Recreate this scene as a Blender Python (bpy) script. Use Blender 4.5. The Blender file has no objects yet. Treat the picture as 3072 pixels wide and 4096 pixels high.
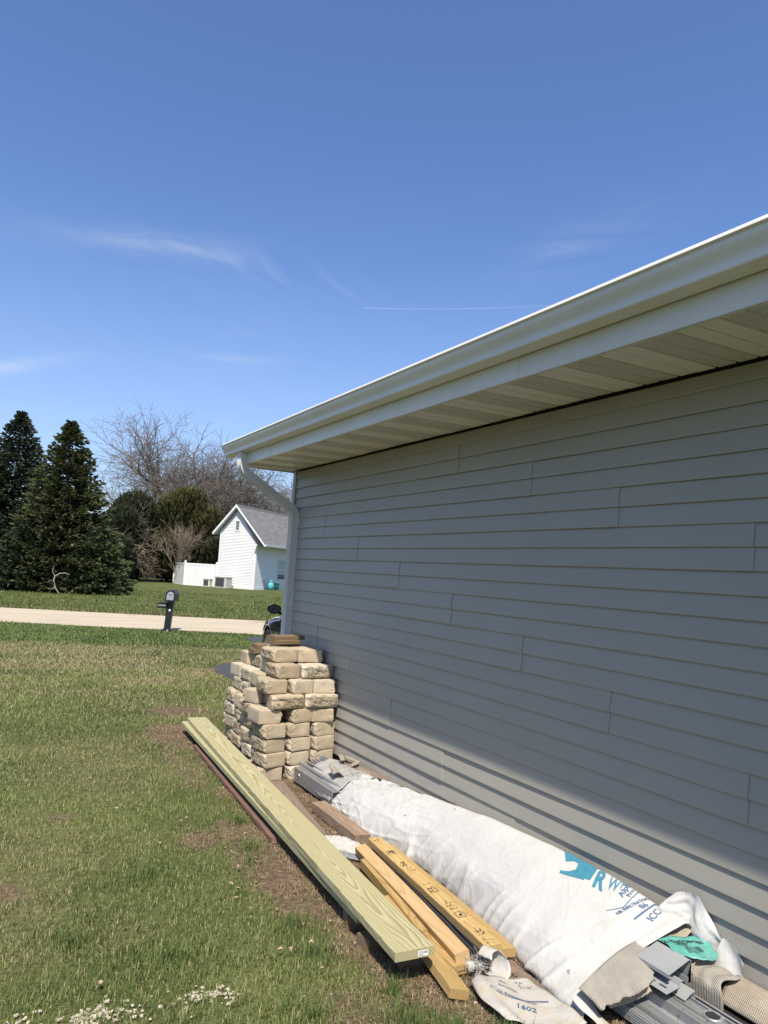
import bpy, math, random
import numpy as np
from mathutils import Vector, Matrix, noise as mnoise
random.seed(7)
RNG = np.random.default_rng(11)
R = math.radians
S = bpy.context.scene
COL = S.collection

# ------------------------------------------------------------------ camera
cam_d = bpy.data.cameras.new('camera')
cam = bpy.data.objects.new('camera', cam_d)
COL.objects.link(cam)
cam_d.sensor_fit = 'AUTO'
cam_d.sensor_width = 36.0
cam_d.lens = 36.0 * 2880.0 / 4096.0
cam_d.clip_start = 0.05
cam_d.clip_end = 4000
_cx = Vector((0.86649093, -0.49568376, 0.05908533))
_cy = Vector((-0.09400088, -0.04577396, 0.99451927))
_cz = Vector((-0.49026248, -0.867296, -0.08625743))
M = Matrix((_cx, _cy, _cz)).transposed().to_4x4()
M.translation = Vector((0, 0, 1.70))
cam.matrix_world = M
S.camera = cam

# ------------------------------------------------------------------ sun and sky
SUN_DIR = Vector((0.303, 0.575, -1.0)).normalized()      # way the light travels
SUN_EL = math.asin(-SUN_DIR.z)
SUN_AZ = math.atan2(-SUN_DIR.x, -SUN_DIR.y)              # clockwise from +Y
sun_d = bpy.data.lights.new('sun', 'SUN')
sun = bpy.data.objects.new('sun', sun_d)
COL.objects.link(sun)
sun_d.energy = 5.0
sun_d.angle = R(0.55)
sun_d.color = (1.0, 0.93, 0.82)
sun.rotation_euler = SUN_DIR.to_track_quat('-Z', 'Y').to_euler()
sun.location = (-6, -10, 20)

S.view_settings.view_transform = 'Standard'
S.view_settings.look = 'None'
S.view_settings.exposure = 0.52
S.view_settings.gamma = 1.0
S.view_settings.use_curve_mapping = False
S.cycles.max_bounces = 8
S.cycles.transparent_max_bounces = 8
S.render.film_transparent = False

world = bpy.data.worlds.new('World')
S.world = world
world.use_nodes = True


class NT:
    """Small helper around a node tree."""
    def __init__(self, tree):
        self.t = tree
        self.t.nodes.clear()

    def n(self, typ, **kw):
        nd = self.t.nodes.new(typ)
        ins = kw.pop('ins', {})
        for k, v in kw.items():
            setattr(nd, k, v)
        for k, v in ins.items():
            self.put(nd, k, v)
        return nd

    def put(self, nd, k, v):
        sock = nd.inputs[k]
        if isinstance(v, bpy.types.NodeSocket):
            self.t.links.new(v, sock)
        else:
            if isinstance(v, (tuple, list)) and sock.type == 'RGBA' and len(v) == 3:
                v = tuple(v) + (1.0,)
            sock.default_value = v

    def math(self, op, a, b=0.0, c=0.0, clamp=False):
        nd = self.n('ShaderNodeMath', operation=op, use_clamp=clamp)
        self.put(nd, 0, a); self.put(nd, 1, b)
        if len(nd.inputs) > 2:
            self.put(nd, 2, c)
        return nd.outputs[0]

    def mix(self, f, a, b, mode='MIX'):
        nd = self.n('ShaderNodeMix', data_type='RGBA', blend_type=mode)
        self.put(nd, 0, f); self.put(nd, 6, a); self.put(nd, 7, b)
        return nd.outputs[2]

    def noise(self, vec, scale, detail=3.0, rough=0.55, dist=0.0):
        nd = self.n('ShaderNodeTexNoise', ins={'Scale': scale, 'Detail': detail, 'Roughness': rough, 'Distortion': dist})
        if vec is not None:
            self.put(nd, 'Vector', vec)
        return nd.outputs[0]

    def ramp(self, f, stops, interp='LINEAR'):
        nd = self.n('ShaderNodeValToRGB')
        self.put(nd, 0, f)
        cr = nd.color_ramp
        cr.interpolation = interp
        while len(cr.elements) < len(stops):
            cr.elements.new(0.5)
        for e, (p, c) in zip(cr.elements, stops):
            e.position = p
            if not isinstance(c, (tuple, list)):
                c = (c, c, c)
            e.color = tuple(c) + (1.0,)
        return nd.outputs[0]

    def mapr(self, v, a, b, c=0.0, d=1.0, smooth=False):
        nd = self.n('ShaderNodeMapRange', clamp=True)
        if smooth:
            nd.interpolation_type = 'SMOOTHSTEP'
        self.put(nd, 0, v); self.put(nd, 1, a); self.put(nd, 2, b); self.put(nd, 3, c); self.put(nd, 4, d)
        return nd.outputs[0]

    def coord(self, kind='Object'):
        return self.n('ShaderNodeTexCoord').outputs[kind]

    def scale(self, vec, s, loc=(0, 0, 0), rot=(0, 0, 0)):
        nd = self.n('ShaderNodeMapping')
        self.put(nd, 'Vector', vec); self.put(nd, 'Scale', s); self.put(nd, 'Location', loc); self.put(nd, 'Rotation', rot)
        return nd.outputs[0]

    def xyz(self, vec):
        nd = self.n('ShaderNodeSeparateXYZ'); self.put(nd, 0, vec)
        return nd.outputs

    def comb(self, x, y, z):
        nd = self.n('ShaderNodeCombineXYZ'); self.put(nd, 0, x); self.put(nd, 1, y); self.put(nd, 2, z)
        return nd.outputs[0]


def build_world():
    w = NT(world.node_tree)
    sky = w.n('ShaderNodeTexSky', sky_type='NISHITA', sun_disc=False)
    sky.sun_elevation = SUN_EL
    sky.sun_rotation = SUN_AZ
    sky.altitude = 200
    sky.air_density = 1.0
    sky.dust_density = 1.0
    sky.ozone_density = 2.6
    d = w.coord('Generated')
    x, y, z = w.xyz(d)
    az = w.math('MULTIPLY', w.math('ARCTAN2', x, y), 57.29578)
    el = w.math('MULTIPLY', w.math('ARCSINE', z), 57.29578)
    ae = w.comb(az, el, 0.0)

    def blob(a0, e0, wa, we, tilt=0.0):
        da = w.math('SUBTRACT', az, a0)
        de = w.math('SUBTRACT', w.math('SUBTRACT', el, e0), w.math('MULTIPLY', da, tilt))
        q = w.math('ADD', w.math('POWER', w.math('ABSOLUTE', w.math('DIVIDE', da, wa)), 2.0),
                   w.math('POWER', w.math('ABSOLUTE', w.math('DIVIDE', de, we)), 2.0))
        return w.math('EXPONENT', w.math('MULTIPLY', q, -1.0))
    st1 = w.noise(w.scale(ae, (0.14, 0.8, 1)), 1.0, 6.0, 0.62, 0.7)
    st1 = w.mapr(st1, 0.36, 0.72)
    # thin fallstreaks of the main wisp run from upper left to lower right
    da_ = w.math('SUBTRACT', az, 19.0); de_ = w.math('SUBTRACT', el, 22.3)
    # curved fallstreaks: arcs that start steep and sweep to the right as they sink
    arc = w.math('SUBTRACT', da_, w.math('MULTIPLY', w.math('POWER', w.math('SUBTRACT', 2.6, de_), 2.0), 0.34))
    st2 = w.noise(w.comb(w.math('MULTIPLY', arc, 0.55), w.math('MULTIPLY', de_, 0.16), 0.0), 1.0, 3.0, 0.55, 0.4)
    st2 = w.mapr(st2, 0.46, 0.74)
    wide = w.noise(w.scale(ae, (0.035, 0.16, 1), loc=(3, 1, 0)), 1.0, 3.0, 0.5, 0.6)
    wide = w.mapr(wide, 0.45, 0.8)
    c1 = w.math('MULTIPLY', blob(9.0, 23.0, 6.0, 0.85, 0.09), w.math('ADD', 0.25, w.math('MULTIPLY', st1, 0.75)))
    c1b = w.math('MULTIPLY', blob(13.5, 23.2, 3.4, 0.5, -0.02), w.math('ADD', 0.3, st1))
    c2 = w.math('MULTIPLY', blob(19.5, 22.5, 6.0, 1.3, -0.12), st2)
    c3 = w.math('MULTIPLY', blob(0.0, 12.5, 4.0, 0.5, 0.35), w.math('ADD', 0.35, st1))
    c4 = w.math('MULTIPLY', blob(17.0, 15.9, 3.0, 0.3, 0.05), 0.4)
    c5 = w.math('MULTIPLY', blob(44.0, 25.5, 6.0, 1.6, 0.25), w.math('MULTIPLY', st1, 0.6))
    tot = w.math('ADD', w.math('MULTIPLY', c1, 0.26), w.math('MULTIPLY', c1b, 0.14))
    tot = w.math('ADD', tot, w.math('MULTIPLY', c2, 0.15))
    tot = w.math('ADD', tot, w.math('MULTIPLY', c3, 0.40))
    tot = w.math('ADD', tot, w.math('MULTIPLY', c4, 0.35))
    tot = w.math('ADD', tot, w.math('MULTIPLY', c5, 0.22))
    low = w.mapr(el, 2.0, 32.0, 0.16, 0.0)
    tot = w.math('ADD', tot, w.math('MULTIPLY', w.math('MULTIPLY', st1, wide), low))
    # contrail
    dl = w.math('SUBTRACT', el, w.math('ADD', 20.64 - 26.73 * 0.0368, w.math('MULTIPLY', az, 0.0368)))
    tr = w.math('EXPONENT', w.math('MULTIPLY', w.math('POWER', w.math('ABSOLUTE', w.math('DIVIDE', dl, 0.035)), 2.0), -1.0))
    tr = w.math('MULTIPLY', tr, w.mapr(az, 26.6, 26.9))
    tr = w.math('MULTIPLY', tr, w.mapr(az, 33.0, 43.0, 0.24, 0.12))
    tot = w.math('ADD', tot, tr, clamp=True)
    tint = w.mix(1.0, sky.outputs[0], (0.90, 1.05, 1.32), 'MULTIPLY')
    hz = w.mapr(el, 0.0, 26.0, 0.34, 0.0, True)
    tint = w.mix(hz, tint, (4.3, 5.0, 6.0))
    colr = w.mix(tot, tint, (5.2, 5.6, 6.2))
    bg = w.n('ShaderNodeBackground', ins={'Color': colr, 'Strength': 0.102})
    out = w.n('ShaderNodeOutputWorld')
    w.t.links.new(bg.outputs[0], out.inputs[0])


build_world()

# ------------------------------------------------------------------ materials
MATS = {}


def new_mat(name):
    m = bpy.data.materials.new(name)
    m.use_nodes = True
    t = NT(m.node_tree)
    b = t.n('ShaderNodeBsdfPrincipled')
    o = t.n('ShaderNodeOutputMaterial')
    t.t.links.new(b.outputs[0], o.inputs[0])
    MATS[name] = m
    return m, t, b


def bump(t, b, h, strength=0.3, dist=0.01):
    nd = t.n('ShaderNodeBump', ins={'Height': h, 'Strength': strength, 'Distance': dist})
    t.t.links.new(nd.outputs[0], b.inputs['Normal'])


def simple(name, col, rough=0.6, metal=0.0, var=0.12, scale=6.0, bmp=0.0, bscale=60.0, spec=0.5, coat=0.0):
    m, t, b = new_mat(name)
    c = t.coord()
    n = t.noise(c, scale, 4.0, 0.6)
    lo = tuple(v * (1 - var) for v in col)
    hi = tuple(min(1, v * (1 + var)) for v in col)
    t.put(b, 'Base Color', t.ramp(n, [(0.3, lo), (0.7, hi)]))
    t.put(b, 'Roughness', rough)
    t.put(b, 'Metallic', metal)
    t.put(b, 'Specular IOR Level', spec)
    t.put(b, 'Coat Weight', coat)
    if bmp > 0:
        bump(t, b, t.noise(c, bscale, 3.0), bmp, 0.004)
    return m


def make_siding_mat(name, col, grime=0.0):
    m, t, b = new_mat(name)
    geo = t.n('ShaderNodeNewGeometry')
    p = geo.outputs['Position']
    rnd = t.n('ShaderNodeObjectInfo').outputs['Random']
    n = t.noise(p, 0.9, 4.0, 0.6)
    base = t.mix(t.mapr(n, 0.3, 0.7), tuple(v * 0.95 for v in col), tuple(v * 1.04 for v in col))
    base = t.mix(t.math('MULTIPLY', rnd, 0.10), base, tuple(v * 0.8 for v in col))
    # faint horizontal dust and wipe marks
    sm = t.noise(t.scale(p, (1.0, 0.6, 9.0)), 2.2, 5.0, 0.65)
    base = t.mix(t.mapr(sm, 0.52, 0.75, 0.0, 0.16 + grime), base, tuple(v * 0.74 for v in (col[0] * 1.02, col[1], col[2] * 0.93)))
    spk = t.noise(p, 55.0, 2.0, 0.5)
    base = t.mix(t.mapr(spk, 0.73, 0.78, 0.0, 0.5), base, (0.16, 0.13, 0.10))
    pz = t.xyz(p)[2]
    spl = t.noise(t.scale(p, (1, 5, 7)), 2.0, 5.0, 0.7)
    mud = t.math('MULTIPLY', t.mapr(pz, 0.15, 0.46, 1.0, 0.0), t.mapr(spl, 0.42, 0.72, 0.0, 0.55))
    base = t.mix(mud, base, (0.20, 0.165, 0.125))
    t.put(b, 'Base Color', base)
    t.put(b, 'Roughness', 0.42)
    t.put(b, 'Specular IOR Level', 0.4)
    # wood grain embossed in vinyl, and slight oil-canning
    g = t.noise(t.scale(p, (40.0, 3.0, 160.0)), 1.0, 3.0, 0.6)
    wv = t.noise(t.scale(p, (1.0, 1.3, 3.0)), 1.0, 2.0, 0.5)
    h = t.math('ADD', t.math('MULTIPLY', g, 0.02), t.math('MULTIPLY', wv, 0.9))
    bump(t, b, h, 0.35, 0.010)
    return m


make_siding_mat('grey_vinyl', (0.318, 0.297, 0.253))
make_siding_mat('white_vinyl', (0.68, 0.67, 0.64))
simple('grey_trim', (0.31, 0.29, 0.255), 0.4, var=0.05)
simple('cream_aluminium', (0.68, 0.65, 0.59), 0.38, var=0.05, scale=3, bmp=0.04, bscale=5.0)
simple('gutter_paint', (0.60, 0.575, 0.52), 0.32, var=0.05, scale=2, bmp=0.05, bscale=4.0)
simple('downspout_paint', (0.52, 0.52, 0.50), 0.35, var=0.06, scale=5)
simple('dark_gap', (0.015, 0.014, 0.013), 0.9)
simple('foundation', (0.22, 0.20, 0.175), 0.95, var=0.3, scale=14, bmp=0.5, bscale=70)
simple('white_trim', (0.70, 0.70, 0.68), 0.45, var=0.03)
simple('black_plastic', (0.012, 0.012, 0.014), 0.38, var=0.2)
simple('silver_plastic', (0.42, 0.42, 0.43), 0.35, metal=0.5, var=0.1)
simple('red_sticker', (0.60, 0.05, 0.03), 0.5)
simple('white_sticker', (0.75, 0.75, 0.72), 0.5, var=0.05)
simple('rubber', (0.014, 0.014, 0.015), 0.75)
simple('rim_alloy', (0.45, 0.46, 0.48), 0.28, metal=0.9)
simple('car_paint', (0.010, 0.010, 0.012), 0.12, coat=1.0, var=0.05)
simple('car_glass', (0.012, 0.016, 0.02), 0.05, var=0.05)
simple('head_lamp', (0.6, 0.62, 0.64), 0.08, var=0.05)
simple('chrome', (0.7, 0.7, 0.72), 0.12, metal=1.0, var=0.02)
simple('teal_paint', (0.10, 0.42, 0.42), 0.45, var=0.15, scale=9)
simple('ac_metal', (0.46, 0.45, 0.40), 0.5, var=0.15)
simple('ac_grille', (0.10, 0.10, 0.10), 0.6, metal=0.4)
simple('beige_plastic', (0.62, 0.58, 0.47), 0.5, var=0.08)
simple('window_glass', (0.03, 0.045, 0.045), 0.06, var=0.3, scale=2)
simple('blind', (0.42, 0.47, 0.44), 0.6, var=0.1)
simple('fence_vinyl', (0.72, 0.72, 0.70), 0.4, var=0.03)
simple('fence_dark', (0.55, 0.56, 0.54), 0.5, var=0.05)
simple('bark_dark', (0.085, 0.068, 0.055), 0.95, var=0.35, scale=3)
simple('bark_grey', (0.165, 0.140, 0.115), 0.95, var=0.3, scale=3)
simple('twig_tan', (0.20, 0.155, 0.11), 0.9, var=0.25, scale=8)
simple('dead_wood', (0.30, 0.26, 0.22), 0.9, var=0.2)
simple('ink_blue', (0.055, 0.115, 0.22), 0.55, var=0.1, scale=60)
simple('ink_teal', (0.045, 0.19, 0.26), 0.5, var=0.15, scale=50)
simple('ink_black', (0.018, 0.018, 0.02), 0.6, var=0.1)
simple('ink_grey', (0.36, 0.35, 0.32), 0.6, var=0.1)
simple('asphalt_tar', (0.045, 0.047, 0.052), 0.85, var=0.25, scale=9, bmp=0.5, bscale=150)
simple('roof_felt', (0.028, 0.028, 0.030), 0.85, var=0.3, scale=30, bmp=0.6, bscale=300)
simple('fibre_white', (0.40, 0.38, 0.34), 0.8, var=0.3, scale=40, bmp=0.6, bscale=120)
simple('teal_sheet', (0.09, 0.30, 0.25), 0.4, var=0.2, scale=22)
simple('pebble', (0.42, 0.37, 0.28), 0.8, var=0.45, scale=70, bmp=0.3, bscale=90)
simple('leaf_litter', (0.36, 0.25, 0.19), 0.85, var=0.3, scale=30)


# aluminium, weathered
def make_alu(name, col, rough=0.38, dirt=0.5):
    m, t, b = new_mat(name)
    c = t.coord()
    st = t.noise(t.scale(c, (60, 1.2, 60)), 1.0, 4.0, 0.6)
    sp = t.noise(c, 48.0, 4.0, 0.7)
    base = t.ramp(st, [(0.3, tuple(v * 0.72 for v in col)), (0.7, tuple(v * 1.1 for v in col))])
    base = t.mix(t.mapr(sp, 0.60, 0.70, 0.0, dirt), base, (0.05, 0.045, 0.04))
    t.put(b, 'Base Color', base)
    t.put(b, 'Metallic', 0.75)
    t.put(b, 'Roughness', t.mapr(st, 0.3, 0.7, rough, rough + 0.2))
    bump(t, b, st, 0.15, 0.002)
    return m


make_alu('aluminium', (0.52, 0.53, 0.54))
make_alu('aluminium_dirty', (0.40, 0.40, 0.39), 0.45, 0.8)
simple('coil_stock', (0.27, 0.275, 0.27), 0.4, var=0.06, bmp=0.05, bscale=8)


# concrete block
def make_block_mat():
    m, t, b = new_mat('block_concrete')
    c = t.coord()
    rnd = t.n('ShaderNodeObjectInfo').outputs['Random']
    off = t.n('ShaderNodeVectorMath', operation='ADD')
    t.put(off, 0, c); t.put(off, 1, t.comb(t.math('MULTIPLY', rnd, 37.0), t.math('MULTIPLY', rnd, 17.0), 0.0))
    p = off.outputs[0]
    n = t.noise(p, 9.0, 5.0, 0.65)
    fine = t.noise(p, 140.0, 2.0, 0.6)
    base = t.ramp(n, [(0.28, (0.28, 0.215, 0.135)), (0.5, (0.40, 0.32, 0.21)), (0.75, (0.50, 0.415, 0.29))])
    base = t.mix(t.mapr(rnd, 0.0, 0.8, 0.80, 0.15), base, (0.52, 0.465, 0.36))
    rnd2 = t.math('FRACT', t.math('MULTIPLY', rnd, 7.31))
    base = t.mix(t.mapr(rnd2, 0.6, 1.0, 0.0, 0.40), base, (0.27, 0.205, 0.13))
    base = t.mix(t.mapr(fine, 0.58, 0.72, 0.0, 0.6), base, (0.17, 0.135, 0.09))
    x, y, z = t.xyz(c)
    rough_face = t.mapr(x, 0.004, 0.018, 1.0, 0.0)
    pit = t.noise(p, 62.0, 4.0, 0.75, 0.4)
    base = t.mix(t.math('MULTIPLY', rough_face, t.mapr(pit, 0.45, 0.60, 0.0, 0.85)), base, (0.13, 0.10, 0.07))
    base = t.mix(t.math('MULTIPLY', rough_face, t.mapr(pit, 0.35, 0.25, 0.0, 0.6)), base, (0.60, 0.53, 0.41))
    stn = t.noise(p, 5.0, 4.0, 0.7, 0.6)
    base = t.mix(t.math('MULTIPLY', t.mapr(stn, 0.56, 0.72, 0.0, 0.75), t.mapr(rough_face, 0, 1, 0.35, 1.0)), base, (0.105, 0.082, 0.06))
    t.put(b, 'Base Color', base)
    t.put(b, 'Roughness', 0.95)
    t.put(b, 'Specular IOR Level', 0.2)
    h = t.math('ADD', t.math('MULTIPLY', fine, 0.22), t.math('MULTIPLY', t.math('MULTIPLY', pit, rough_face), 1.6))
    bump(t, b, h, 1.0, 0.011)


make_block_mat()


# sawn timber; boards are built along local Y, width X, thickness Z
def make_wood(name, light, dark, ring=0.009, wob=0.030, depth=0.055, tint=None, age=0.0, knots=True, sharp=0.55, stamps=False, bumpy=0.25, slope=0.02):
    m, t, b = new_mat(name)
    c = t.coord()
    rnd = t.n('ShaderNodeObjectInfo').outputs['Random']
    x, y, z = t.xyz(c)
    yr = t.math('ADD', y, t.math('MULTIPLY', rnd, 23.0))
    a = t.noise(t.comb(0.0, t.math('MULTIPLY', yr, 1.1), 3.3), 1.0, 1.0, 0.5)
    bb = t.noise(t.comb(7.7, t.math('MULTIPLY', yr, 0.8), 1.3), 1.0, 1.0, 0.5)
    loc = t.noise(t.comb(t.math('MULTIPLY', x, 16.0), t.math('MULTIPLY', yr, 2.6), 0.0), 1.0, 2.0, 0.5)
    x2 = t.math('ADD', x, t.math('MULTIPLY', t.math('SUBTRACT', a, 0.5), wob * 4.0))
    z2 = t.math('ADD', t.math('ADD', z, depth), t.math('MULTIPLY', t.math('SUBTRACT', bb, 0.5), 0.10))
    z2 = t.math('ADD', z2, t.math('MULTIPLY', t.math('SINE', t.math('MULTIPLY', yr, 1.7)), slope))
    r = t.math('SQRT', t.math('ADD', t.math('MULTIPLY', x2, x2), t.math('MULTIPLY', z2, z2)))
    r = t.math('ADD', r, t.math('MULTIPLY', t.math('SUBTRACT', loc, 0.5), 0.024))
    f = t.math('FRACT', t.math('DIVIDE', r, ring))
    band = t.ramp(f, [(0.0, 0.0), (sharp, 0.35), (0.88, 1.0), (1.0, 0.0)])
    fib = t.noise(t.scale(c, (420, 9, 420)), 1.0, 3.0, 0.6)
    big = t.noise(t.scale(c, (5, 0.8, 5)), 1.0, 3.0, 0.5)
    base = t.mix(band, light, dark)
    base = t.mix(t.mapr(fib, 0.45, 0.75, 0.0, 0.35), base, tuple(v * 0.7 for v in dark))
    base = t.mix(t.mapr(big, 0.4, 0.7, 0.0, 0.45), base, tint if tint else tuple(v * 0.85 for v in light))
    if knots:
        vo = t.n('ShaderNodeTexVoronoi', feature='F1')
        t.put(vo, 'Vector', t.scale(c, (7.0, 1.15, 0.0))); t.put(vo, 'Scale', 1.0)
        kd = vo.outputs['Distance']
        base = t.mix(t.mapr(kd, 0.035, 0.07, 0.85, 0.0), base, (0.10, 0.06, 0.025))
    if age > 0:
        an = t.noise(t.scale(c, (30, 2.0, 30)), 1.0, 5.0, 0.7)
        base = t.mix(t.mapr(an, 0.35, 0.7, 0.0, age), base, (0.13, 0.105, 0.085))
    if stamps:
        blotch = t.noise(t.scale(c, (170, 60, 1)), 1.0, 3.0, 0.8)
        groups = t.noise(t.scale(c, (9, 5.5, 0), loc=(2.0, 0.35, 0)), 1.0, 1.0, 0.5)
        gm = t.math('MULTIPLY', t.mapr(groups, 0.50, 0.56), t.mapr(blotch, 0.48, 0.53))
        cen = t.mapr(t.math('ABSOLUTE', x), 0.022, 0.030, 1.0, 0.0)
        gm = t.math('MULTIPLY', gm, cen)
        top = t.mapr(z, 0.0, 0.004)
        base = t.mix(t.math('MULTIPLY', t.math('MULTIPLY', gm, top), 0.85), base, (0.02, 0.02, 0.022))
    # end grain is darker
    geo = t.n('ShaderNodeNewGeometry')
    t.put(b, 'Base Color', base)
    t.put(b, 'Roughness', 0.75)
    t.put(b, 'Specular IOR Level', 0.25)
    bump(t, b, t.math('ADD', t.math('MULTIPLY', fib, 0.5), t.math('MULTIPLY', band, 0.3)), bumpy, 0.003)
    return m


make_wood('treated_pine', (0.44, 0.395, 0.235), (0.25, 0.21, 0.095), ring=0.0115, tint=(0.36, 0.345, 0.19), slope=0.03, sharp=0.45)
make_wood('treated_pine_green', (0.40, 0.38, 0.21), (0.27, 0.24, 0.10), ring=0.0115, tint=(0.38, 0.39, 0.22))
make_wood('cedar', (0.48, 0.335, 0.175), (0.40, 0.26, 0.12), ring=0.014, tint=(0.58, 0.36, 0.15), knots=False)
make_wood('spruce_stud', (0.49, 0.35, 0.155), (0.34, 0.21, 0.07), ring=0.007, tint=(0.50, 0.34, 0.13), stamps=True)
make_wood('yellow_pine', (0.43, 0.30, 0.13), (0.28, 0.17, 0.055), ring=0.007, tint=(0.44, 0.30, 0.11))
make_wood('weathered_wood', (0.36, 0.25, 0.165), (0.23, 0.15, 0.095), ring=0.010, tint=(0.27, 0.21, 0.16), age=0.7, bumpy=0.7)
make_wood('grey_wood', (0.27, 0.20, 0.15), (0.17, 0.12, 0.09), ring=0.010, age=0.8, bumpy=0.8, knots=False)
make_wood('red_board', (0.20, 0.095, 0.062), (0.13, 0.06, 0.04), ring=0.012, tint=(0.23, 0.155, 0.115), age=0.7, bumpy=0.9, knots=False)
make_wood('brown_treated', (0.23, 0.155, 0.08), (0.13, 0.08, 0.04), ring=0.008, tint=(0.17, 0.125, 0.06), age=0.45)


# woven house wrap
def make_wrap(name, col, dirt, trans=0.12):
    m, t, b = new_mat(name)
    c = t.coord()
    n = t.noise(c, 5.0, 5.0, 0.6)
    base = t.ramp(n, [(0.3, tuple(v * 0.94 for v in col)), (0.7, col)])
    dn = t.noise(c, 11.0, 5.0, 0.7, 0.5)
    base = t.mix(t.mapr(dn, 0.55, 0.75, 0.0, dirt), base, (0.36, 0.30, 0.21))
    x, y, z = t.xyz(c)
    low = t.mapr(z, 0.02, 0.13, 1.0, 0.0)
    base = t.mix(t.math('MULTIPLY', low, t.mapr(dn, 0.35, 0.65, 0.0, dirt + 0.25)), base, (0.42, 0.34, 0.23))
    t.put(b, 'Base Color', base)
    t.put(b, 'Roughness', 0.42)
    t.put(b, 'Specular IOR Level', 0.45)
    wx = t.math('SINE', t.math('MULTIPLY', y, 1300.0))
    wy = t.math('SINE', t.math('MULTIPLY', x, 1300.0))
    cr = t.noise(t.scale(c, (9, 16, 9)), 1.0, 5.0, 0.62, 0.7)
    cr2 = t.noise(c, 38.0, 4.0, 0.6, 0.6)
    def crease(vec, sc, wd):
        q = t.noise(vec, sc, 3.0, 0.5, 0.4)
        return t.mapr(t.math('ABSOLUTE', t.math('SUBTRACT', q, 0.5)), 0.0, wd, 1.0, 0.0)
    k1 = crease(t.scale(c, (1.2, 1.0, 1.2), rot=(0, 0, 0.5)), 6.0, 0.05)
    k2 = crease(t.scale(c, (1.0, 1.7, 1.0), rot=(0.3, 0, -0.6), loc=(4, 2, 1)), 11.0, 0.06)
    k3 = crease(t.scale(c, (1.0, 2.4, 1.0), rot=(0, 0.4, 0.2), loc=(1, 7, 3)), 22.0, 0.08)
    h = t.math('ADD', t.math('MULTIPLY', t.math('ADD', wx, wy), 0.010), t.math('ADD', t.math('MULTIPLY', cr, 0.45), t.math('MULTIPLY', cr2, 0.10)))
    h = t.math('ADD', h, t.math('ADD', t.math('MULTIPLY', k1, 0.28), t.math('ADD', t.math('MULTIPLY', k2, 0.17), t.math('MULTIPLY', k3, 0.08))))
    bump(t, b, h, 0.30, 0.012)
    tr = t.n('ShaderNodeBsdfTranslucent', ins={'Color': (0.6, 0.6, 0.56, 1)})
    mx = t.n('ShaderNodeMixShader', ins={0: trans})
    out = [k for k in t.t.nodes if k.type == 'OUTPUT_MATERIAL'][0]
    t.t.links.new(b.outputs[0], mx.inputs[1]); t.t.links.new(tr.outputs[0], mx.inputs[2])
    t.t.links.new(mx.outputs[0], out.inputs[0])


make_wrap('house_wrap', (0.50, 0.488, 0.455), 0.18, 0.04)
make_wrap('house_wrap_dirty', (0.47, 0.46, 0.43), 0.45, 0.08)


def make_card(name, col, dark):
    m, t, b = new_mat(name)
    c = t.coord()
    x, y, z = t.xyz(c)
    rid = t.math('SINE', t.math('ADD', t.math('MULTIPLY', y, 900.0), t.math('MULTIPLY', t.noise(c, 14.0, 2.0), 9.0)))
    cross = t.math('SINE', t.math('ADD', t.math('MULTIPLY', x, 760.0), t.math('MULTIPLY', t.noise(c, 11.0, 2.0), 7.0)))
    n = t.noise(c, 13.0, 5.0, 0.65)
    base = t.ramp(n, [(0.3, dark), (0.65, col)])
    base = t.mix(t.mapr(rid, -0.2, -0.9, 0.0, 0.3), base, tuple(v * 0.7 for v in dark))
    t.put(b, 'Base Color', base)
    t.put(b, 'Roughness', 0.9)
    bump(t, b, t.math('ADD', rid, t.math('MULTIPLY', cross, 0.4)), 0.5, 0.003)


make_card('wet_cardboard', (0.34, 0.31, 0.26), (0.25, 0.225, 0.18))
make_card('tan_cardboard', (0.37, 0.315, 0.235), (0.26, 0.215, 0.155))
make_card('grey_cardboard', (0.43, 0.42, 0.39), (0.27, 0.26, 0.235))


def make_soffit():
    m, t, b = new_mat('soffit_vent')
    geo = t.n('ShaderNodeNewGeometry')
    x, y, z = t.xyz(geo.outputs['Position'])
    u = t.math('FRACT', t.math('MULTIPLY', x, 1 / 0.0125))
    row = t.math('FLOOR', t.math('MULTIPLY', x, 1 / 0.0125))
    v = t.math('FRACT', t.math('ADD', t.math('MULTIPLY', y, 1 / 0.0095), t.math('MULTIPLY', row, 0.5)))
    du = t.math('ABSOLUTE', t.math('SUBTRACT', u, 0.5))
    dv = t.math('ABSOLUTE', t.math('SUBTRACT', v, 0.5))
    hole = t.math('MULTIPLY', t.mapr(du, 0.29, 0.37, 1.0, 0.0), t.mapr(dv, 0.20, 0.28, 1.0, 0.0))
    inb = t.math('MULTIPLY', t.mapr(x, 2.275, 2.285), 1.0)
    hole = t.math('MULTIPLY', hole, inb)
    t.put(b, 'Base Color', t.mix(hole, (0.67, 0.64, 0.58), (0.15, 0.145, 0.13)))
    t.put(b, 'Roughness', 0.5)
    bump(t, b, t.math('SUBTRACT', 1.0, hole), 0.6, 0.002)


make_soffit()


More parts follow.
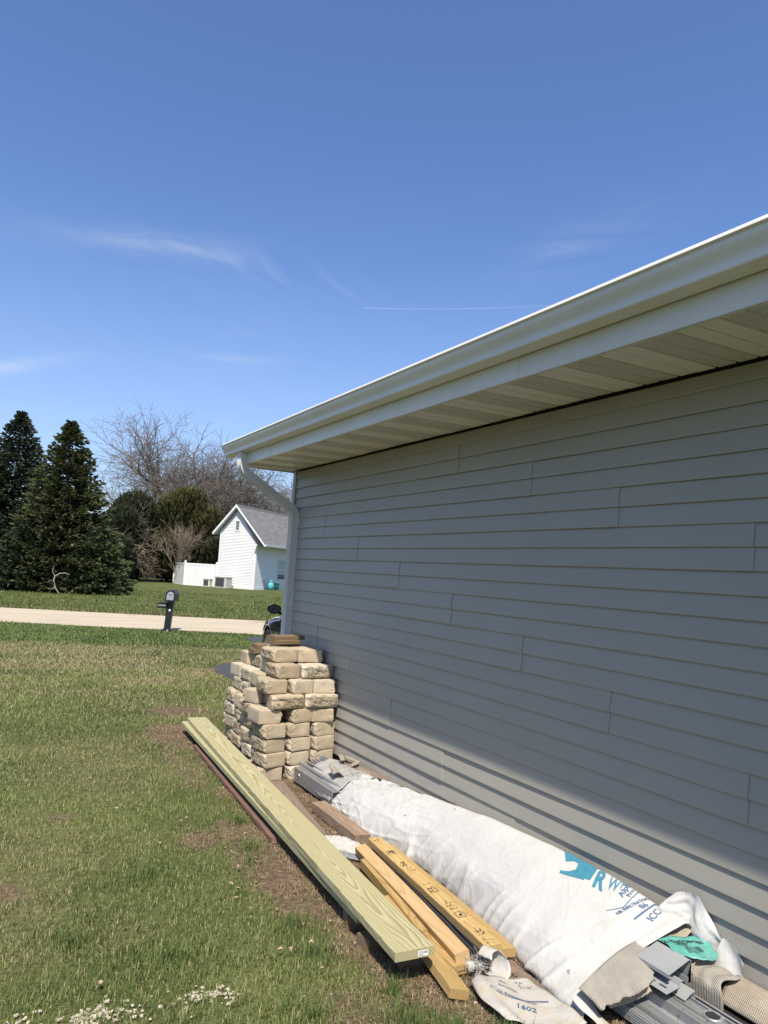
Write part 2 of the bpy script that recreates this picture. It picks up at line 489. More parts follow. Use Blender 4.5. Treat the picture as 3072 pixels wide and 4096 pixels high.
def make_shingles():
    m, t, b = new_mat('roof_shingle')
    c = t.coord('UV')
    br = t.n('ShaderNodeTexBrick', ins={'Vector': c, 'Scale': 1.0, 'Color1': (0.10, 0.098, 0.095, 1), 'Color2': (0.19, 0.185, 0.18, 1),
             'Mortar': (0.07, 0.07, 0.07, 1), 'Mortar Size': 0.008, 'Brick Width': 0.30, 'Row Height': 0.14})
    n = t.noise(c, 3.0, 4.0, 0.7)
    n2 = t.noise(c, 40.0, 2.0)
    base = t.mix(t.mapr(n, 0.35, 0.7, 0.0, 0.5), br.outputs[0], (0.20, 0.195, 0.185))
    base = t.mix(t.mapr(n2, 0.4, 0.7, 0.0, 0.4), base, (0.12, 0.12, 0.115))
    t.put(b, 'Base Color', base)
    t.put(b, 'Roughness', 0.95)
    bump(t, b, br.outputs[1], 0.5, 0.02)


make_shingles()


def make_road():
    m, t, b = new_mat('road_chipseal')
    geo = t.n('ShaderNodeNewGeometry')
    p = geo.outputs['Position']
    n = t.noise(t.scale(p, (0.5, 1.6, 1), rot=(0, 0, R(23))), 1.0, 5.0, 0.6)
    f = t.noise(p, 60.0, 3.0, 0.7)
    base = t.ramp(n, [(0.3, (0.40, 0.335, 0.235)), (0.7, (0.49, 0.415, 0.30))])
    base = t.mix(t.mapr(f, 0.45, 0.8, 0.0, 0.55), base, (0.24, 0.21, 0.165))
    # wheel tracks along the road, seen as slightly darker bands
    x, y, z = t.xyz(p)
    s = t.math('ADD', t.math('MULTIPLY', x, 0.401), t.math('MULTIPLY', y, 0.916))
    tr = t.math('SINE', t.math('MULTIPLY', s, 3.6))
    base = t.mix(t.mapr(tr, 0.3, 1.0, 0.0, 0.16), base, (0.30, 0.26, 0.20))
    # hairline cracks
    vo = t.n('ShaderNodeTexVoronoi', feature='DISTANCE_TO_EDGE')
    wob = t.noise(p, 2.2, 4.0, 0.7)
    add = t.n('ShaderNodeVectorMath', operation='ADD'); t.put(add, 0, p); t.put(add, 1, t.comb(t.math('MULTIPLY', wob, 1.6), t.math('MULTIPLY', wob, 1.2), 0))
    t.put(vo, 'Vector', add.outputs[0]); t.put(vo, 'Scale', 0.24)
    ck = t.mapr(vo.outputs['Distance'], 0.004, 0.009, 0.55, 0.0)
    gate = t.mapr(t.noise(p, 0.5, 2.0), 0.5, 0.56)
    base = t.mix(t.math('MULTIPLY', ck, gate), base, (0.13, 0.11, 0.09))
    t.put(b, 'Base Color', base)
    t.put(b, 'Roughness', 0.95)
    t.put(b, 'Specular IOR Level', 0.2)
    bump(t, b, f, 0.5, 0.008)


make_road()


def make_lawn():
    m, t, b = new_mat('lawn_ground')
    at = t.n('ShaderNodeAttribute', attribute_name='soil').outputs['Fac']
    at2 = t.n('ShaderNodeAttribute', attribute_name='dry').outputs['Fac']
    geo = t.n('ShaderNodeNewGeometry')
    p = geo.outputs['Position']
    n = t.noise(p, 1.1, 5.0, 0.6)
    f = t.noise(p, 28.0, 4.0, 0.75)
    ff = t.noise(p, 5.0, 5.0, 0.7)
    green = t.ramp(t.math('ADD', t.math('MULTIPLY', n, 0.45), t.math('MULTIPLY', f, 0.55)), [(0.32, (0.032, 0.042, 0.014)), (0.5, (0.078, 0.094, 0.030)), (0.68, (0.165, 0.168, 0.066))])
    tan = t.ramp(f, [(0.3, (0.10, 0.085, 0.04)), (0.55, (0.20, 0.17, 0.085)), (0.75, (0.32, 0.27, 0.15))])
    base = t.mix(t.math('MULTIPLY', at2, t.mapr(ff, 0.3, 0.62)), green, tan)
    soil = t.ramp(f, [(0.3, (0.055, 0.038, 0.026)), (0.55, (0.155, 0.108, 0.070)), (0.75, (0.30, 0.225, 0.145))])
    base = t.mix(at, base, soil)
    t.put(b, 'Base Color', base)
    t.put(b, 'Roughness', 1.0)
    t.put(b, 'Specular IOR Level', 0.1)
    bump(t, b, t.math('ADD', f, t.math('MULTIPLY', t.noise(p, 110.0, 2.0), 0.5)), 0.9, 0.02)


make_lawn()


def make_attr_leaf(name, rough=0.6, trans=0.25, gain=1.0):
    m, t, b = new_mat(name)
    a = t.n('ShaderNodeAttribute', attribute_name='tint')
    t.put(b, 'Base Color', a.outputs['Color'])
    t.put(b, 'Roughness', rough)
    t.put(b, 'Specular IOR Level', 0.3)
    tr = t.n('ShaderNodeBsdfTranslucent'); t.put(tr, 'Color', a.outputs['Color'])
    mx = t.n('ShaderNodeMixShader', ins={0: trans})
    out = [k for k in t.t.nodes if k.type == 'OUTPUT_MATERIAL'][0]
    t.t.links.new(b.outputs[0], mx.inputs[1]); t.t.links.new(tr.outputs[0], mx.inputs[2])
    t.t.links.new(mx.outputs[0], out.inputs[0])


make_attr_leaf('grass_blade', 0.55, 0.3)
make_attr_leaf('needle', 0.6, 0.12)


# ------------------------------------------------------------------ mesh helpers
class MB:
    def __init__(self):
        self.v = []; self.f = []; self.m = []; self.cur = 0

    def add(self, vs, fs, mi=None):
        o = len(self.v)
        self.v.extend([tuple(p) for p in vs])
        for f in fs:
            self.f.append(tuple(i + o for i in f))
            self.m.append(self.cur if mi is None else mi)
        return self

    def box(self, a, b, mi=None):
        x0, y0, z0 = a; x1, y1, z1 = b
        vs = [(x0, y0, z0), (x1, y0, z0), (x1, y1, z0), (x0, y1, z0), (x0, y0, z1), (x1, y0, z1), (x1, y1, z1), (x0, y1, z1)]
        return self.add(vs, [(0, 3, 2, 1), (4, 5, 6, 7), (0, 1, 5, 4), (1, 2, 6, 5), (2, 3, 7, 6), (3, 0, 4, 7)], mi)

    def bar(self, p, q, w, h, up=(0, 0, 1), mi=None):
        p = Vector(p); q = Vector(q); d = (q - p).normalized(); up = Vector(up)
        s = d.cross(up)
        if s.length < 1e-4:
            s = d.cross(Vector((1, 0, 0)))
        s.normalize(); u = s.cross(d)
        vs = []
        for c in (p, q):
            for a, b in ((-1, -1), (1, -1), (1, 1), (-1, 1)):
                vs.append(c + s * (a * w / 2) + u * (b * h / 2))
        return self.add(vs, [(0, 1, 2, 3), (7, 6, 5, 4), (0, 4, 5, 1), (1, 5, 6, 2), (2, 6, 7, 3), (3, 7, 4, 0)], mi)

    def extrude_y(self, prof, y0, y1, closed=True, caps=True, mi=None):
        n = len(prof)
        vs = [(x, y0, z) for x, z in prof] + [(x, y1, z) for x, z in prof]
        fs = []
        rng = n if closed else n - 1
        for i in range(rng):
            j = (i + 1) % n
            fs.append((i, j, n + j, n + i))
        if caps and closed:
            fs.append(tuple(range(n - 1, -1, -1))); fs.append(tuple(range(n, 2 * n)))
        return self.add(vs, fs, mi)

    def tube(self, pts, radii, n=6, cap=True, mi=None):
        pts = [Vector(p) for p in pts]
        if not isinstance(radii, (list, tuple)):
            radii = [radii] * len(pts)
        vs = []
        for i, p in enumerate(pts):
            d = (pts[min(i + 1, len(pts) - 1)] - pts[max(i - 1, 0)]).normalized()
            a = Vector((0, 0, 1)) if abs(d.z) < 0.9 else Vector((1, 0, 0))
            s = d.cross(a).normalized(); u = s.cross(d)
            for k in range(n):
                t = 2 * math.pi * k / n
                vs.append(p + (s * math.cos(t) + u * math.sin(t)) * radii[i])
        fs = []
        for i in range(len(pts) - 1):
            for k in range(n):
                k2 = (k + 1) % n
                fs.append((i * n + k, i * n + k2, (i + 1) * n + k2, (i + 1) * n + k))
        if cap:
            fs.append(tuple(range(n - 1, -1, -1)))
            fs.append(tuple(range((len(pts) - 1) * n, len(pts) * n)))
        return self.add(vs, fs, mi)

    def lathe(self, prof, c=(0, 0, 0), n=16, axis='z', mi=None):
        vs = []; fs = []
        m = len(prof)
        for k in range(n):
            t = 2 * math.pi * k / n
            for r, h in prof:
                if axis == 'z':
                    vs.append((c[0] + r * math.cos(t), c[1] + r * math.sin(t), c[2] + h))
                elif axis == 'x':
                    vs.append((c[0] + h, c[1] + r * math.cos(t), c[2] + r * math.sin(t)))
                else:
                    vs.append((c[0] + r * math.cos(t), c[1] + h, c[2] + r * math.sin(t)))
        for k in range(n):
            k2 = (k + 1) % n
            for i in range(m - 1):
                fs.append((k * m + i, k2 * m + i, k2 * m + i + 1, k * m + i + 1))
        return self.add(vs, fs, mi)

    def grid(self, fn, nu, nv, mi=None, closed_u=False):
        vs = [fn(i / nu, j / nv) for i in range(nu + 1) for j in range(nv + 1)]
        fs = []
        for i in range(nu):
            for j in range(nv):
                a = i * (nv + 1) + j
                fs.append((a, a + nv + 1, a + nv + 2, a + 1))
        return self.add(vs, fs, mi)

    def mesh(self, name, mats, off=(0, 0, 0), smooth=False, fixn=False):
        me = bpy.data.meshes.new(name)
        vs = self.v if off == (0, 0, 0) else [(x - off[0], y - off[1], z - off[2]) for x, y, z in self.v]
        me.from_pydata(vs, [], self.f)
        if not isinstance(mats, (list, tuple)):
            mats = [mats]
        for mm in mats:
            me.materials.append(MATS[mm])
        if len(mats) > 1:
            me.polygons.foreach_set('material_index', self.m)
        if smooth:
            me.polygons.foreach_set('use_smooth', [True] * len(me.polygons))
        me.update()
        if fixn:
            import bmesh
            bm = bmesh.new(); bm.from_mesh(me)
            bmesh.ops.recalc_face_normals(bm, faces=bm.faces)
            bm.to_mesh(me); bm.free()
        return me

    def build(self, name, mats, parent=None, smooth=False, fixn=False, origin=None):
        """World-space vertices; the object's origin sits at its parent's origin or at the given point."""
        if parent is not None:
            off = tuple(parent.get('_o', (0, 0, 0)))
            me = self.mesh(name, mats, off, smooth, fixn)
            o = bpy.data.objects.new(name, me)
            COL.objects.link(o)
            o.parent = parent
            o['_o'] = off
        else:
            off = tuple(origin) if origin is not None else (0, 0, 0)
            me = self.mesh(name, mats, off, smooth, fixn)
            o = bpy.data.objects.new(name, me)
            COL.objects.link(o)
            o.location = off
            o['_o'] = off
        return o


def auto_smooth(o, ang=40):
    me = o.data
    me.polygons.foreach_set('use_smooth', [True] * len(me.polygons))
    try:
        me.set_sharp_from_angle(angle=R(ang))
    except Exception:
        pass


def thing(name, label, cat, loc=(0, 0, 0), group=None, rotz=0.0):
    o = bpy.data.objects.new(name, None)
    COL.objects.link(o)
    o.empty_display_size = 0.1
    o.location = loc
    o.rotation_euler = (0, 0, rotz)
    o['label'] = label; o['category'] = cat
    if group:
        o['group'] = group
    o['_o'] = tuple(loc)
    return o


def tag(o, label, cat, group=None):
    o['label'] = label; o['category'] = cat
    if group:
        o['group'] = group
    return o


def struct(o):
    o['kind'] = 'structure'
    return o


def stuff(o):
    o['kind'] = 'stuff'
    return o


def fbm(x, y, scale, seed=0, oct=4, gain=0.5):
    """Vectorised value noise in 0..1."""
    x = np.asarray(x, float) * scale; y = np.asarray(y, float) * scale
    tot = np.zeros_like(x); amp = 1.0; norm = 0.0
    for o in range(oct):
        xi = np.floor(x).astype(np.int64); yi = np.floor(y).astype(np.int64)
        xf = x - xi; yf = y - yi
        xf = xf * xf * (3 - 2 * xf); yf = yf * yf * (3 - 2 * yf)

        def h(a, b):
            n = (a * 374761393 + b * 668265263 + (seed + o * 101) * 2147483647) & 0xffffffff
            n = ((n ^ (n >> 13)) * 1274126177) & 0xffffffff
            return ((n ^ (n >> 16)) & 0xffff) / 65535.0
        v = (h(xi, yi) * (1 - xf) + h(xi + 1, yi) * xf) * (1 - yf) + (h(xi, yi + 1) * (1 - xf) + h(xi + 1, yi + 1) * xf) * yf
        tot += v * amp; norm += amp; amp *= gain
        x = x * 2.03 + 17.1; y = y * 2.03 + 9.7
    return tot / norm


def np_mesh(name, V, F, mat, attrs=None, smooth=False):
    """V (n,3) float, F (m,k) int with k = 3 or 4."""
    me = bpy.data.meshes.new(name)
    V = np.asarray(V, np.float32); F = np.asarray(F, np.int32)
    k = F.shape[1]
    me.vertices.add(len(V)); me.vertices.foreach_set('co', V.ravel())
    me.loops.add(F.size); me.loops.foreach_set('vertex_index', F.ravel())
    me.polygons.add(len(F))
    me.polygons.foreach_set('loop_start', np.arange(0, F.size, k, dtype=np.int32))
    me.polygons.foreach_set('loop_total', np.full(len(F), k, np.int32))
    if smooth:
        me.polygons.foreach_set('use_smooth', np.ones(len(F), bool))
    me.materials.append(MATS[mat])
    me.update(calc_edges=True)
    for nm, (typ, arr) in (attrs or {}).items():
        a = me.attributes.new(nm, typ, 'POINT')
        if typ == 'FLOAT_COLOR':
            a.data.foreach_set('color', np.asarray(arr, np.float32).ravel())
        else:
            a.data.foreach_set('value', np.asarray(arr, np.float32).ravel())
    return me


def smoothstep(a, b, x):
    t = np.clip((x - a) / (b - a), 0, 1)
    return t * t * (3 - 2 * t)


# ------------------------------------------------------------------ the lie of the land
RN = np.array([0.392, 0.920])                    # unit normal of the road, pointing away from the camera


def road_s(x, y):
    return x * RN[0] + y * RN[1]


S_NEAR = 18.54
S_FAR = 23.25


def dist_seg(x, y, ax, ay, bx, by):
    dx, dy = bx - ax, by - ay
    t = np.clip(((x - ax) * dx + (y - ay) * dy) / (dx * dx + dy * dy), 0, 1)
    return np.hypot(x - (ax + t * dx), y - (ay + t * dy))


def soil_mask(x, y):
    n = fbm(x, y, 2.3, 5)
    n2 = fbm(x, y, 9.0, 8)
    k = np.zeros_like(x)
    # the strip under and beside the stored boards, along the wall
    left = 1.62 + (y - 2.6) * 0.083
    strip = smoothstep(0.16, -0.08, left - x - (n - 0.5) * 0.55) * smoothstep(1.4, 1.9, y) * smoothstep(7.5, 6.2, y)
    strip = np.where(x > 3.2, 0, strip)
    k = np.maximum(k, strip)
    for cx, cy, rx, ry, a in ((1.62, 3.85, 0.26, 0.55, 1.0), (1.60, 3.45, 0.17, 0.25, .9), (1.36, 4.48, 0.14, 0.18, .7), (1.66, 4.6, .16, .22, .8),
                              (0.30, 4.13, 0.20, 0.20, 1.0), (1.95, 7.35, 0.30, 0.45, .9), (2.15, 8.4, 0.35, 0.32, .9),
                              (0.66, 5.2, 0.09, 0.10, .6), (1.45, 2.55, .2, .22, .7), (1.95, 2.3, .3, .3, .9), (1.7, 6.2, .12, .9, .5),
                              (3.9, 11.2, .5, .8, .6), (2.2, 6.9, .5, .5, .8)):
        d = np.hypot((x - cx) / rx, (y - cy) / ry) + (n - 0.5) * 1.3
        k = np.maximum(k, smoothstep(1.1, 0.5, d) * a)
    k = np.clip(k * (0.55 + 0.9 * n2), 0, 1)
    return k


def dry_mask(x, y):
    n = fbm(x, y, 0.55, 21)
    n2 = fbm(x * 0.6, y * 1.6, 1.4, 33)
    base = smoothstep(0.46, 0.68, 0.5 * n + 0.5 * n2)
    mid = smoothstep(9.0, 11.5, y) * smoothstep(16.2, 14.6, y + 0.30 * (x - 2))
    d = base * 0.50 + mid * (0.35 + 0.65 * smoothstep(0.36, 0.60, n2))
    d = d + smoothstep(0.7, 0.0, np.abs(road_s(x, y) - S_FAR - 0.6)) * 0.6
    d = d + 0.5 * smoothstep(1.3, 0.4, np.hypot((x - 1.1) / 0.7, (y - 6.4) / 1.0))
    d = d * (1 - smoothstep(14.9, 15.8, y + 0.32 * (x - 2)) * (road_s(x, y) < S_NEAR))
    d = np.where(road_s(x, y) > S_FAR + 2.0, d * 0.35, d)
    return np.clip(d, 0, 1)


def ground_z(x, y):
    s = road_s(x, y) - S_FAR
    up = 0.17 * smoothstep(1.0, 22.0, s)
    near = (fbm(x, y, 1.6, 3) - 0.5) * 0.035 + (fbm(x, y, 7.0, 4) - 0.5) * 0.016
    fade = smoothstep(14, 8, np.hypot(x, y))
    # flat ground under the things stored along the wall
    flat = smoothstep(1.4, 1.7, x) * smoothstep(8.2, 7.2, y)
    h = near * fade * (1 - flat) + flat * (fbm(x, y, 9.0, 14) - 0.6) * 0.012
    return up + h


def gz(x, y):
    return float(ground_z(np.array([float(x)]), np.array([float(y)]))[0])


def graded(lo, hi, fine_lo, fine_hi, step, grow=1.22):
    c = list(np.arange(fine_lo, fine_hi + 1e-6, step))
    s = step; p = fine_hi
    while p < hi:
        s *= grow; p += s; c.append(min(p, hi))
    s = step; p = fine_lo; pre = []
    while p > lo:
        s *= grow; p -= s; pre.append(max(p, lo))
    return np.array(pre[::-1] + c)


def build_ground():
    xs = graded(-900, 900, -1.2, 4.4, 0.055)
    ys = graded(-60, 1800, 1.2, 12.0, 0.06, 1.10)
    X, Y = np.meshgrid(xs, ys, indexing='ij')
    Z = ground_z(X, Y)
    V = np.stack([X, Y, Z], -1).reshape(-1, 3)
    nx, ny = len(xs), len(ys)
    i = np.arange(nx - 1)[:, None] * ny + np.arange(ny - 1)[None, :]
    F = np.stack([i, i + ny, i + ny + 1, i + 1], -1).reshape(-1, 4)
    me = np_mesh('lawn', V, F, 'lawn_ground', {'soil': ('FLOAT', soil_mask(X, Y).ravel()), 'dry': ('FLOAT', dry_mask(X, Y).ravel())}, True)
    o = bpy.data.objects.new('ground', me)
    COL.objects.link(o)
    struct(o)


build_ground()


def build_road():
    m = MB()
    tdir = np.array([RN[1], -RN[0]])
    n = 160
    rows = []
    for i in range(n + 1):
        s = -45 + 120 * i / n
        for off in (S_NEAR, S_FAR):
            w = (fbm(np.array([s]), np.array([off]), 1.2, 3)[0] - 0.5) * 0.16
            p = RN * (off + w) + tdir * s
            rows.append((p[0], p[1], 0.012 if off == S_NEAR else 0.016))
    fs = [(2 * i, 2 * i + 2, 2 * i + 3, 2 * i + 1) for i in range(n)]
    m.add(rows, fs)
    struct(m.build('road', 'road_chipseal'))
    # blacktop driveway from the road to the garage front, its near-left edge bulging into the grass
    edge = [(6.25, 16.95), (5.95, 16.75), (5.72, 16.2), (5.66, 15.95), (5.9, 15.6), (5.75, 15.0), (5.2, 14.1), (4.72, 13.2), (4.32, 12.57), (3.85, 12.2), (3.6, 11.7), (3.5, 11.2), (3.5, 10.8), (3.55, 10.3), (3.7, 9.4), (3.9, 8.5), (4.1, 7.5), (4.1, 6.86)]
    right = [(12.0, 6.86), (12.0, 14.2)]
    m = MB()
    # fan of quads between the edge and a straight right side
    L = []
    for k in range(len(edge) - 1):
        for q in range(5):
            t = q / 5
            x = edge[k][0] * (1 - t) + edge[k + 1][0] * t; y = edge[k][1] * (1 - t) + edge[k + 1][1] * t
            x += (fbm(np.array([x]), np.array([y]), 4.0, 9)[0] - 0.5) * 0.1
            L.append((x, y))
    L.append(edge[-1])
    vs = []
    for x, y in L:
        vs.append((x, y, 0.008)); vs.append((12.0, y, 0.008))
    fs = [(2 * i, 2 * i + 2, 2 * i + 3, 2 * i + 1) for i in range(len(L) - 1)]
    m.add(vs, fs)
    struct(m.build('driveway', 'asphalt_tar', fixn=True))
    # dark rounded patch lying on the road, in the driveway's colour
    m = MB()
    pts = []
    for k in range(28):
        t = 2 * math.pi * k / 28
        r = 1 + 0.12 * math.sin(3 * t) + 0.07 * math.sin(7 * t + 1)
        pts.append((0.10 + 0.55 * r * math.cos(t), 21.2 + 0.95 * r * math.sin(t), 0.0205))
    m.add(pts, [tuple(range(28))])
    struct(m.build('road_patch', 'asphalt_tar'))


build_road()


# ------------------------------------------------------------------ the garage with grey siding
WX = 2.826           # plane of the siding
WY = 6.88            # far corner
Y0 = -6.0
EXPO = 0.2042
Z0 = 0.170


def build_garage():
    g = thing('garage', 'long garage wall in grey horizontal vinyl siding under a wide soffit', 'garage', (WX, WY, 0))
    m = MB(); m.box((WX + 0.035, Y0, Z0 - 0.02), (9.6, WY - 0.03, 2.72)); m.build('wall', 'dark_gap', g)
    m = MB(); m.box((WX + 0.03, Y0, -0.3), (9.6, WY - 0.02, Z0 + 0.004)); m.build('foundation', 'foundation', g)

    # siding: each panel is two 4 inch courses; profile from bottom to top
    def panel_profile(h, two=True):
        f = []
        def course(z, zt):
            return [(-0.0090, z + 0.011), (-0.0095, z), (-0.0115, z - 0.0005), (-0.0130, z + 0.003), (-0.0122, z + 0.012), (0.0010, zt + 0.010)]
        if two:
            f += course(0.0, h / 2)
            f += course(h / 2, h)
        else:
            f += course(0.0, h)
        return f

    def add_panel(y0, y1, z, h, two=True, proud=0.0, flare=0.0):
        f = panel_profile(h, two)
        mm = MB()
        ys = [y0]
        k = max(2, int((y1 - y0) / 0.6))
        ys += [y0 + (y1 - y0) * i / k for i in range(1, k + 1)]
        n = len(f)
        ph = random.uniform(0, 6)
        vs = []
        for i, yy in enumerate(ys):
            wav = 0.0012 * math.sin(yy * 1.9 + ph) + random.uniform(-0.0007, 0.0007)
            lift = proud + (flare if i == 0 else 0.0)
            for q, (x, zz) in enumerate(f):
                bow = math.sin(math.pi * ((zz % (h / 2 + 1e-9)) / (h / 2))) * (0.003 if i == 0 else 0.0)
                vs.append((x - lift - bow - wav - 0.003, yy - y0, zz))
        fs = []
        for i in range(len(ys) - 1):
            for q in range(n - 1):
                fs.append((i * n + q, i * n + q + 1, (i + 1) * n + q + 1, (i + 1) * n + q))
        o = len(vs)
        # near cut edge: a thin return so the overlap reads as a step
        for q in range(n):
            x, yy, zz = vs[q]
            vs.append((x + 0.0035 + proud, yy + 0.0005, zz))
        for q in range(n - 1):
            fs.append((q, o + q, o + q + 1, q + 1))
        mm.add(vs, fs)
        me = mm.mesh('siding_panel', 'grey_vinyl')
        ob = bpy.data.objects.new('siding_panel', me)
        COL.objects.link(ob)
        ob.parent = g
        ob.location = (0, y0 - WY, z)
        return ob

    joints = {0: [3.98], 1: [3.235, 6.78], 2: [2.565, 6.07], 3: [1.838, 5.385], 4: [1.13, 4.69], 5: [0.43, 3.98], 6: [-0.3, 3.254],
              7: [2.585, 6.08], 8: [1.846, 5.40], 9: [1.13, 4.70], 10: [0.43, 3.99], 11: [-0.3, 3.254]}
    for k in range(12):
        z = Z0 + EXPO * (11 - k)
        js = sorted([j for j in joints[k]] + [joints[k][0] - 3.55])
        js = [j for j in js if Y0 + 0.3 < j < WY - 0.15]
        ys = [Y0] + js + [WY - 0.045]
        for i in range(len(ys) - 1):
            add_panel(ys[i], ys[i + 1] + (0.03 if i < len(ys) - 2 else 0.0), z, EXPO, True, 0.0028 if i > 0 else 0.0, 0.0032 if i > 0 else 0.0)
    zt = Z0 + EXPO * 12
    for a, b, pr in ((Y0, 1.28, 0.0), (1.26, 4.84, 0.0), (4.83, WY - 0.045, 0.0025)):
        mm = MB()
        f = [(-0.0045, 0.0), (-0.0165, -0.001), (-0.0185, 0.004), (-0.016, 0.013), (-0.006, 0.074)]
        mm.extrude_y([(x - pr, z) for x, z in f], 0, b - a, closed=False)
        ob = bpy.data.objects.new('utility_trim', mm.mesh('utility_trim', 'grey_vinyl'))
        COL.objects.link(ob); ob.parent = g; ob.location = (0, a - WY, zt - 0.002)
    # outside corner post
    m = MB()
    m.box((WX - 0.028, WY - 0.052, Z0 - 0.01), (WX + 0.03, WY + 0.012, 2.697))
    m.box((WX + 0.03, WY - 0.03, Z0 - 0.01), (WX + 0.075, WY + 0.012, 2.697))
    m.build('corner_post', 'grey_trim', g)
    # front wall round the corner (towards the driveway)
    m = MB()
    for k in range(24):
        z = Z0 + 0.1021 * k
        m.add([(WX + 0.075, WY + 0.010, z), (9.6, WY + 0.010, z), (9.6, WY - 0.004, z + 0.1021), (WX + 0.075, WY - 0.004, z + 0.1021),
               (WX + 0.075, WY - 0.004, z), (9.6, WY - 0.004, z)], [(0, 3, 2, 1), (0, 1, 5, 4)])
    m.build('front_siding', 'grey_vinyl', g)
    # garage door on the drive side
    m = MB()
    for k in range(4):
        m.box((4.2, WY - 0.02, 0.02 + k * 0.53), (8.6, WY + 0.03, 0.02 + k * 0.53 + 0.52))
    m.build('garage_door', 'white_trim', g)

    # soffit: 16 inch panels = solid, vent, vent, solid strips between V-grooves
    zs = 2.699
    xs0, xs1 = 2.248, WX - 0.012
    ye = 6.985
    y = 2.128 + 0.40 * 12
    edges = [2.128 + 0.4005 * k for k in range(-20, 13)]
    for a in edges:
        b = a + 0.4005
        b = min(b, ye)
        if b - a < 0.05:
            continue
        mm = MB()
        zz = zs + 0.002 * math.sin(a * 3.1)
        # cross profile along y: grooves go up 10 mm
        w = (b - a)
        gro = [0.0, 0.25, 0.5, 0.75]
        pr = [(0.0, 0.009), (0.006, 0.0)]
        vent = []
        for q in (0.25, 0.5, 0.75):
            c = q * 0.4005
            if c < w - 0.03:
                pr += [(c - 0.009, 0.0), (c - 0.005, 0.014), (c + 0.005, 0.014), (c + 0.009, 0.0)]
        pr += [(w - 0.004, 0.0), (w - 0.0005, 0.004)]
        vs = []
        for (py, pz) in pr:
            vs.append((xs0 - WX, a + py - WY, zz + pz)); vs.append((xs1 - WX, a + py - WY, zz + pz + 0.012))
        fs = []; mi = []
        for i in range(len(pr) - 1):
            fs.append((2 * i, 2 * i + 2, 2 * i + 3, 2 * i + 1))
            mid = (pr[i][0] + pr[i + 1][0]) / 2
            mi.append(1 if (0.105 < mid < 0.295 and pr[i][1] == 0 and pr[i + 1][1] == 0) else 0)
        mm.v = vs; mm.f = fs; mm.m = mi
        ob = bpy.data.objects.new('soffit_panel', mm.mesh('soffit_panel', ['cream_aluminium', 'soffit_vent']))
        COL.objects.link(ob); ob.parent = g
    m = MB(); m.box((xs0, Y0, zs + 0.0225), (WX + 0.08, ye - 0.01, zs + 0.03)); m.build('soffit_backing', 'dark_gap', g)
    # fascia in three lapped lengths
    for a, b, pr in ((Y0, 2.72, 0.0), (2.706, 6.10, 0.0028), (6.088, ye, 0.0056)):
        m = MB()
        f = [(0.025, zs - 0.004), (0.0, zs - 0.006), (-0.002, zs + 0.03), (0.0015, zs + 0.095), (0.0, zs + 0.205), (0.012, zs + 0.205), (0.012, zs + 0.004)]
        m.extrude_y([(2.240 + x - pr, z) for x, z in f], a, b)
        m.build('fascia', 'gutter_paint', g)
    # gable-end return of the eave
    m = MB()
    m.box((2.243, ye - 0.012, zs - 0.002), (WX + 0.07, ye + 0.006, zs + 0.03))
    m.build('eave_end_cap', 'cream_aluminium', g)
    # roof slabs
    m = MB()
    x0, z0 = 2.17, 2.932
    xr = 6.2; zr = z0 + (xr - x0) * 0.4
    x2 = 2 * xr - x0
    m.add([(x0, Y0, z0), (xr, Y0, zr), (x2, Y0, z0), (x2, Y0, z0 - 0.03), (xr, Y0, zr - 0.03), (x0, Y0, z0 - 0.018),
           (x0, ye + 0.02, z0), (xr, ye + 0.02, zr), (x2, ye + 0.02, z0), (x2, ye + 0.02, z0 - 0.03), (xr, ye + 0.02, zr - 0.03), (x0, ye + 0.02, z0 - 0.018)],
          [(0, 6, 7, 1), (1, 7, 8, 2), (5, 4, 10, 11), (4, 3, 9, 10), (0, 5, 11, 6), (2, 8, 9, 3), (0, 1, 4, 5), (1, 2, 3, 4), (6, 11, 10, 7), (7, 10, 9, 8)])
    m.build('roof', 'roof_shingle', g)
    m = MB()
    for yy, s in ((ye - 0.01, 1), (Y0 + 0.05, -1)):
        m = MB()
        m.add([(x0 + 0.09, yy, 2.735), (x2 - 0.09, yy, 2.735), (xr, yy, zr - 0.05)], [(0, 1, 2)] if s < 0 else [(0, 2, 1)])
        m.build('gable', 'grey_trim', g)

    # K-style gutter, a thin folded sheet
    fx = 2.236
    pts = [(-0.002, 2.915), (-0.002, 2.803), (-0.010, 2.799), (-0.076, 2.805), (-0.083, 2.807), (-0.0865, 2.812), (-0.0865, 2.819), (-0.0815, 2.8225),
           (-0.082, 2.836), (-0.0865, 2.850), (-0.094, 2.863), (-0.1025, 2.874), (-0.109, 2.885), (-0.1115, 2.896), (-0.1115, 2.908), (-0.122, 2.9105), (-0.1245, 2.913), (-0.1165, 2.929), (-0.114, 2.931), (-0.103, 2.928), (-0.103, 2.921)]
    m = MB()
    inner = []
    P = [Vector((a, b)) for a, b in pts]
    for i, p in enumerate(P):
        d = (P[min(i + 1, len(P) - 1)] - P[max(i - 1, 0)]).normalized()
        nrm = Vector((-d.y, d.x))
        inner.append(p - nrm * 0.0011)
    loop = [(p.x + fx, p.y) for p in P] + [(p.x + fx, p.y) for p in inner[::-1]]
    for a, b in ((Y0, 7.195),):
        m.extrude_y(loop, a, b)
    gut = m.build('gutter', 'gutter_paint', g, fixn=True)
    auto_smooth(gut, 28)
    m = MB()
    cap = [(p.x + fx, 7.197, p.y) for p in P[:19]]
    cap2 = [(x, 7.192, z) for x, y, z in cap]
    n = len(cap)
    m.add(cap + cap2, [tuple(range(n)), tuple(range(2 * n - 1, n - 1, -1))] + [(i, (i + 1) % n, n + (i + 1) % n, n + i) for i in range(n)])
    m.build('end_cap', 'gutter_paint', gut, fixn=True)

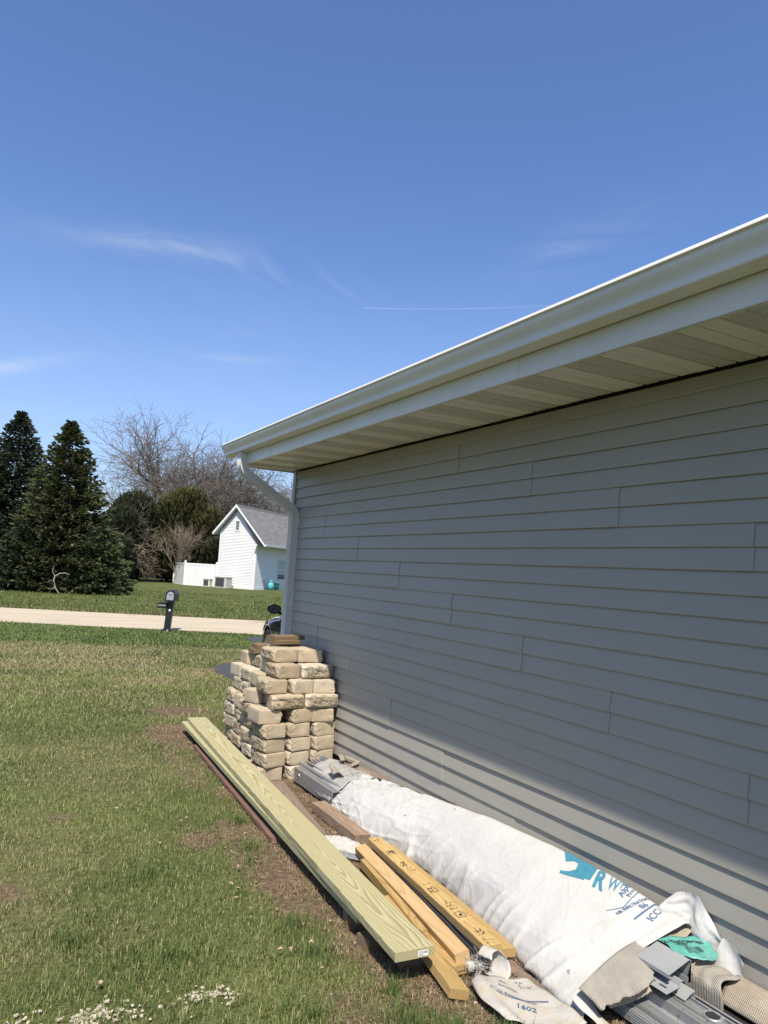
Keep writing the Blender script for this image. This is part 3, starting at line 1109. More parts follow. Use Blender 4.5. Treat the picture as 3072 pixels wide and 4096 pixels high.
    # downspout: rectangular, ribbed, with crimped elbows
    sec = []
    hw, hd = 0.050, 0.037           # y half-width, in-plane half-depth

    def ring(c, ang, s=1.0):
        # c = (x, z); ang = direction of travel in the x-z plane; the section lies across it
        d = Vector((math.cos(ang), math.sin(ang))); nn = Vector((-d.y, d.x))
        out = []
        prof = []
        for t in np.linspace(-1, 1, 13):
            prof.append((t, -1.0 + (0.28 if abs(math.sin(t * 3 * math.pi)) > 0.75 else 0.0)))
        for t in (-0.5, 0.0, 0.5):
            prof.append((1.0 - (0.05 if t == 0 else 0), t))
        for t in np.linspace(1, -1, 13):
            prof.append((t, 1.0 - (0.28 if abs(math.sin(t * 3 * math.pi)) > 0.75 else 0.0)))
        for t in (0.5, 0.0, -0.5):
            prof.append((-1.0 + (0.05 if t == 0 else 0), t))
        for a, b in prof:
            q = nn * (b * hd * s)
            out.append((c[0] + q.x, 6.755 + a * hw * s, c[1] + q.y))
        return out

    def sweep(name, pts2, sc, parent):
        mm = MB(); rings = []
        for (c, a), s in zip(pts2, sc):
            rings.append(ring(c, a, s))
        n = len(rings[0]); vs = [p for r_ in rings for p in r_]; fs = []
        for i in range(len(rings) - 1):
            for k in range(n):
                k2 = (k + 1) % n
                fs.append((i * n + k, i * n + k2, (i + 1) * n + k2, (i + 1) * n + k))
        fs.append(tuple(range(n))); fs.append(tuple(range((len(rings) - 1) * n, len(rings) * n)))
        mm.add(vs, fs)
        o = mm.build(name, 'downspout_paint', parent, fixn=True)
        auto_smooth(o, 25)
        return o

    ds = MB(); ds.box((2.168, 6.71, 2.785), (2.232, 6.80, 2.803))
    ds = ds.build('downspout', 'downspout_paint', g)
    down = -math.pi / 2
    slant = math.atan2(2.235 - 2.555, 2.762 - 2.235)
    def arc(c0, a0, a1, r, n, sgn):
        out = []; 
        p = Vector(c0)
        seg = abs(a1 - a0) * r / n
        a = a0
        for i in range(n + 1):
            out.append(((p.x, p.y), a))
            if i < n:
                am = a + (a1 - a0) / n / 2
                p = p + Vector((math.cos(am), math.sin(am))) * seg
                a = a + (a1 - a0) / n
        return out
    x_o = 2.200
    p1 = [((x_o, 2.797), down), ((x_o, 2.715), down)]
    e1 = arc((x_o, 2.715), down, slant, 0.145, 18, 1)
    end1 = e1[-1][0]
    # second elbow turns back to vertical at the wall
    e2len = abs(slant - down)
    probe = arc((0, 0), slant, down, 0.12, 18, 1)[-1][0]
    xv = 2.7795
    # slanted run: reach xv - probe.x
    tx = xv - probe[0]
    L = (tx - end1[0]) / math.cos(slant)
    st2 = (tx, end1[1] + L * math.sin(slant))
    e2 = arc(st2, slant, down, 0.12, 18, 1)
    crimp = lambda n: [1.0 + (0.055 if i % 2 else 0.0) for i in range(n)]
    sweep('upper_elbow', p1 + e1[1:], [1.0, 1.02] + crimp(len(e1) - 1), ds)
    sweep('offset_pipe', [(end1, slant), (st2, slant)], [0.985, 0.985], ds)
    sweep('lower_elbow', e2 + [((xv, e2[-1][0][1] - 0.06), down)], crimp(len(e2)) + [1.0], ds)
    zb = e2[-1][0][1] - 0.04
    sweep('middle_pipe', [((xv, zb), down), ((xv, 1.945), down)], [0.985, 0.985], ds)
    sweep('lower_pipe', [((xv, 1.955), down), ((xv, 1.93), down), ((xv, 1.925), down), ((xv, 0.24), down)], [1.05, 1.05, 1.0, 1.0], ds)
    # two small mud-dauber marks stuck on the siding
    for (yy, zz, s) in ((3.585, 2.345, 0.011), (3.47, 2.352, 0.008)):
        m = MB()
        m.lathe([(0.0, -0.006), (s * 0.8, -0.004), (s, 0.0), (s * 0.4, 0.003), (0.0, 0.004)], (WX - 0.012, yy, zz), 7, 'x')
        m.build('mud_spot', 'leaf_litter', g)


build_garage()


# ------------------------------------------------------------------ concrete block stack
def block_mesh(seed, groove=False):
    import bmesh
    bm = bmesh.new()
    nx, ny, nz = 5, 12, 6
    L, D, Hh = 0.298, 0.205, 0.1085
    vid = {}
    def P(i, j, k):
        x = i / nx; y = j / ny; z = k / nz
        px = x * D
        hw = 0.149 - 0.036 * x
        py = (y - 0.5) * 2 * hw
        pz = z * Hh
        s = seed * 13.7
        ch = 0.0
        if i == 0:
            # split face: lumpy, corners knocked back
            nzv = mnoise.noise(Vector((s, py * 17, pz * 24))) * 0.012 + mnoise.noise(Vector((s + 5, py * 45, pz * 50))) * 0.009
            ed = max(abs(y - 0.5) * 2, 0.0) ** 4 * 0.024 + max(abs(z - 0.5) * 2, 0) ** 6 * 0.010
            px += nzv + ed
        if i in (0, 1):
            pz += mnoise.noise(Vector((s + 9, py * 30, px * 30))) * (0.003 if k in (0, nz) else 0)
            py += mnoise.noise(Vector((s + 19, pz * 40, px * 30))) * (0.005 if j in (0, ny) else 0)
        else:
            pz += mnoise.noise(Vector((s + 9, py * 14, px * 14))) * (0.0012 if k in (0, nz) else 0)
            if groove and i == nx and j in (4, 8):
                px -= 0.010
        # ease the arrises
        cnt = (i in (0, nx)) + (j in (0, ny)) + (k in (0, nz))
        if cnt >= 2:
            cx, cy, cz = D / 2, 0, Hh / 2
            e = 0.0025
            px += e if i == 0 else (-e if i == nx else 0)
            py += e if j == 0 else (-e if j == ny else 0)
            pz += e if k == 0 else (-e if k == nz else 0)
        return (px, py, pz)
    def V(i, j, k):
        if (i, j, k) not in vid:
            vid[(i, j, k)] = bm.verts.new(P(i, j, k))
        return vid[(i, j, k)]
    for j in range(ny):
        for k in range(nz):
            bm.faces.new((V(0, j, k), V(0, j, k + 1), V(0, j + 1, k + 1), V(0, j + 1, k)))
            bm.faces.new((V(nx, j, k), V(nx, j + 1, k), V(nx, j + 1, k + 1), V(nx, j, k + 1)))
    for i in range(nx):
        for k in range(nz):
            bm.faces.new((V(i, 0, k), V(i + 1, 0, k), V(i + 1, 0, k + 1), V(i, 0, k + 1)))
            bm.faces.new((V(i, ny, k), V(i, ny, k + 1), V(i + 1, ny, k + 1), V(i + 1, ny, k)))
        for j in range(ny):
            bm.faces.new((V(i, j, 0), V(i, j + 1, 0), V(i + 1, j + 1, 0), V(i + 1, j, 0)))
            bm.faces.new((V(i, j, nz), V(i + 1, j, nz), V(i + 1, j + 1, nz), V(i, j + 1, nz)))
    me = bpy.data.meshes.new('concrete_block')
    bm.to_mesh(me); bm.free()
    me.materials.append(MATS['block_concrete'])
    return me


BLOCKS = [block_mesh(k, k % 2 == 1) for k in range(8)]
RH = 0.1122
_bi = 0


def put_block(cx, cy, row, rot, label, jit=1.0, dz=0.0, sx=1.0, core=False):
    """cx, cy: middle of the block in plan; row 1 is the lowest; rot in degrees, 0 = rough face towards the lawn."""
    global _bi
    o = bpy.data.objects.new('concrete_block', BLOCKS[_bi % len(BLOCKS)])
    _bi += 1
    COL.objects.link(o)
    a = R(rot + random.uniform(-4.2, 4.2) * jit)
    D = 0.1025 * sx
    o.rotation_euler = (random.uniform(-0.5, 0.5) * 0.028 * (1 if jit > .35 else 0), random.uniform(-0.5, 0.5) * 0.022 * (1 if jit > .35 else 0), a)
    o.scale = (sx, 1, 1)
    ox = cx - math.cos(a) * D; oy = cy - math.sin(a) * D
    o.location = (ox, oy, (row - 1) * RH + 0.002 + dz)
    tag(o, label, 'concrete block', 'concrete blocks in the stack by the wall')
    return o


def build_stack():
    rowname = {1: 'lowest course', 2: 'second course up', 3: 'third course up', 4: 'fourth course up', 5: 'fifth course up'}
    CORE = 'tan concrete block packed in the core of the stack behind the outer blocks'
    # regular lower courses: three wide at the front, four deep, rough faces to the lawn
    xs = (2.235, 2.462, 2.682)
    ycs = (5.655, 5.962, 6.268, 6.575)
    shift = (0.0, 0.022, 0.042, 0.062)
    front = ['front left corner block, rough side to the lawn', 'front middle block, smooth end to the camera', 'front right block touching the siding']
    side = ['', 'rough block just behind the front left corner', 'rough block third back on the lawn side', 'rough block rearmost on the lawn side']
    for row in range(1, 6):
        for c in range(3):
            if row == 5 and c == 0:
                continue
            jx = random.uniform(-0.010, 0.010)
            rot = 180 if (row == 5 and c == 2) else 0
            put_block(xs[c] + jx, ycs[0] + random.uniform(-0.012, 0.010), row, rot, '%s, %s' % (front[c], rowname[row]))
        for q in (1, 2, 3):
            x = xs[0] + shift[q]
            if row == 5 and q == 2:
                put_block(x - 0.005, ycs[q], row, 180, 'smooth pale block third back on the lawn side, fifth course up')
            elif row == 5 and q == 1:
                put_block(x - 0.035, ycs[q] - 0.005, row, 8, 'pale rough block jutting to the lawn behind the grooved corner block')
            else:
                jx = random.uniform(-0.020, 0.008) if row > 1 else 0.0
                put_block(x + jx, ycs[q], row, 0, '%s, %s' % (side[q], rowname[row]), 1.3)
            put_block(2.545, ycs[q], row, 0, CORE, 0.3)
    # fifth course, turned corner block with grooves
    put_block(2.200, 5.670, 5, 184, 'smooth grooved corner block pushed out to the left, fifth course up', 0.4, sx=1.02)
    # sixth course
    put_block(2.262, 5.925, 6, -82, 'smooth block with a shadowed right side, left in the fourth course down', 0.5)
    put_block(2.335, 5.612, 6, 94, 'wide rough-faced block facing the camera, left of its twin', 0.5)
    put_block(2.645, 5.612, 6, 88, 'wide darker rough-faced block facing the camera, beside the siding', 0.5)
    put_block(2.325, 6.24, 6, 0, 'shaded block set back on the lawn side, fourth course down')
    put_block(2.340, 6.55, 6, 0, 'shaded rearmost block, fourth course down')
    for cy in (5.92, 6.24, 6.56):
        put_block(2.590, cy, 6, 0, CORE, 0.3)
    # seventh
    put_block(2.262, 5.735, 7, -5, 'corner block with rough left side and shadow on its end, third course down', 0.4)
    put_block(2.480, 5.715, 7, 0, 'middle block with a chipped lower edge, third course down', 0.5)
    put_block(2.695, 5.715, 7, 180, 'smooth tan block against the siding, third course down', 0.5)
    put_block(2.322, 6.045, 7, 180, 'smooth grooved pale block behind the corner, third course down', 0.6)
    put_block(2.338, 6.355, 7, 0, 'rough speckled block on the lawn side, third course down', 0.6)
    put_block(2.350, 6.655, 7, 182, 'smooth pale block at the far left end, third course down', 0.6)
    for cy in (6.03, 6.34, 6.65):
        put_block(2.610, cy, 7, 0, CORE, 0.3)
    # eighth
    put_block(2.380, 5.800, 8, 2, 'corner block with a dark pitted left side, second course down', 0.4, sx=1.10)
    put_block(2.640, 5.735, 8, 91, 'wide rough-faced stained block beside the siding, second course down', 0.5)
    put_block(2.435, 6.105, 8, 180, 'smooth pale block behind the corner block, second course down', 0.5)
    put_block(2.450, 6.400, 8, 0, 'brown stained rough block on the lawn side, second course down', 0.5)
    put_block(2.440, 6.680, 8, 177, 'smooth cream block at the far left end, second course down', 0.5)
    for cy in (6.02, 6.33, 6.64):
        put_block(2.685, cy, 8, 0, CORE, 0.3)
    # ninth
    put_block(2.402, 5.965, 9, 4, 'block with a dark pitted left side, left end of the top course', 0.4, sx=1.22)
    put_block(2.655, 5.960, 9, 184, 'smooth block with a chipped top edge beside the siding, top course', 0.4, sx=1.18)
    put_block(2.590, 6.290, 9, -88, 'pale flat block at the back of the top course, half hidden', 0.5)


build_stack()


# ------------------------------------------------------------------ lumber
def board(name, label, cat, p0, p1, width, thick, mat, group=None, roll=0.0, warp=0.003, rough_end=False, seg=14, parent=None, chamfer=0.003, ragged=0.0):
    """p0, p1: centres of the top face at both ends. Local X width, Y length, Z thickness (top at z = 0)."""
    p0 = Vector(p0); p1 = Vector(p1)
    d = p1 - p0; L = d.length
    w = width / 2
    c = chamfer
    prof = [(-w, -c), (-w + c, 0), (w - c, 0), (w, -c), (w, -thick + c), (w - c, -thick), (-w + c, -thick), (-w, -thick + c)]
    m = MB(); n = len(prof)
    vs = []
    ph = random.uniform(0, 6)
    for i in range(seg + 1):
        t = i / seg
        dz = math.sin(math.pi * t) * warp * math.sin(ph) + warp * 0.4 * math.sin(5 * t + ph)
        dx = warp * 0.8 * math.sin(3.1 * t + ph * 2)
        for q, (x, z) in enumerate(prof):
            jx = jz = jy = 0
            if ragged > 0:
                jx = mnoise.noise(Vector((q * 3.1, t * L * 7, ph))) * ragged
                jz = mnoise.noise(Vector((q * 5.7, t * L * 6, ph + 4))) * ragged * 0.5
                if i in (0, seg):
                    jy = mnoise.noise(Vector((q * 2.1, i, ph + 8))) * ragged * 5
            vs.append((x + dx + jx, L * t + jy, z + dz + jz))
    fs = []
    for i in range(seg):
        for k in range(n):
            k2 = (k + 1) % n
            fs.append((i * n + k, (i + 1) * n + k, (i + 1) * n + k2, i * n + k2))
    fs.append(tuple(range(n))); fs.append(tuple(range((seg + 1) * n - 1, seg * n - 1, -1)))
    m.add(vs, fs)
    me = m.mesh(name, mat, fixn=True)
    o = bpy.data.objects.new(name, me)
    COL.objects.link(o)
    yv = d.normalized()
    xv = yv.cross(Vector((0, 0, 1))).normalized()
    zv = xv.cross(yv)
    if roll:
        rm = Matrix.Rotation(R(roll), 3, yv)
        xv = rm @ xv; zv = rm @ zv
    mt = Matrix((xv, yv, zv)).transposed().to_4x4()
    mt.translation = p0
    o.matrix_world = mt
    if label:
        tag(o, label, cat, group)
    return o


def build_lumber():
    GP = 'loose boards beside the wrapped bundle'
    # two 2x8 boards, the top one bright and new
    zt = 0.158
    b0 = board('pine_board', 'long new pale green treated pine board on top, running to the block stack', 'board', (1.753, 2.615, zt), (2.118, 7.33, zt - 0.002), 0.186, 0.038, 'treated_pine', GP, warp=0.002, seg=24)
    # retail tag stapled to its near end
    m = MB()
    m.add([(-0.0, -0.0018, -0.032), (0.048, -0.0018, -0.032), (0.048, -0.0018, -0.008), (0.0, -0.0018, -0.008)], [(0, 1, 2, 3)])
    lab = bpy.data.objects.new('paper_tag', m.mesh('paper_tag', 'white_sticker')); COL.objects.link(lab); lab.parent = b0
    lab.location = (0.012, 0, 0)
    m = MB()
    for k in range(4):
        m.add([(0.004, -0.0024, -0.012 - k * 0.005), (0.026 + 0.004 * (k % 2), -0.0024, -0.012 - k * 0.005), (0.026, -0.0024, -0.0135 - k * 0.005), (0.004, -0.0024, -0.0135 - k * 0.005)], [(0, 3, 2, 1)])
    for k in range(3):
        m.add([(0.030 + k * 0.005, -0.0024, -0.011), (0.033 + k * 0.005, -0.0024, -0.011), (0.033 + k * 0.005, -0.0024, -0.022), (0.030 + k * 0.005, -0.0024, -0.022)], [(0, 3, 2, 1)])
    mk = bpy.data.objects.new('tag_print', m.mesh('tag_print', 'ink_black')); COL.objects.link(mk); mk.parent = lab
    board('pine_board', 'second green treated board lying right under the bright top board', 'board', (1.800, 3.045, zt - 0.040), (2.070, 7.36, zt - 0.042), 0.184, 0.038, 'treated_pine_green', GP, warp=0.002, seg=20)
    # cross pieces that carry them
    def sleeper(p0, p1, w, h, label, mat='brown_treated'):
        return board('wood_sleeper', label, 'wood block', p0, p1, w, h, mat, 'wood blocks under the long boards', warp=0.0, seg=3)
    zz = zt - 0.080
    sleeper((1.735, 3.22, zz), (1.94, 3.16, zz), 0.10, zz + 0.010, 'brown wood block under the boards, next to the grass edge')
    sleeper((1.70, 2.97, 0.060), (1.86, 3.00, 0.060), 0.09, 0.065, 'low brown wood block under the near end of the lower board', 'brown_treated')
    sleeper((1.775, 2.80, zt - 0.040), (1.905, 2.78, zt - 0.040), 0.09, 0.120, 'upright brown wood block right under the near end of the top board')
    sleeper((1.88, 5.2, zz), (2.10, 5.18, zz), 0.09, zz + 0.01, 'hidden wood block under the middle of the long boards')
    sleeper((2.02, 6.95, zz), (2.24, 6.93, zz), 0.09, zz + 0.01, 'wood block under the far end of the long boards')
    # angled 2x4 under the near end, and short stubs
    board('angled_stud', 'short yellow treated stud slanting out from under the bright board end', 'board', (1.945, 2.86, 0.066), (1.873, 2.455, 0.052), 0.089, 0.038, 'yellow_pine', GP, seg=6, roll=-14)
    board('stud_end', 'dark-ended stub of treated stud beneath the pale cedar stud end', 'board', (2.010, 3.3, 0.058), (1.975, 2.60, 0.054), 0.07, 0.038, 'yellow_pine', GP, seg=4)
    board('stud_end', 'thin yellow stud hidden between the bright board and the cedar stud', 'board', (2.105, 3.72, 0.075), (1.985, 2.90, 0.065), 0.040, 0.050, 'yellow_pine', GP, seg=6)
    # cedar, stamped stud and the board beside it
    board('cedar_stud', 'smooth light orange cedar stud with a rough-sawn left edge', 'board', (1.995, 2.62, 0.096), (2.165, 3.875, 0.092), 0.070, 0.048, 'cedar', GP, warp=0.004, roll=-12, seg=12)
    stud = board('stamped_stud', 'pine stud with black ink stamps along its top, next to the white bundle', 'board', (2.176, 2.62, 0.092), (2.306, 3.965, 0.088), 0.080, 0.040, 'spruce_stud', GP, warp=0.003, roll=-3, seg=12)
    board('twisted_stud', 'twisted honey-coloured board tucked between the stamped stud and the bundle', 'board', (2.246, 2.62, 0.060), (2.374, 3.90, 0.058), 0.090, 0.038, 'yellow_pine', GP, warp=0.008, roll=6, seg=14)
    # weathered pieces further back
    board('old_plank', 'weathered brown cracked timber at the far end of the bundle', 'board', (2.292, 4.08, 0.068), (2.290, 4.74, 0.074), 0.105, 0.062, 'weathered_wood', GP, warp=0.004, ragged=0.004, seg=12)
    board('old_plank', 'long flat rotten brown plank lying beside the bright board under the stack side', 'board', (2.05, 4.15, 0.026), (2.235, 5.46, 0.024), 0.145, 0.026, 'grey_wood', GP, warp=0.003, ragged=0.006, seg=14)
    board('red_plank', 'rotten reddish plank on the grass left of the bright board', 'board', (1.83, 4.30, 0.036), (1.985, 6.70, 0.040), 0.115, 0.030, 'red_board', GP, warp=0.003, ragged=0.006, seg=26)
    board('red_plank', 'small broken dark red plank end sticking out from under the bright board', 'board', (2.03, 4.10, 0.028), (2.13, 4.22, 0.028), 0.06, 0.024, 'red_board', GP, ragged=0.006, seg=4)
    board('earth_plank', 'half-buried brown stake along the bottom of the bundle', 'board', (2.185, 1.9, 0.018), (2.245, 2.62, 0.012), 0.06, 0.04, 'grey_wood', GP, warp=0.002, seg=8)
    # ink stamps and smudges on the stamped stud
    mi = MB(); rr = random.Random(12)
    def quad(x, y, w, h, a=0.0):
        ca, sa = math.cos(a), math.sin(a)
        pts = [(-w / 2, -h / 2), (w * .1, -h * rr.uniform(.45, .6)), (w / 2, -h * rr.uniform(.2, .5)), (w / 2, h / 2), (-w * .1, h * rr.uniform(.4, .6)), (-w * rr.uniform(.3, .5), h / 2)]
        mi.add([(x + p * ca - q * sa, y + p * sa + q * ca, 0.0012) for p, q in pts], [(0, 1, 2, 3, 4, 5)])
    for cy, kind in ((0.04, 's'), (0.12, 'b'), (0.30, 'r'), (0.37, 's'), (0.42, 's'), (0.58, 'r'), (0.64, 's'), (0.86, 's'), (0.92, 'b'), (1.10, 'r'), (1.31, 's')):
        if kind == 'r':
            for (x, y, w, h) in ((0.0, cy - .026, .046, .0025), (0.0, cy + .026, .040, .0025), (-.023, cy, .0025, .052), (.023, cy, .0025, .044)):
                quad(x, y, w, h)
            for _ in range(9):
                quad(rr.uniform(-.017, .017), cy + rr.uniform(-.019, .019), rr.uniform(.003, .013), rr.uniform(.003, .009), rr.uniform(0, 3))
        elif kind == 's':
            for _ in range(12):
                quad(rr.uniform(-.022, .022), cy + rr.uniform(-.03, .03), rr.uniform(.002, .008), rr.uniform(.002, .007), rr.uniform(0, 3))
        else:
            for _ in range(16):
                quad(rr.gauss(0, .010), cy + rr.gauss(0, .017), rr.uniform(.003, .010), rr.uniform(.003, .009), rr.uniform(0, 3))
    ik = bpy.data.objects.new('ink_stamps', mi.mesh('ink_stamps', 'ink_black')); COL.objects.link(ik); ik.parent = stud; stuff(ik)
    # roofing felt panel in the dark gap between the studs
    m = MB()
    def felt(u, v):
        y = 2.66 + u * 1.15
        x = 2.035 + 0.12 * u + v * 0.16
        return (x, y, 0.035 + 0.012 * math.sin(9 * v + 3 * u) * v + 0.006 * mnoise.noise(Vector((x * 9, y * 6, 0))))
    m.grid(felt, 24, 8)
    for k in range(3):
        m.bar((2.10 + 0.018 * k, 2.68, 0.044 + 0.003 * k), (2.20 + 0.018 * k, 3.55, 0.044 + 0.003 * k), 0.004, 0.004)
    o = m.build('roofing_felt', 'roof_felt', None, True, origin=(2.1, 3.0, 0.0))
    tag(o, 'black roofing felt panel lying between the cedar stud and the stamped stud', 'felt')
    # planks on top of the stack
    G2 = 'short boards left on top of the block stack'
    zt2 = 9 * RH + 0.006
    board('short_plank', 'lower of two short brown planks on the back of the block stack', 'board', (2.405, 6.16, zt2 + 0.038), (2.665, 6.22, zt2 + 0.038), 0.14, 0.038, 'brown_treated', G2, seg=4)
    board('short_plank', 'upper of two short brown planks on the block stack, nearest the downspout', 'board', (2.400, 6.19, zt2 + 0.077), (2.725, 6.25, zt2 + 0.077), 0.14, 0.038, 'brown_treated', G2, seg=4)
    z8 = 8 * RH + 0.003
    for k, (yy, lay, lb) in enumerate(((6.42, 0, 'lower stud end at the left on the stack, nearest the camera'), (6.52, 0, 'lower stud end behind the first on the block stack'),
                                       (6.43, 1, 'upper stud end on the left pile, nearest the camera'), (6.53, 1, 'upper stud end behind the first on the left pile'))):
        board('stud_offcut', 'dark brown ' + lb, 'board', (2.325 + 0.012 * lay + 0.01 * k, yy, z8 + 0.042 + lay * 0.041), (2.565, yy + 0.01, z8 + 0.042 + lay * 0.041), 0.089, 0.038, 'brown_treated', 'stud offcuts on the back of the stack', seg=3)


build_lumber()


# ------------------------------------------------------------------ the wrapped bundle along the wall
def lerp_tab(tab, y):
    for (a, va), (b, vb) in zip(tab, tab[1:]):
        if y >= b:
            t = (y - a) / (b - a)
            return tuple(p + (q - p) * min(max(t, 0), 1) for p, q in zip(va, vb))
    return tab[-1][1]


# y -> (left x, shoulder x, shoulder z, crest x, crest z, right x)
BT = [(4.90, (2.425, 2.485, 0.135, 2.650, 0.205, 2.760)), (4.60, (2.375, 2.455, 0.165, 2.655, 0.240, 2.775)), (4.30, (2.355, 2.465, 0.195, 2.665, 0.270, 2.785)),
      (4.00, (2.400, 2.475, 0.205, 2.670, 0.300, 2.790)), (3.70, (2.440, 2.510, 0.215, 2.680, 0.325, 2.795)), (3.40, (2.420, 2.500, 0.220, 2.695, 0.352, 2.797)),
      (3.10, (2.390, 2.470, 0.218, 2.705, 0.362, 2.797)), (2.80, (2.335, 2.430, 0.210, 2.710, 0.368, 2.797)), (2.50, (2.275, 2.400, 0.190, 2.715, 0.364, 2.797)),
      (2.30, (2.245, 2.390, 0.165, 2.720, 0.350, 2.797)), (2.14, (2.235, 2.395, 0.148, 2.728, 0.328, 2.797)), (1.9, (2.22, 2.39, .13, 2.73, .30, 2.79))]


def wrap_pt(y, v, wr=1.0, lift=0.0):
    """v in 0..1 across the sleeve: 0 = ground on the lawn side, 1 = ground at the wall."""
    xl, xs, zs, xc, zc, xr = lerp_tab(BT, y)
    pts = [Vector((xl, 0.006)), Vector((xl + 0.004, 0.045)), Vector((xl * .45 + xs * .55, zs * 0.70)), Vector((xs + 0.012, zs)), Vector((xs * .5 + xc * .5, zs * .42 + zc * .58 + 0.004)),
           Vector((xc - 0.03, zc - 0.006)), Vector((xc + 0.02, zc)), Vector((xr - 0.012, zc - 0.055)), Vector((xr, zc * 0.45)), Vector((xr - 0.01, 0.01))]
    vs = [0.0, 0.07, 0.24, 0.38, 0.58, 0.73, 0.79, 0.86, 0.93, 1.0]
    for i in range(len(vs) - 1):
        if v <= vs[i + 1] + 1e-9:
            t = (v - vs[i]) / (vs[i + 1] - vs[i])
            p0 = pts[max(i - 1, 0)]; p1 = pts[i]; p2 = pts[i + 1]; p3 = pts[min(i + 2, len(pts) - 1)]
            q = 0.5 * ((2 * p1) + (p2 - p0) * t + (2 * p0 - 5 * p1 + 4 * p2 - p3) * t * t + (3 * p1 - p0 - 3 * p2 + p3) * t ** 3)
            d = (p2 - p1).normalized()
            break
    nrm = Vector((-d.y, d.x))
    a = 0.0
    if wr:
        # transverse drape folds, strongest low on the lawn side
        low = max(0.0, 1 - v / 0.42)
        f1 = mnoise.noise(Vector((y * 5.5 + v * 3.0, v * 2.0, 1.0)))
        ridge = 1 - abs(mnoise.noise(Vector((y * 8.0 - v * 5.0, v * 1.6, 4.2)))) * 2.2
        f3 = mnoise.noise(Vector((y * 16 + v * 8, v * 9.0, 9.0)))
        soft = mnoise.noise(Vector((y * 4.0, v * 6.0, 12.0)))
        fine = 1 - abs(mnoise.noise(Vector((y * 13.0 + v * 11, v * 7.0, 24.0)))) * 2
        far = min(1.0, max(0.0, (y - 3.3) / 1.2))
        gate = 0.35 + 1.1 * max(0.0, mnoise.noise(Vector((y * 1.7 + 3.0, v * 2.2, 33.0))) + 0.25)
        diag = 1 - abs(mnoise.noise(Vector((y * 4.6 + v * 9.0, v * 4.0 - y * 1.5, 41.0)))) * 2.4
        def cre(px, py, s, w):
            q = abs(mnoise.noise(Vector((px, py, s))))
            return max(0.0, 1 - q / w)
        low2 = max(0.0, 1 - v / 0.36) ** 0.7
        k1 = cre(y * 3.4 + v * 7.5, v * 3.0 - y * 1.2, 41.0, 0.16)
        k2 = cre(y * 5.2 - v * 5.0, v * 3.5 + y * 1.4, 57.0, 0.13)
        k3 = cre(y * 7.5 + v * 1.5, v * 1.2, 63.0, 0.20)
        far2 = min(1.0, max(0.0, (y - 3.6) / 0.9))
        a = f1 * (0.003 + 0.016 * low2) + k3 * (0.0012 + 0.018 * low2) * (0.5 + gate * .5) + k1 * (0.0022 + 0.006 * far2) + k2 * (0.0010 + 0.004 * far2) + soft * 0.005 + far2 * ridge * 0.004
        a -= 0.006
        if v > 0.85:
            a *= 0.2
        a *= wr
    p = q + nrm * (a + lift)
    return Vector((min(p.x, 2.800), y, max(p.y, 0.008)))


def hem_y(v):
    """Where the near opening of the sleeve lies."""
    if v < 0.5:
        return 2.135 + 0.03 * math.sin(v * 6)
    return 2.135 + 0.03 * math.sin(v * 6) - 0.06 * (v - 0.5) * 2


def far_y(v):
    return 4.90 + 0.10 * math.sin(v * 5.0 + 0.6) - 0.12 * max(0, 0.4 - v) + 0.02 * math.sin(v * 60)


def text_mesh(s, size=1.0, weight=0.0):
    cu = bpy.data.curves.new('lettering', 'FONT')
    cu.body = s; cu.size = size; cu.resolution_u = 3
    cu.offset = weight
    o = bpy.data.objects.new('lettering', cu)
    me = bpy.data.meshes.new_from_object(o)
    import bmesh
    bm = bmesh.new(); bm.from_mesh(me)
    bmesh.ops.triangulate(bm, faces=bm.faces)
    for _ in range(2):
        ed = [e for e in bm.edges if e.calc_length() > size * 0.3]
        if ed:
            bmesh.ops.subdivide_edges(bm, edges=ed, cuts=1)
            bmesh.ops.triangulate(bm, faces=bm.faces)
    vs = [tuple(v.co) for v in bm.verts]; fs = [tuple(v.index for v in f.verts) for f in bm.faces]
    bm.free()
    bpy.data.objects.remove(o); bpy.data.curves.remove(cu); bpy.data.meshes.remove(me)
    return vs, fs


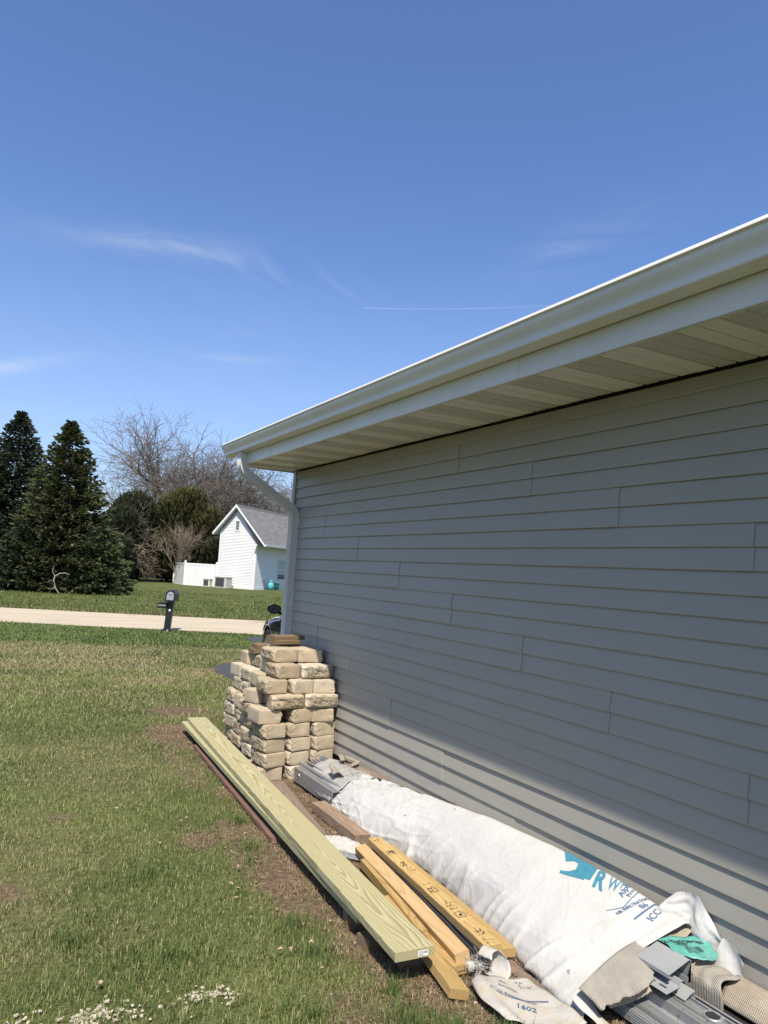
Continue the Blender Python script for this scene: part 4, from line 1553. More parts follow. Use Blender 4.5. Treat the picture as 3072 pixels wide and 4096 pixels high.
def build_bundle():
    b = thing('wrapped_bundle', 'long white house-wrap sleeve round a bundle lying along the siding', 'wrapped bundle', (2.6, 3.5, 0))
    m = MB()
    def fn(u, v):
        y = far_y(v) + (hem_y(v) - far_y(v)) * u
        return wrap_pt(y, v)
    m.grid(fn, 330, 84)
    sl = m.build('wrap_sleeve', 'house_wrap', b, True)
    # folded hem band at the near opening, standing a little proud
    m = MB()
    def hem(u, v):
        y = hem_y(v) + 0.040 - 0.048 * u
        p = wrap_pt(max(y, 2.02), v, 0.8, 0.0035 + 0.004 * math.sin(u * math.pi))
        p.y = y
        return p
    m.grid(hem, 4, 72)
    def hem2(u, v):
        y = hem_y(v) - 0.008 + 0.03 * u
        p = wrap_pt(max(y, 2.02), v, 0.8, 0.0035 - 0.006 * u)
        p.y = y
        return p
    m.grid(hem2, 2, 72)
    m.build('hem', 'house_wrap', b, True)
    # frayed fibres at the far opening
    m = MB()
    rr = random.Random(5)
    for k in range(520):
        v = rr.uniform(0.02, 0.84)
        y = far_y(v) + rr.uniform(-0.05, 0.03)
        p = wrap_pt(min(y, 4.95), v, 1.0, 0.004)
        p.y = y
        q = p + Vector((rr.uniform(-0.03, 0.03), rr.uniform(-0.02, 0.06), rr.uniform(-0.012, 0.02)))
        mid = (p + q) / 2 + Vector((0, 0, rr.uniform(0.0, 0.012)))
        w = Vector((rr.uniform(-1, 1), rr.uniform(-1, 1), 0)).normalized() * 0.0012
        m.add([p - w, p + w, mid + w, mid - w, q + w, q - w], [(0, 1, 2, 3), (3, 2, 4, 5)])
    stuff(m.build('frayed_fibres', 'fibre_white', b))

    # ---- print on the sleeve. Lettering reads from the near end: baseline runs across towards the wall
    def v_at(x, y):
        lo, hi = 0.2, 0.90
        for _ in range(18):
            mid = (lo + hi) / 2
            if wrap_pt(y, mid, 0).x < x:
                lo = mid
            else:
                hi = mid
        return (lo + hi) / 2

    def stamp(mm, vs, fs, org, ux, uy):
        """Lay flat print (tx, ty) on the surface: ux, uy are plan vectors per unit."""
        out = []
        for tx, ty, _ in vs:
            x = org[0] + tx * ux[0] + ty * uy[0]
            y = org[1] + tx * ux[1] + ty * uy[1]
            if x > 2.780:
                x = 2.780
            v = v_at(x, y)
            p = wrap_pt(y, v, 1.0, 0.0022)
            out.append(p)
        mm.add(out, fs)

    ang = R(-6)
    ux = (math.cos(ang), math.sin(ang)); uy = (0.0, 1.0)
    blue = MB(); teal = MB(); blk = MB(); gry = MB()
    for s, size, org, st in (('AIR INFILTRATION', 0.030, (2.581, 2.292), (0.62, 0.85, -16)), ('86', 0.045, (2.668, 2.236), (0.8, .8, -14)),
                             ('ICC ES E', 0.056, (2.648, 2.166), (0.72, 0.8, 4)), ('Alpha', 0.048, (2.656, 2.334), (0.95, 0.8, 18)), ('Pro', 0.040, (2.676, 2.312), (0.9, 0.7, 16)),):
        vs, fs = text_mesh(s, size, size * 0.014)
        stamp(blue, vs, fs, org, (math.cos(R(st[2])) * st[0], math.sin(R(st[2])) * st[0]), (-0.15, st[1]))
    for s, size, org in (('2222', 0.02, (2.300, 2.29)),):
        vs, fs = text_mesh(s, size, 0.0003)
        num = MB(); stamp(num, vs, fs, org, (0.5, 0.5), (-0.5, 0.5)); num.build('small_number', 'ink_blue', b)
    # rules between the lines
    def rule(mm, pts, w):
        n = 14; vs = []; fs = []
        for i in range(len(pts) - 1):
            (x0, y0), (x1, y1) = pts[i], pts[i + 1]
            o = len(vs)
            for k in range(n + 1):
                t = k / n
                vs.append((x0 + (x1 - x0) * t, y0 + (y1 - y0) * t - w / 2, 0)); vs.append((x0 + (x1 - x0) * t, y0 + (y1 - y0) * t + w / 2, 0))
            fs += [(o + 2 * k, o + 2 * k + 2, o + 2 * k + 3, o + 2 * k + 1) for k in range(n)]
        stamp(mm, vs, fs, (0, 0), (1, 0), (0, 1))
    rule(blue, [(2.568, 2.345), (2.606, 2.312), (2.620, 2.300), (2.700, 2.305), (2.775, 2.318)], 0.004)
    rule(blue, [(2.609, 2.228), (2.775, 2.212)], 0.008)
    vs, fs = text_mesh('W', 0.10, 0.002)
    stamp(teal, vs, fs, (2.652, 2.428), (0.10, -0.50), (1.0, 0.45))
    vs, fs = text_mesh('P', 0.08, 0.001)
    stamp(teal, vs, fs, (2.690, 2.382), (0.1, -0.50), (0.85, 0.40))
    vs, fs = text_mesh('R', 0.13, 0.005)
    stamp(teal, vs, fs, (2.626, 2.492), (0.05, -0.72), (1.05, 0.50))
    # big teal letter fragments that run over the crest
    def poly(mm, pts, sub=5):
        import bmesh
        bm = bmesh.new()
        f = bm.faces.new([bm.verts.new((x, y, 0)) for x, y in pts])
        bmesh.ops.triangulate(bm, faces=[f])
        for _ in range(3):
            ed = [e for e in bm.edges if e.calc_length() > 0.018]
            if ed:
                bmesh.ops.subdivide_edges(bm, edges=ed, cuts=1); bmesh.ops.triangulate(bm, faces=bm.faces)
        vs = [tuple(v.co) for v in bm.verts]; fs = [tuple(v.index for v in q.verts) for q in bm.faces]
        bm.free()
        stamp(mm, vs, fs, (0, 0), (1, 0), (0, 1))
    poly(teal, [(2.775, 2.84), (2.775, 2.66), (2.720, 2.60), (2.660, 2.56), (2.628, 2.540), (2.620, 2.575), (2.610, 2.620), (2.600, 2.675), (2.612, 2.682), (2.632, 2.640), (2.655, 2.622), (2.690, 2.640), (2.690, 2.670), (2.665, 2.700), (2.715, 2.76)])
    poly(teal, [(2.775, 2.64), (2.775, 2.575), (2.700, 2.535), (2.640, 2.516), (2.636, 2.545), (2.690, 2.590), (2.740, 2.625)])
    blue.build('blue_lettering', 'ink_blue', b)
    teal.build('teal_lettering', 'ink_teal', b)
    # far end: black and grey print seen upside down and skewed
    def up(p):
        return p
    vs, fs = text_mesh('TO', 0.15, 0.004)
    stamp(gry, vs, fs, (2.615, 4.36), (0.40, -0.60), (0.25, 0.3))
    vs, fs = text_mesh('BOS', 0.12, 0.003)
    stamp(blk, vs, fs, (2.650, 4.26), (0.25, -0.80), (0.35, 0.2))
    ham = MB()
    poly(ham, [(2.615, 4.60), (2.655, 4.635), (2.690, 4.61), (2.725, 4.60), (2.722, 4.575), (2.690, 4.575), (2.655, 4.50), (2.640, 4.51), (2.660, 4.585), (2.640, 4.600)])
    for k in range(10):
        y0 = 4.30 - 0.030 * k
        rule(blk, [(2.690, y0), (2.735, y0 - 0.012)], 0.006)
    rule(blk, [(2.684, 4.33), (2.690, 4.02)], 0.008)
    ham.build('hammer_print', 'ink_black', b)
    blk.build('black_lettering', 'ink_black', b)
    gry.build('grey_lettering', 'ink_grey', b)
    # standing flap at the near right corner and pieces hanging there
    m = MB()
    key = [((2.700, 2.200, 0.315), (2.800, 2.165, 0.400)), ((2.735, 2.130, 0.300), (2.795, 2.100, 0.428)), ((2.765, 2.085, 0.270), (2.800, 2.055, 0.425)), ((2.770, 2.03, 0.235), (2.803, 1.995, 0.350)), ((2.785, 1.97, 0.200), (2.808, 1.93, 0.270))]
    def flap(u, v):
        t = u * (len(key) - 1); i = min(int(t), len(key) - 2); f = t - i
        a = Vector(key[i][0]).lerp(Vector(key[i + 1][0]), f); c = Vector(key[i][1]).lerp(Vector(key[i + 1][1]), f)
        p = a.lerp(c, v)
        p.x -= 0.022 * math.sin(v * math.pi) * math.cos(u * 9)
        p.x += mnoise.noise(Vector((u * 6, v * 5, 3))) * 0.014
        p.x = min(p.x, 2.806)
        return p
    m.grid(flap, 26, 12)
    m.build('standing_flap', 'house_wrap', b, True)
    m = MB()
    def flap2(u, v):
        p = Vector((2.770, 1.965 - 0.13 * u, 0.19)).lerp(Vector((2.806, 1.945 - 0.10 * u, 0.305 - 0.05 * u * u)), v)
        p.x -= 0.012 * math.sin(v * 3 + u * 5)
        p.x = min(p.x, 2.806)
        return p
    m.grid(flap2, 12, 8)
    m.build('loose_flap', 'house_wrap_dirty', b, True)
    # tail strip hanging at the near left corner
    m = MB()
    def tail(u, v):
        a = Vector((2.245, 2.200, 0.075)).lerp(Vector((2.262, 2.00, 0.012)), u)
        w = (0.065 * (1 - u) ** 0.6 + 0.022) * (1 + .25 * math.sin(u * 9))
        p = a + Vector((w * (v - 0.3), w * (v - 0.5) * 0.4, 0.030 * math.sin(v * 3) * (1 - u)))
        p.z = max(p.z, 0.008)
        return p
    m.grid(tail, 12, 6)
    m.build('tail_strip', 'house_wrap_dirty', b, True)
    m = MB()
    for (x, y) in ((2.50, 3.93), (2.655, 3.62)):
        v = v_at(x, y)
        p = wrap_pt(y, v, 1.0, 0.002)
        m.lathe([(0.0, 0.004), (0.005, 0.003), (0.006, 0.0)], tuple(p), 7)
    m.build('mud_spot', 'leaf_litter', b)


build_bundle()


# contents that stick out of both ends
def channel(mm, x0, x1, y0, y1, z0, z1, t=0.003, lip=0.012, open_up=True):
    """Thin C-section with lips, running along y."""
    if open_up:
        outer = [(x0, z1), (x0, z0), (x1, z0), (x1, z1), (x1 - lip, z1), (x1 - lip, z1 - t), (x1 - t, z1 - t), (x1 - t, z0 + t), (x0 + t, z0 + t), (x0 + t, z1 - t), (x0 + lip, z1 - t), (x0 + lip, z1)]
    else:
        outer = [(x0, z0), (x1, z0), (x1, z0 + t), (x0 + t, z0 + t), (x0 + t, z1 - t), (x1, z1 - t), (x1, z1), (x0, z1)]
    mm.extrude_y(outer, y0, y1)


def sheet(name, label, cat, fn, nu, nv, mat, origin, thick=0.004, group=None, parent=None):
    m = MB(); m.grid(fn, nu, nv)
    o = m.build(name, mat, parent, True, origin=origin)
    md = o.modifiers.new('thickness', 'SOLIDIFY'); md.thickness = thick; md.offset = -1
    if label:
        tag(o, label, cat, group)
    return o


def build_contents():
    GA = 'metal lengths packed in the bundle'
    # far end --------------------------------------------------
    m = MB(); channel(m, 2.385, 2.445, 4.72, 5.42, 0.030, 0.135, open_up=False)
    m.box((2.387, 4.8, 0.078), (2.40, 5.40, 0.083))
    o = m.build('metal_channel', 'aluminium_dirty', None, origin=(2.415, 5.1, 0.03), fixn=True)
    tag(o, 'outer grey aluminium channel poking out of the far end of the bundle', 'metal channel', GA)
    # hand hole rims on its web
    mm = MB()
    for yy in (5.33,):
        mm.lathe([(0.016, -0.002), (0.020, -0.004), (0.022, 0.0)], (2.384, yy, 0.085), 12, 'x')
    h = mm.build('slot_rim', 'aluminium', o)
    mm = MB(); mm.lathe([(0.0, -0.001), (0.015, -0.001)], (2.384, 5.33, 0.085), 12, 'x'); mm.build('slot', 'dark_gap', o)
    m = MB(); channel(m, 2.46, 2.53, 4.75, 5.50, 0.045, 0.155, open_up=True, lip=0.016)
    o = m.build('metal_channel', 'aluminium', None, origin=(2.49, 5.1, 0.045), fixn=True)
    tag(o, 'middle aluminium channel with a blue-marked tip at the far end of the bundle', 'metal channel', GA)
    m = MB(); m.box((2.4605, 5.492, 0.10), (2.4665, 5.503, 0.150)); m.build('blue_mark', 'blue_paint', o)
    m = MB(); channel(m, 2.575, 2.61, 4.8, 5.50, 0.13, 0.165, open_up=True, lip=0.008)
    o = m.build('metal_trim', 'coil_stock', None, origin=(2.59, 5.1, 0.13), fixn=True)
    tag(o, 'small grey trim length at the far end, second from the siding', 'metal trim', GA)
    m = MB(); channel(m, 2.645, 2.675, 4.8, 5.52, 0.14, 0.18, open_up=True, lip=0.006)
    m.box((2.60, 4.8, 0.02), (2.70, 5.45, 0.10))
    o = m.build('metal_trim', 'coil_stock', None, origin=(2.66, 5.1, 0.14), fixn=True)
    tag(o, 'small grey trim length at the far end, closest to the siding', 'metal trim', GA)
    # cardboard over the far end
    def card(u, v):
        y = 4.74 + 0.62 * u + 0.012 * math.sin(v * 17)
        t = v
        x = 2.372 + 0.335 * t + 0.03 * u
        z = 0.085 + 0.135 * math.sin(min(1.0, t * 1.15) * math.pi / 2) - 0.035 * max(0, t - 0.75) * 4 * 0.5 - 0.028 * u
        z += 0.006 * mnoise.noise(Vector((u * 5, v * 6, 0)))
        if v < 0.08:
            z -= 0.02 * (1 - v / 0.08) + 0.012 * mnoise.noise(Vector((u * 14, 1, 1)))
        return Vector((x, y, z))
    sheet('cardboard_sleeve', 'grey weathered cardboard wrapped over the far end of the bundle', 'cardboard', card, 30, 22, 'grey_cardboard', (2.55, 5.0, 0.1))
    def torn(u, v):
        x = 2.47 + 0.075 * u + 0.02 * v; y = 4.90 + 0.13 * v - 0.05 * u
        z = 0.205 + 0.02 * math.sin(u * 4) + 0.030 * v * (1 - u) + 0.010 * mnoise.noise(Vector((u * 5, v * 5, 7)))
        return Vector((x, y, z))
    sheet('torn_flap', 'torn curled paper flap on top of the far cardboard', 'cardboard', torn, 8, 8, 'tan_cardboard', (2.5, 4.95, 0.2), 0.002)
    # leaves and splinters behind, against the wall
    board('grey_offcut', 'grey wood offcut wedged between the bundle end and the siding', 'board', (2.735, 5.20, 0.200), (2.775, 4.70, 0.205), 0.085, 0.028, 'grey_wood', ragged=0.006, seg=8, roll=4)
    for k, (x, y, z, a, lb) in enumerate(((2.69, 5.20, 0.235, 20, 'left bark-like wood splinter on the offcut by the siding'), (2.74, 5.12, 0.240, -25, 'right wood splinter on the offcut by the siding'), (2.73, 5.04, 0.232, 60, 'small wood chip on the offcut by the siding'))):
        ca, sa = math.cos(R(a)), math.sin(R(a)); l = 0.055 if k < 2 else 0.03
        board('wood_splinter', lb, 'wood splinter', (x - sa * l, y - ca * l, z), (x + sa * l, y + ca * l, z + 0.012), 0.036, 0.008, 'tan_cardboard', 'wood splinters by the siding', ragged=0.006, seg=5)
    # near end ------------------------------------------------
    m = MB()
    # ladder-like extrusion: web with two ledges
    pr = [(2.395, 0.020), (2.395, 0.070), (2.412, 0.078), (2.412, 0.088), (2.470, 0.100), (2.470, 0.135), (2.500, 0.140), (2.560, 0.142), (2.560, 0.137), (2.505, 0.134), (2.476, 0.130), (2.476, 0.095), (2.418, 0.083), (2.418, 0.072), (2.401, 0.066), (2.401, 0.020)]
    m.extrude_y(pr, 1.30, 2.28)
    for k in range(5):
        m.extrude_y([(2.3935 - 0.0015, 0.026 + k * 0.009), (2.3955, 0.024 + k * 0.009), (2.3955, 0.029 + k * 0.009)], 1.30, 2.28)
    o = m.build('metal_rail', 'aluminium_dirty', None, origin=(2.48, 1.8, 0.02), fixn=True)
    tag(o, 'wide spotted aluminium rail running out of the near end of the bundle', 'metal rail', GA)
    mm = MB(); mm.lathe([(0.026, 0.0), (0.032, 0.004), (0.036, 0.0)], (2.545, 1.80, 0.142), 16); mm.build('slot_rim', 'aluminium', o, True)
    mm = MB(); mm.lathe([(0.0, 0.0015), (0.026, 0.0015)], (2.545, 1.80, 0.142), 16); mm.build('slot', 'dark_gap', o)
    m = MB(); channel(m, 2.565, 2.60, 1.32, 2.25, 0.05, 0.145, open_up=True, lip=0.01)
    o = m.build('metal_channel', 'aluminium', None, origin=(2.58, 1.8, 0.05), fixn=True)
    tag(o, 'deep aluminium channel right of the spotted rail at the near end', 'metal channel', GA)
    # bent coil-stock box trim
    m = MB()
    out = [(2.482, 0.228), (2.600, 0.262), (2.612, 0.256), (2.612, 0.175), (2.596, 0.172), (2.596, 0.196)]
    t = 0.0016
    inner = [(x - 0.0008, z - t * 1.6) for x, z in out]
    m.extrude_y(out + inner[::-1], 1.945, 2.10)
    leg = [(2.482, 0.228), (2.482, 0.214), (2.497, 0.214)]
    m.extrude_y(leg + [(x + t, z + t) for x, z in leg[::-1]], 1.945, 2.10)
    o = m.build('box_trim', 'coil_stock', None, origin=(2.55, 2.1, 0.2), fixn=True)
    tag(o, 'folded grey metal box trim jutting from under the torn cardboard', 'metal trim', GA)
    m = MB()
    f = [(2.445, 0.176), (2.520, 0.186), (2.528, 0.205), (2.540, 0.205)]
    m.extrude_y(f + [(x, z - 0.0016) for x, z in f[::-1]], 1.925, 2.12)
    o = m.build('slotted_trim', 'coil_stock', None, origin=(2.49, 2.1, 0.18), fixn=True)
    tag(o, 'light grey slotted trim strip with oval nail holes in front of the box trim', 'metal trim', GA)
    mm = MB()
    for k in range(5):
        y = 1.950 + k * 0.052
        mm.add([(2.470, y, 0.1803), (2.478, y, 0.1814), (2.478, y + 0.032, 0.1814), (2.470, y + 0.032, 0.1803)], [(0, 1, 2, 3)])
    mm.build('nail_slots', 'dark_gap', o)
    m = MB()
    f = [(2.520, 0.150), (2.560, 0.168), (2.578, 0.172), (2.580, 0.120)]
    m.extrude_y(f + [(x - 0.001, z - 0.002) for x, z in f[::-1]], 1.90, 2.3)
    o = m.build('hooked_trim', 'coil_stock', None, origin=(2.55, 2.1, 0.15), fixn=True)
    tag(o, 'short hooked trim strip below the metal box trim', 'metal trim', GA)
    # cardboard sheet drooping out of the sleeve on the left
    def c2(u, v):
        # v runs across (left to right), u runs out of the sleeve
        a = Vector((2.225, 2.21, 0.130)).lerp(Vector((2.665, 2.21, 0.255)), v)
        a.z += 0.035 * math.sin(v * math.pi)
        edge = 0.045 + 0.10 * (1 - v) ** 0.7 * 0.35 + 0.012 * mnoise.noise(Vector((v * 24, 0, 0))) + 0.10 * math.exp(-((v - 0.40) / 0.30) ** 2)
        p = a + Vector((0.02 * u, -0.05 - edge * u, -0.022 * u * u - 0.018 * u * (1 - v)))
        p.z += 0.003 * math.sin(v * 40) * u
        return p
    sheet('cardboard_sheet', 'ribbed grey-tan cardboard sheet with a torn edge drooping from the near opening', 'cardboard', c2, 16, 70, 'wet_cardboard', (2.4, 2.1, 0.15), 0.005)
    def c3(u, v):
        a = Vector((2.31, 2.10, 0.100)).lerp(Vector((2.45, 2.02, 0.175)), v)
        p = a + Vector((0.004 * u, -0.020 * u - 0.012 * math.sin(v * 3), -0.026 * u))
        return p
    sheet('cardboard_edge', 'tan inner layer of cardboard curling below the torn sheet', 'cardboard', c3, 5, 24, 'tan_cardboard', (2.4, 2.05, 0.14), 0.008)
    # second bundle of cartons by the wall
    def c4(u, v):
        y = 2.04 - 0.215 * u + 0.015 * math.sin(v * 5)
        x = 2.605 + 0.19 * v
        z = 0.140 + 0.095 * math.sin(v * 2.3 + 0.25) - 0.012 * u + 0.004 * math.sin(u * 22)
        if v < 0.16:
            z -= 0.11 * (1 - v / 0.16); x = 2.605 + 0.19 * 0.16 + 0.012 * v
        return Vector((x, y - 0.01 * math.sin(v * 14) * u, z))
    sheet('carton_wrap', 'ribbed stained cardboard wrap hooding a second bundle beside the siding', 'cardboard', c4, 26, 30, 'wet_cardboard', (2.7, 1.95, 0.15), 0.004)
    def c5(u, v):
        y = 2.06 - 0.11 * u + 0.012 * math.sin(v * 9)
        x = 2.625 + 0.165 * v
        z = 0.186 + 0.070 * math.sin(v * 2.4 + 0.2)
        return Vector((x, y, z))
    sheet('carton_flap', 'small curled cardboard flap lying on the ribbed wrap', 'cardboard', c5, 10, 20, 'tan_cardboard', (2.7, 2.0, 0.19), 0.004)
    def c6(u, v):
        y = 1.86 - 0.60 * u
        x = 2.655 + 0.145 * v
        z = 0.105 + 0.105 * math.sin(v * 1.7 + 0.35)
        return Vector((x, y, z + 0.002 * math.sin(v * 30)))
    ct = sheet('carton', 'long flat cardboard carton lying against the siding at the near edge', 'cardboard', c6, 30, 14, 'tan_cardboard', (2.7, 1.6, 0.15), 0.006)
    m = MB(); m.box((2.635, 1.28, 0.02), (2.80, 1.90, 0.095)); m.box((2.62, 1.28, 0.085), (2.655, 1.88, 0.125))
    m.build('carton_body', 'dark_gap', ct)
    # pale brown paper and the teal printed sheet
    def paper(u, v):
        return Vector((2.64 + 0.12 * v, 2.135 - 0.08 * u, 0.268 + 0.030 * v - 0.012 * u + 0.006 * math.sin(v * 8)))
    sheet('paper_scrap', 'brown paper scrap sticking up behind the teal sheet', 'paper', paper, 6, 10, 'tan_cardboard', (2.7, 2.1, 0.27), 0.001)
    def tz(x, y):
        return 0.272 + 0.07 * (x - 2.66) - 0.25 * (2.09 - y) * (2.09 - y) * 10 * 0.35 + 0.006 * mnoise.noise(Vector((x * 40, y * 30, 2)))
    def ts(u, v):
        x = 2.600 + 0.175 * v + 0.010 * math.sin(u * 5)
        y = 2.105 - 0.150 * u * (0.75 + 0.25 * math.sin(v * math.pi)) - 0.055 * v + 0.010 * math.sin(v * 6)
        return Vector((x, y, tz(x, y)))
    ts_o = sheet('printed_sheet', 'crumpled bright teal printed plastic sheet at the near end by the siding', 'plastic sheet', ts, 14, 18, 'teal_sheet', (2.7, 2.05, 0.27), 0.001)
    inkm = MB()
    for s, size, ox, oy, kx in (('25  FREEDOM', 0.030, 2.606, 2.066, 0.80), ('VICNET', 0.022, 2.640, 2.030, .8), ('THOMAS', 0.022, 2.70, 2.018, .8), ('|||| || ||||', 0.034, 2.655, 1.996, 0.7), ('10 ct  white', 0.013, 2.645, 1.98, .8)):
        vs, fs = text_mesh(s, size, 0.0004)
        out = []
        for tx, ty, _ in vs:
            x = ox + tx * kx * 0.72; y = oy + ty - tx * 0.30
            out.append((x, y, tz(x, y) + 0.003))
        inkm.add(out, fs)
    inkm.build('sheet_lettering', 'ink_black', ts_o)
    # dark hollow of the sleeve and goods inside it
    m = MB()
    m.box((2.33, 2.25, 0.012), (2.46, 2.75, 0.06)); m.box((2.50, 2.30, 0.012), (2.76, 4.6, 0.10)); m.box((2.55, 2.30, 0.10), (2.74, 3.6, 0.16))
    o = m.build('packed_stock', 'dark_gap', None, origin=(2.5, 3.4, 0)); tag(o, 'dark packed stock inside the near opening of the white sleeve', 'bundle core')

    # scraps on the ground ------------------------------------------------
    # white woven scrap with print at the near end
    def rx(u, v):
        # outline: u along from the left-top to the lower right, v across
        a = Vector((1.972, 2.52)).lerp(Vector((1.935, 2.235)), v) 
        c = Vector((2.235, 2.47)).lerp(Vector((2.215, 2.10)), v)
        p = a.lerp(c, u)
        p.y -= 0.05 * math.sin(u * math.pi) * v
        p.x -= 0.03 * math.sin(v * math.pi) * (1 - u)
        z = 0.026 + 0.014 * mnoise.noise(Vector((p.x * 9, p.y * 8, 5))) + 0.022 * math.exp(-((u - 0.12) / 0.12) ** 2) + 0.012 * math.sin(u * 5 + v * 3)
        return Vector((p.x, p.y, max(z, 0.014)))
    sc = sheet('wrap_scrap', 'dirty white woven scrap with blue printed words on the soil by the board ends', 'plastic scrap', rx, 34, 30, 'house_wrap_dirty', (2.1, 2.35, 0.02), 0.0012)
    ink = MB()
    def onto(vs, fs, ox, oy, ax, ay, bx, by):
        out = []
        for tx, ty, _ in vs:
            x = ox + tx * ax + ty * bx; y = oy + tx * ay + ty * by
            # invert roughly: evaluate height from the same noise
            u = min(max((x - 1.955) / 0.27, 0), 1); v = min(max((2.50 - y) / 0.33, 0), 1)
            z = 0.026 + 0.014 * mnoise.noise(Vector((x * 9, y * 8, 5))) + 0.022 * math.exp(-((u - 0.12) / 0.12) ** 2) + 0.012 * math.sin(u * 5 + v * 3)
            out.append((x, y, max(z, 0.014) + 0.004))
        ink.add(out, fs)
    for s, size, ox, oy, an in (('1602', 0.046, 2.032, 2.300, -38), ('Code Requirements', 0.0255, 1.985, 2.405, -36), ('Exceeds', 0.026, 2.045, 2.425, -28), ('Ala.', 0.026, 2.07, 2.455, -25), ('ducts In', 0.022, 2.13, 2.47, -35)):
        vs, fs = text_mesh(s, size, size * 0.01)
        a = R(an)
        onto(vs, fs, ox, oy, math.cos(a) * 0.9, math.sin(a) * 0.9, -math.sin(a) * 0.85, math.cos(a) * 0.85)
    n = 24; vs = []; fs = []
    for k in range(n + 1):
        t = k / n
        x = 2.005 + 0.18 * t; y = 2.388 - 0.115 * t - 0.012 * math.sin(t * 6)
        vs += [(x, y, 0), (x + 0.001, y + 0.005, 0)]
    fs = [(2 * k, 2 * k + 2, 2 * k + 3, 2 * k + 1) for k in range(n)]
    onto(vs, fs, 0, 0, 1, 0, 0, 1)
    ink.build('scrap_lettering', 'ink_blue', sc)
    # the loop that curls up from it
    def loop(u, v):
        th = -1.9 + u * 4.6
        r = 0.052 - 0.010 * u
        c = Vector((2.105, 2.545, 0.072))
        w = (v - 0.5) * (0.075 + 0.02 * math.sin(u * 6))
        p = c + Vector((math.cos(th) * r * 0.9, math.sin(th) * r * 0.5 - w, math.sin(th) * r))
        p.x += w * 0.35
        p += Vector((0.003, 0.003, 0.003)) * mnoise.noise(Vector((u * 7, v * 5, 1)))
        p.z = max(p.z, 0.010)
        return p
    o = sheet('wrap_curl', 'curled loop of frayed white woven plastic standing beside the stamped stud', 'plastic scrap', loop, 30, 8, 'house_wrap_dirty', (2.1, 2.5, 0.05), 0.0012)
    m = MB(); rr = random.Random(3)
    for k in range(260):
        t = rr.random()
        c = Vector((2.02 + 0.08 * t, 2.60 - 0.02 * t, 0.03)) + Vector((rr.gauss(0, 0.022), rr.gauss(0, 0.022), abs(rr.gauss(0, 0.018))))
        q = c + Vector((rr.gauss(0, 0.025), rr.gauss(0, 0.025), rr.gauss(0, 0.015)))
        c.z = max(c.z, 0.008); q.z = max(q.z, 0.006)
        w = Vector((rr.uniform(-1, 1), rr.uniform(-1, 1), 0)).normalized() * 0.0011
        m.add([c - w, c + w, q + w, q - w], [(0, 1, 2, 3)])
    stuff(m.build('loose_fibres', 'fibre_white', o))
    def tube_sc(u, v):
        th = v * 5.2
        r = 0.020 + 0.006 * math.sin(u * 7)
        return Vector((2.015 + 0.085 * u, 2.615 - 0.012 * u + math.cos(th) * r, 0.030 + math.sin(th) * r * 0.9 + 0.02 * u * (1 - u)))
    sheet('wrap_twist', 'twisted white plastic knot at the end of the cedar stud', 'plastic scrap', tube_sc, 14, 12, 'fibre_white', (2.05, 2.6, 0.03), 0.001)
    # grey felt scrap half way
    def fs_(u, v):
        p = Vector((2.075, 4.20)).lerp(Vector((2.235, 3.99)), u) + Vector((-0.035, -0.13)) * v
        z = 0.040 + 0.025 * math.sin(u * math.pi) * (1 - v) + 0.008 * mnoise.noise(Vector((u * 6, v * 6, 3)))
        z = z * (1 - 0.75 * v * v)
        return Vector((p.x, p.y, max(z, 0.012)))
    sheet('felt_scrap', 'grey-white fuzzy scrap under the weathered timber end', 'felt', fs_, 18, 12, 'fibre_white', (2.15, 4.1, 0.03), 0.006)
    def fs2(u, v):
        p = Vector((2.085, 4.02)).lerp(Vector((2.20, 3.86)), u) + Vector((-0.02, -0.10)) * v
        return Vector((p.x, p.y, 0.022 + 0.010 * mnoise.noise(Vector((u * 9, v * 9, 8)))))
    sheet('felt_scrap', 'flat dark grey speckled scrap before the cedar stud end', 'felt', fs2, 14, 10, 'grey_felt', (2.15, 3.95, 0.03), 0.004)


simple('blue_paint', (0.05, 0.25, 0.55), 0.5)
simple('grey_felt', (0.20, 0.21, 0.21), 0.95, var=0.5, scale=60, bmp=0.8, bscale=200)
build_contents()


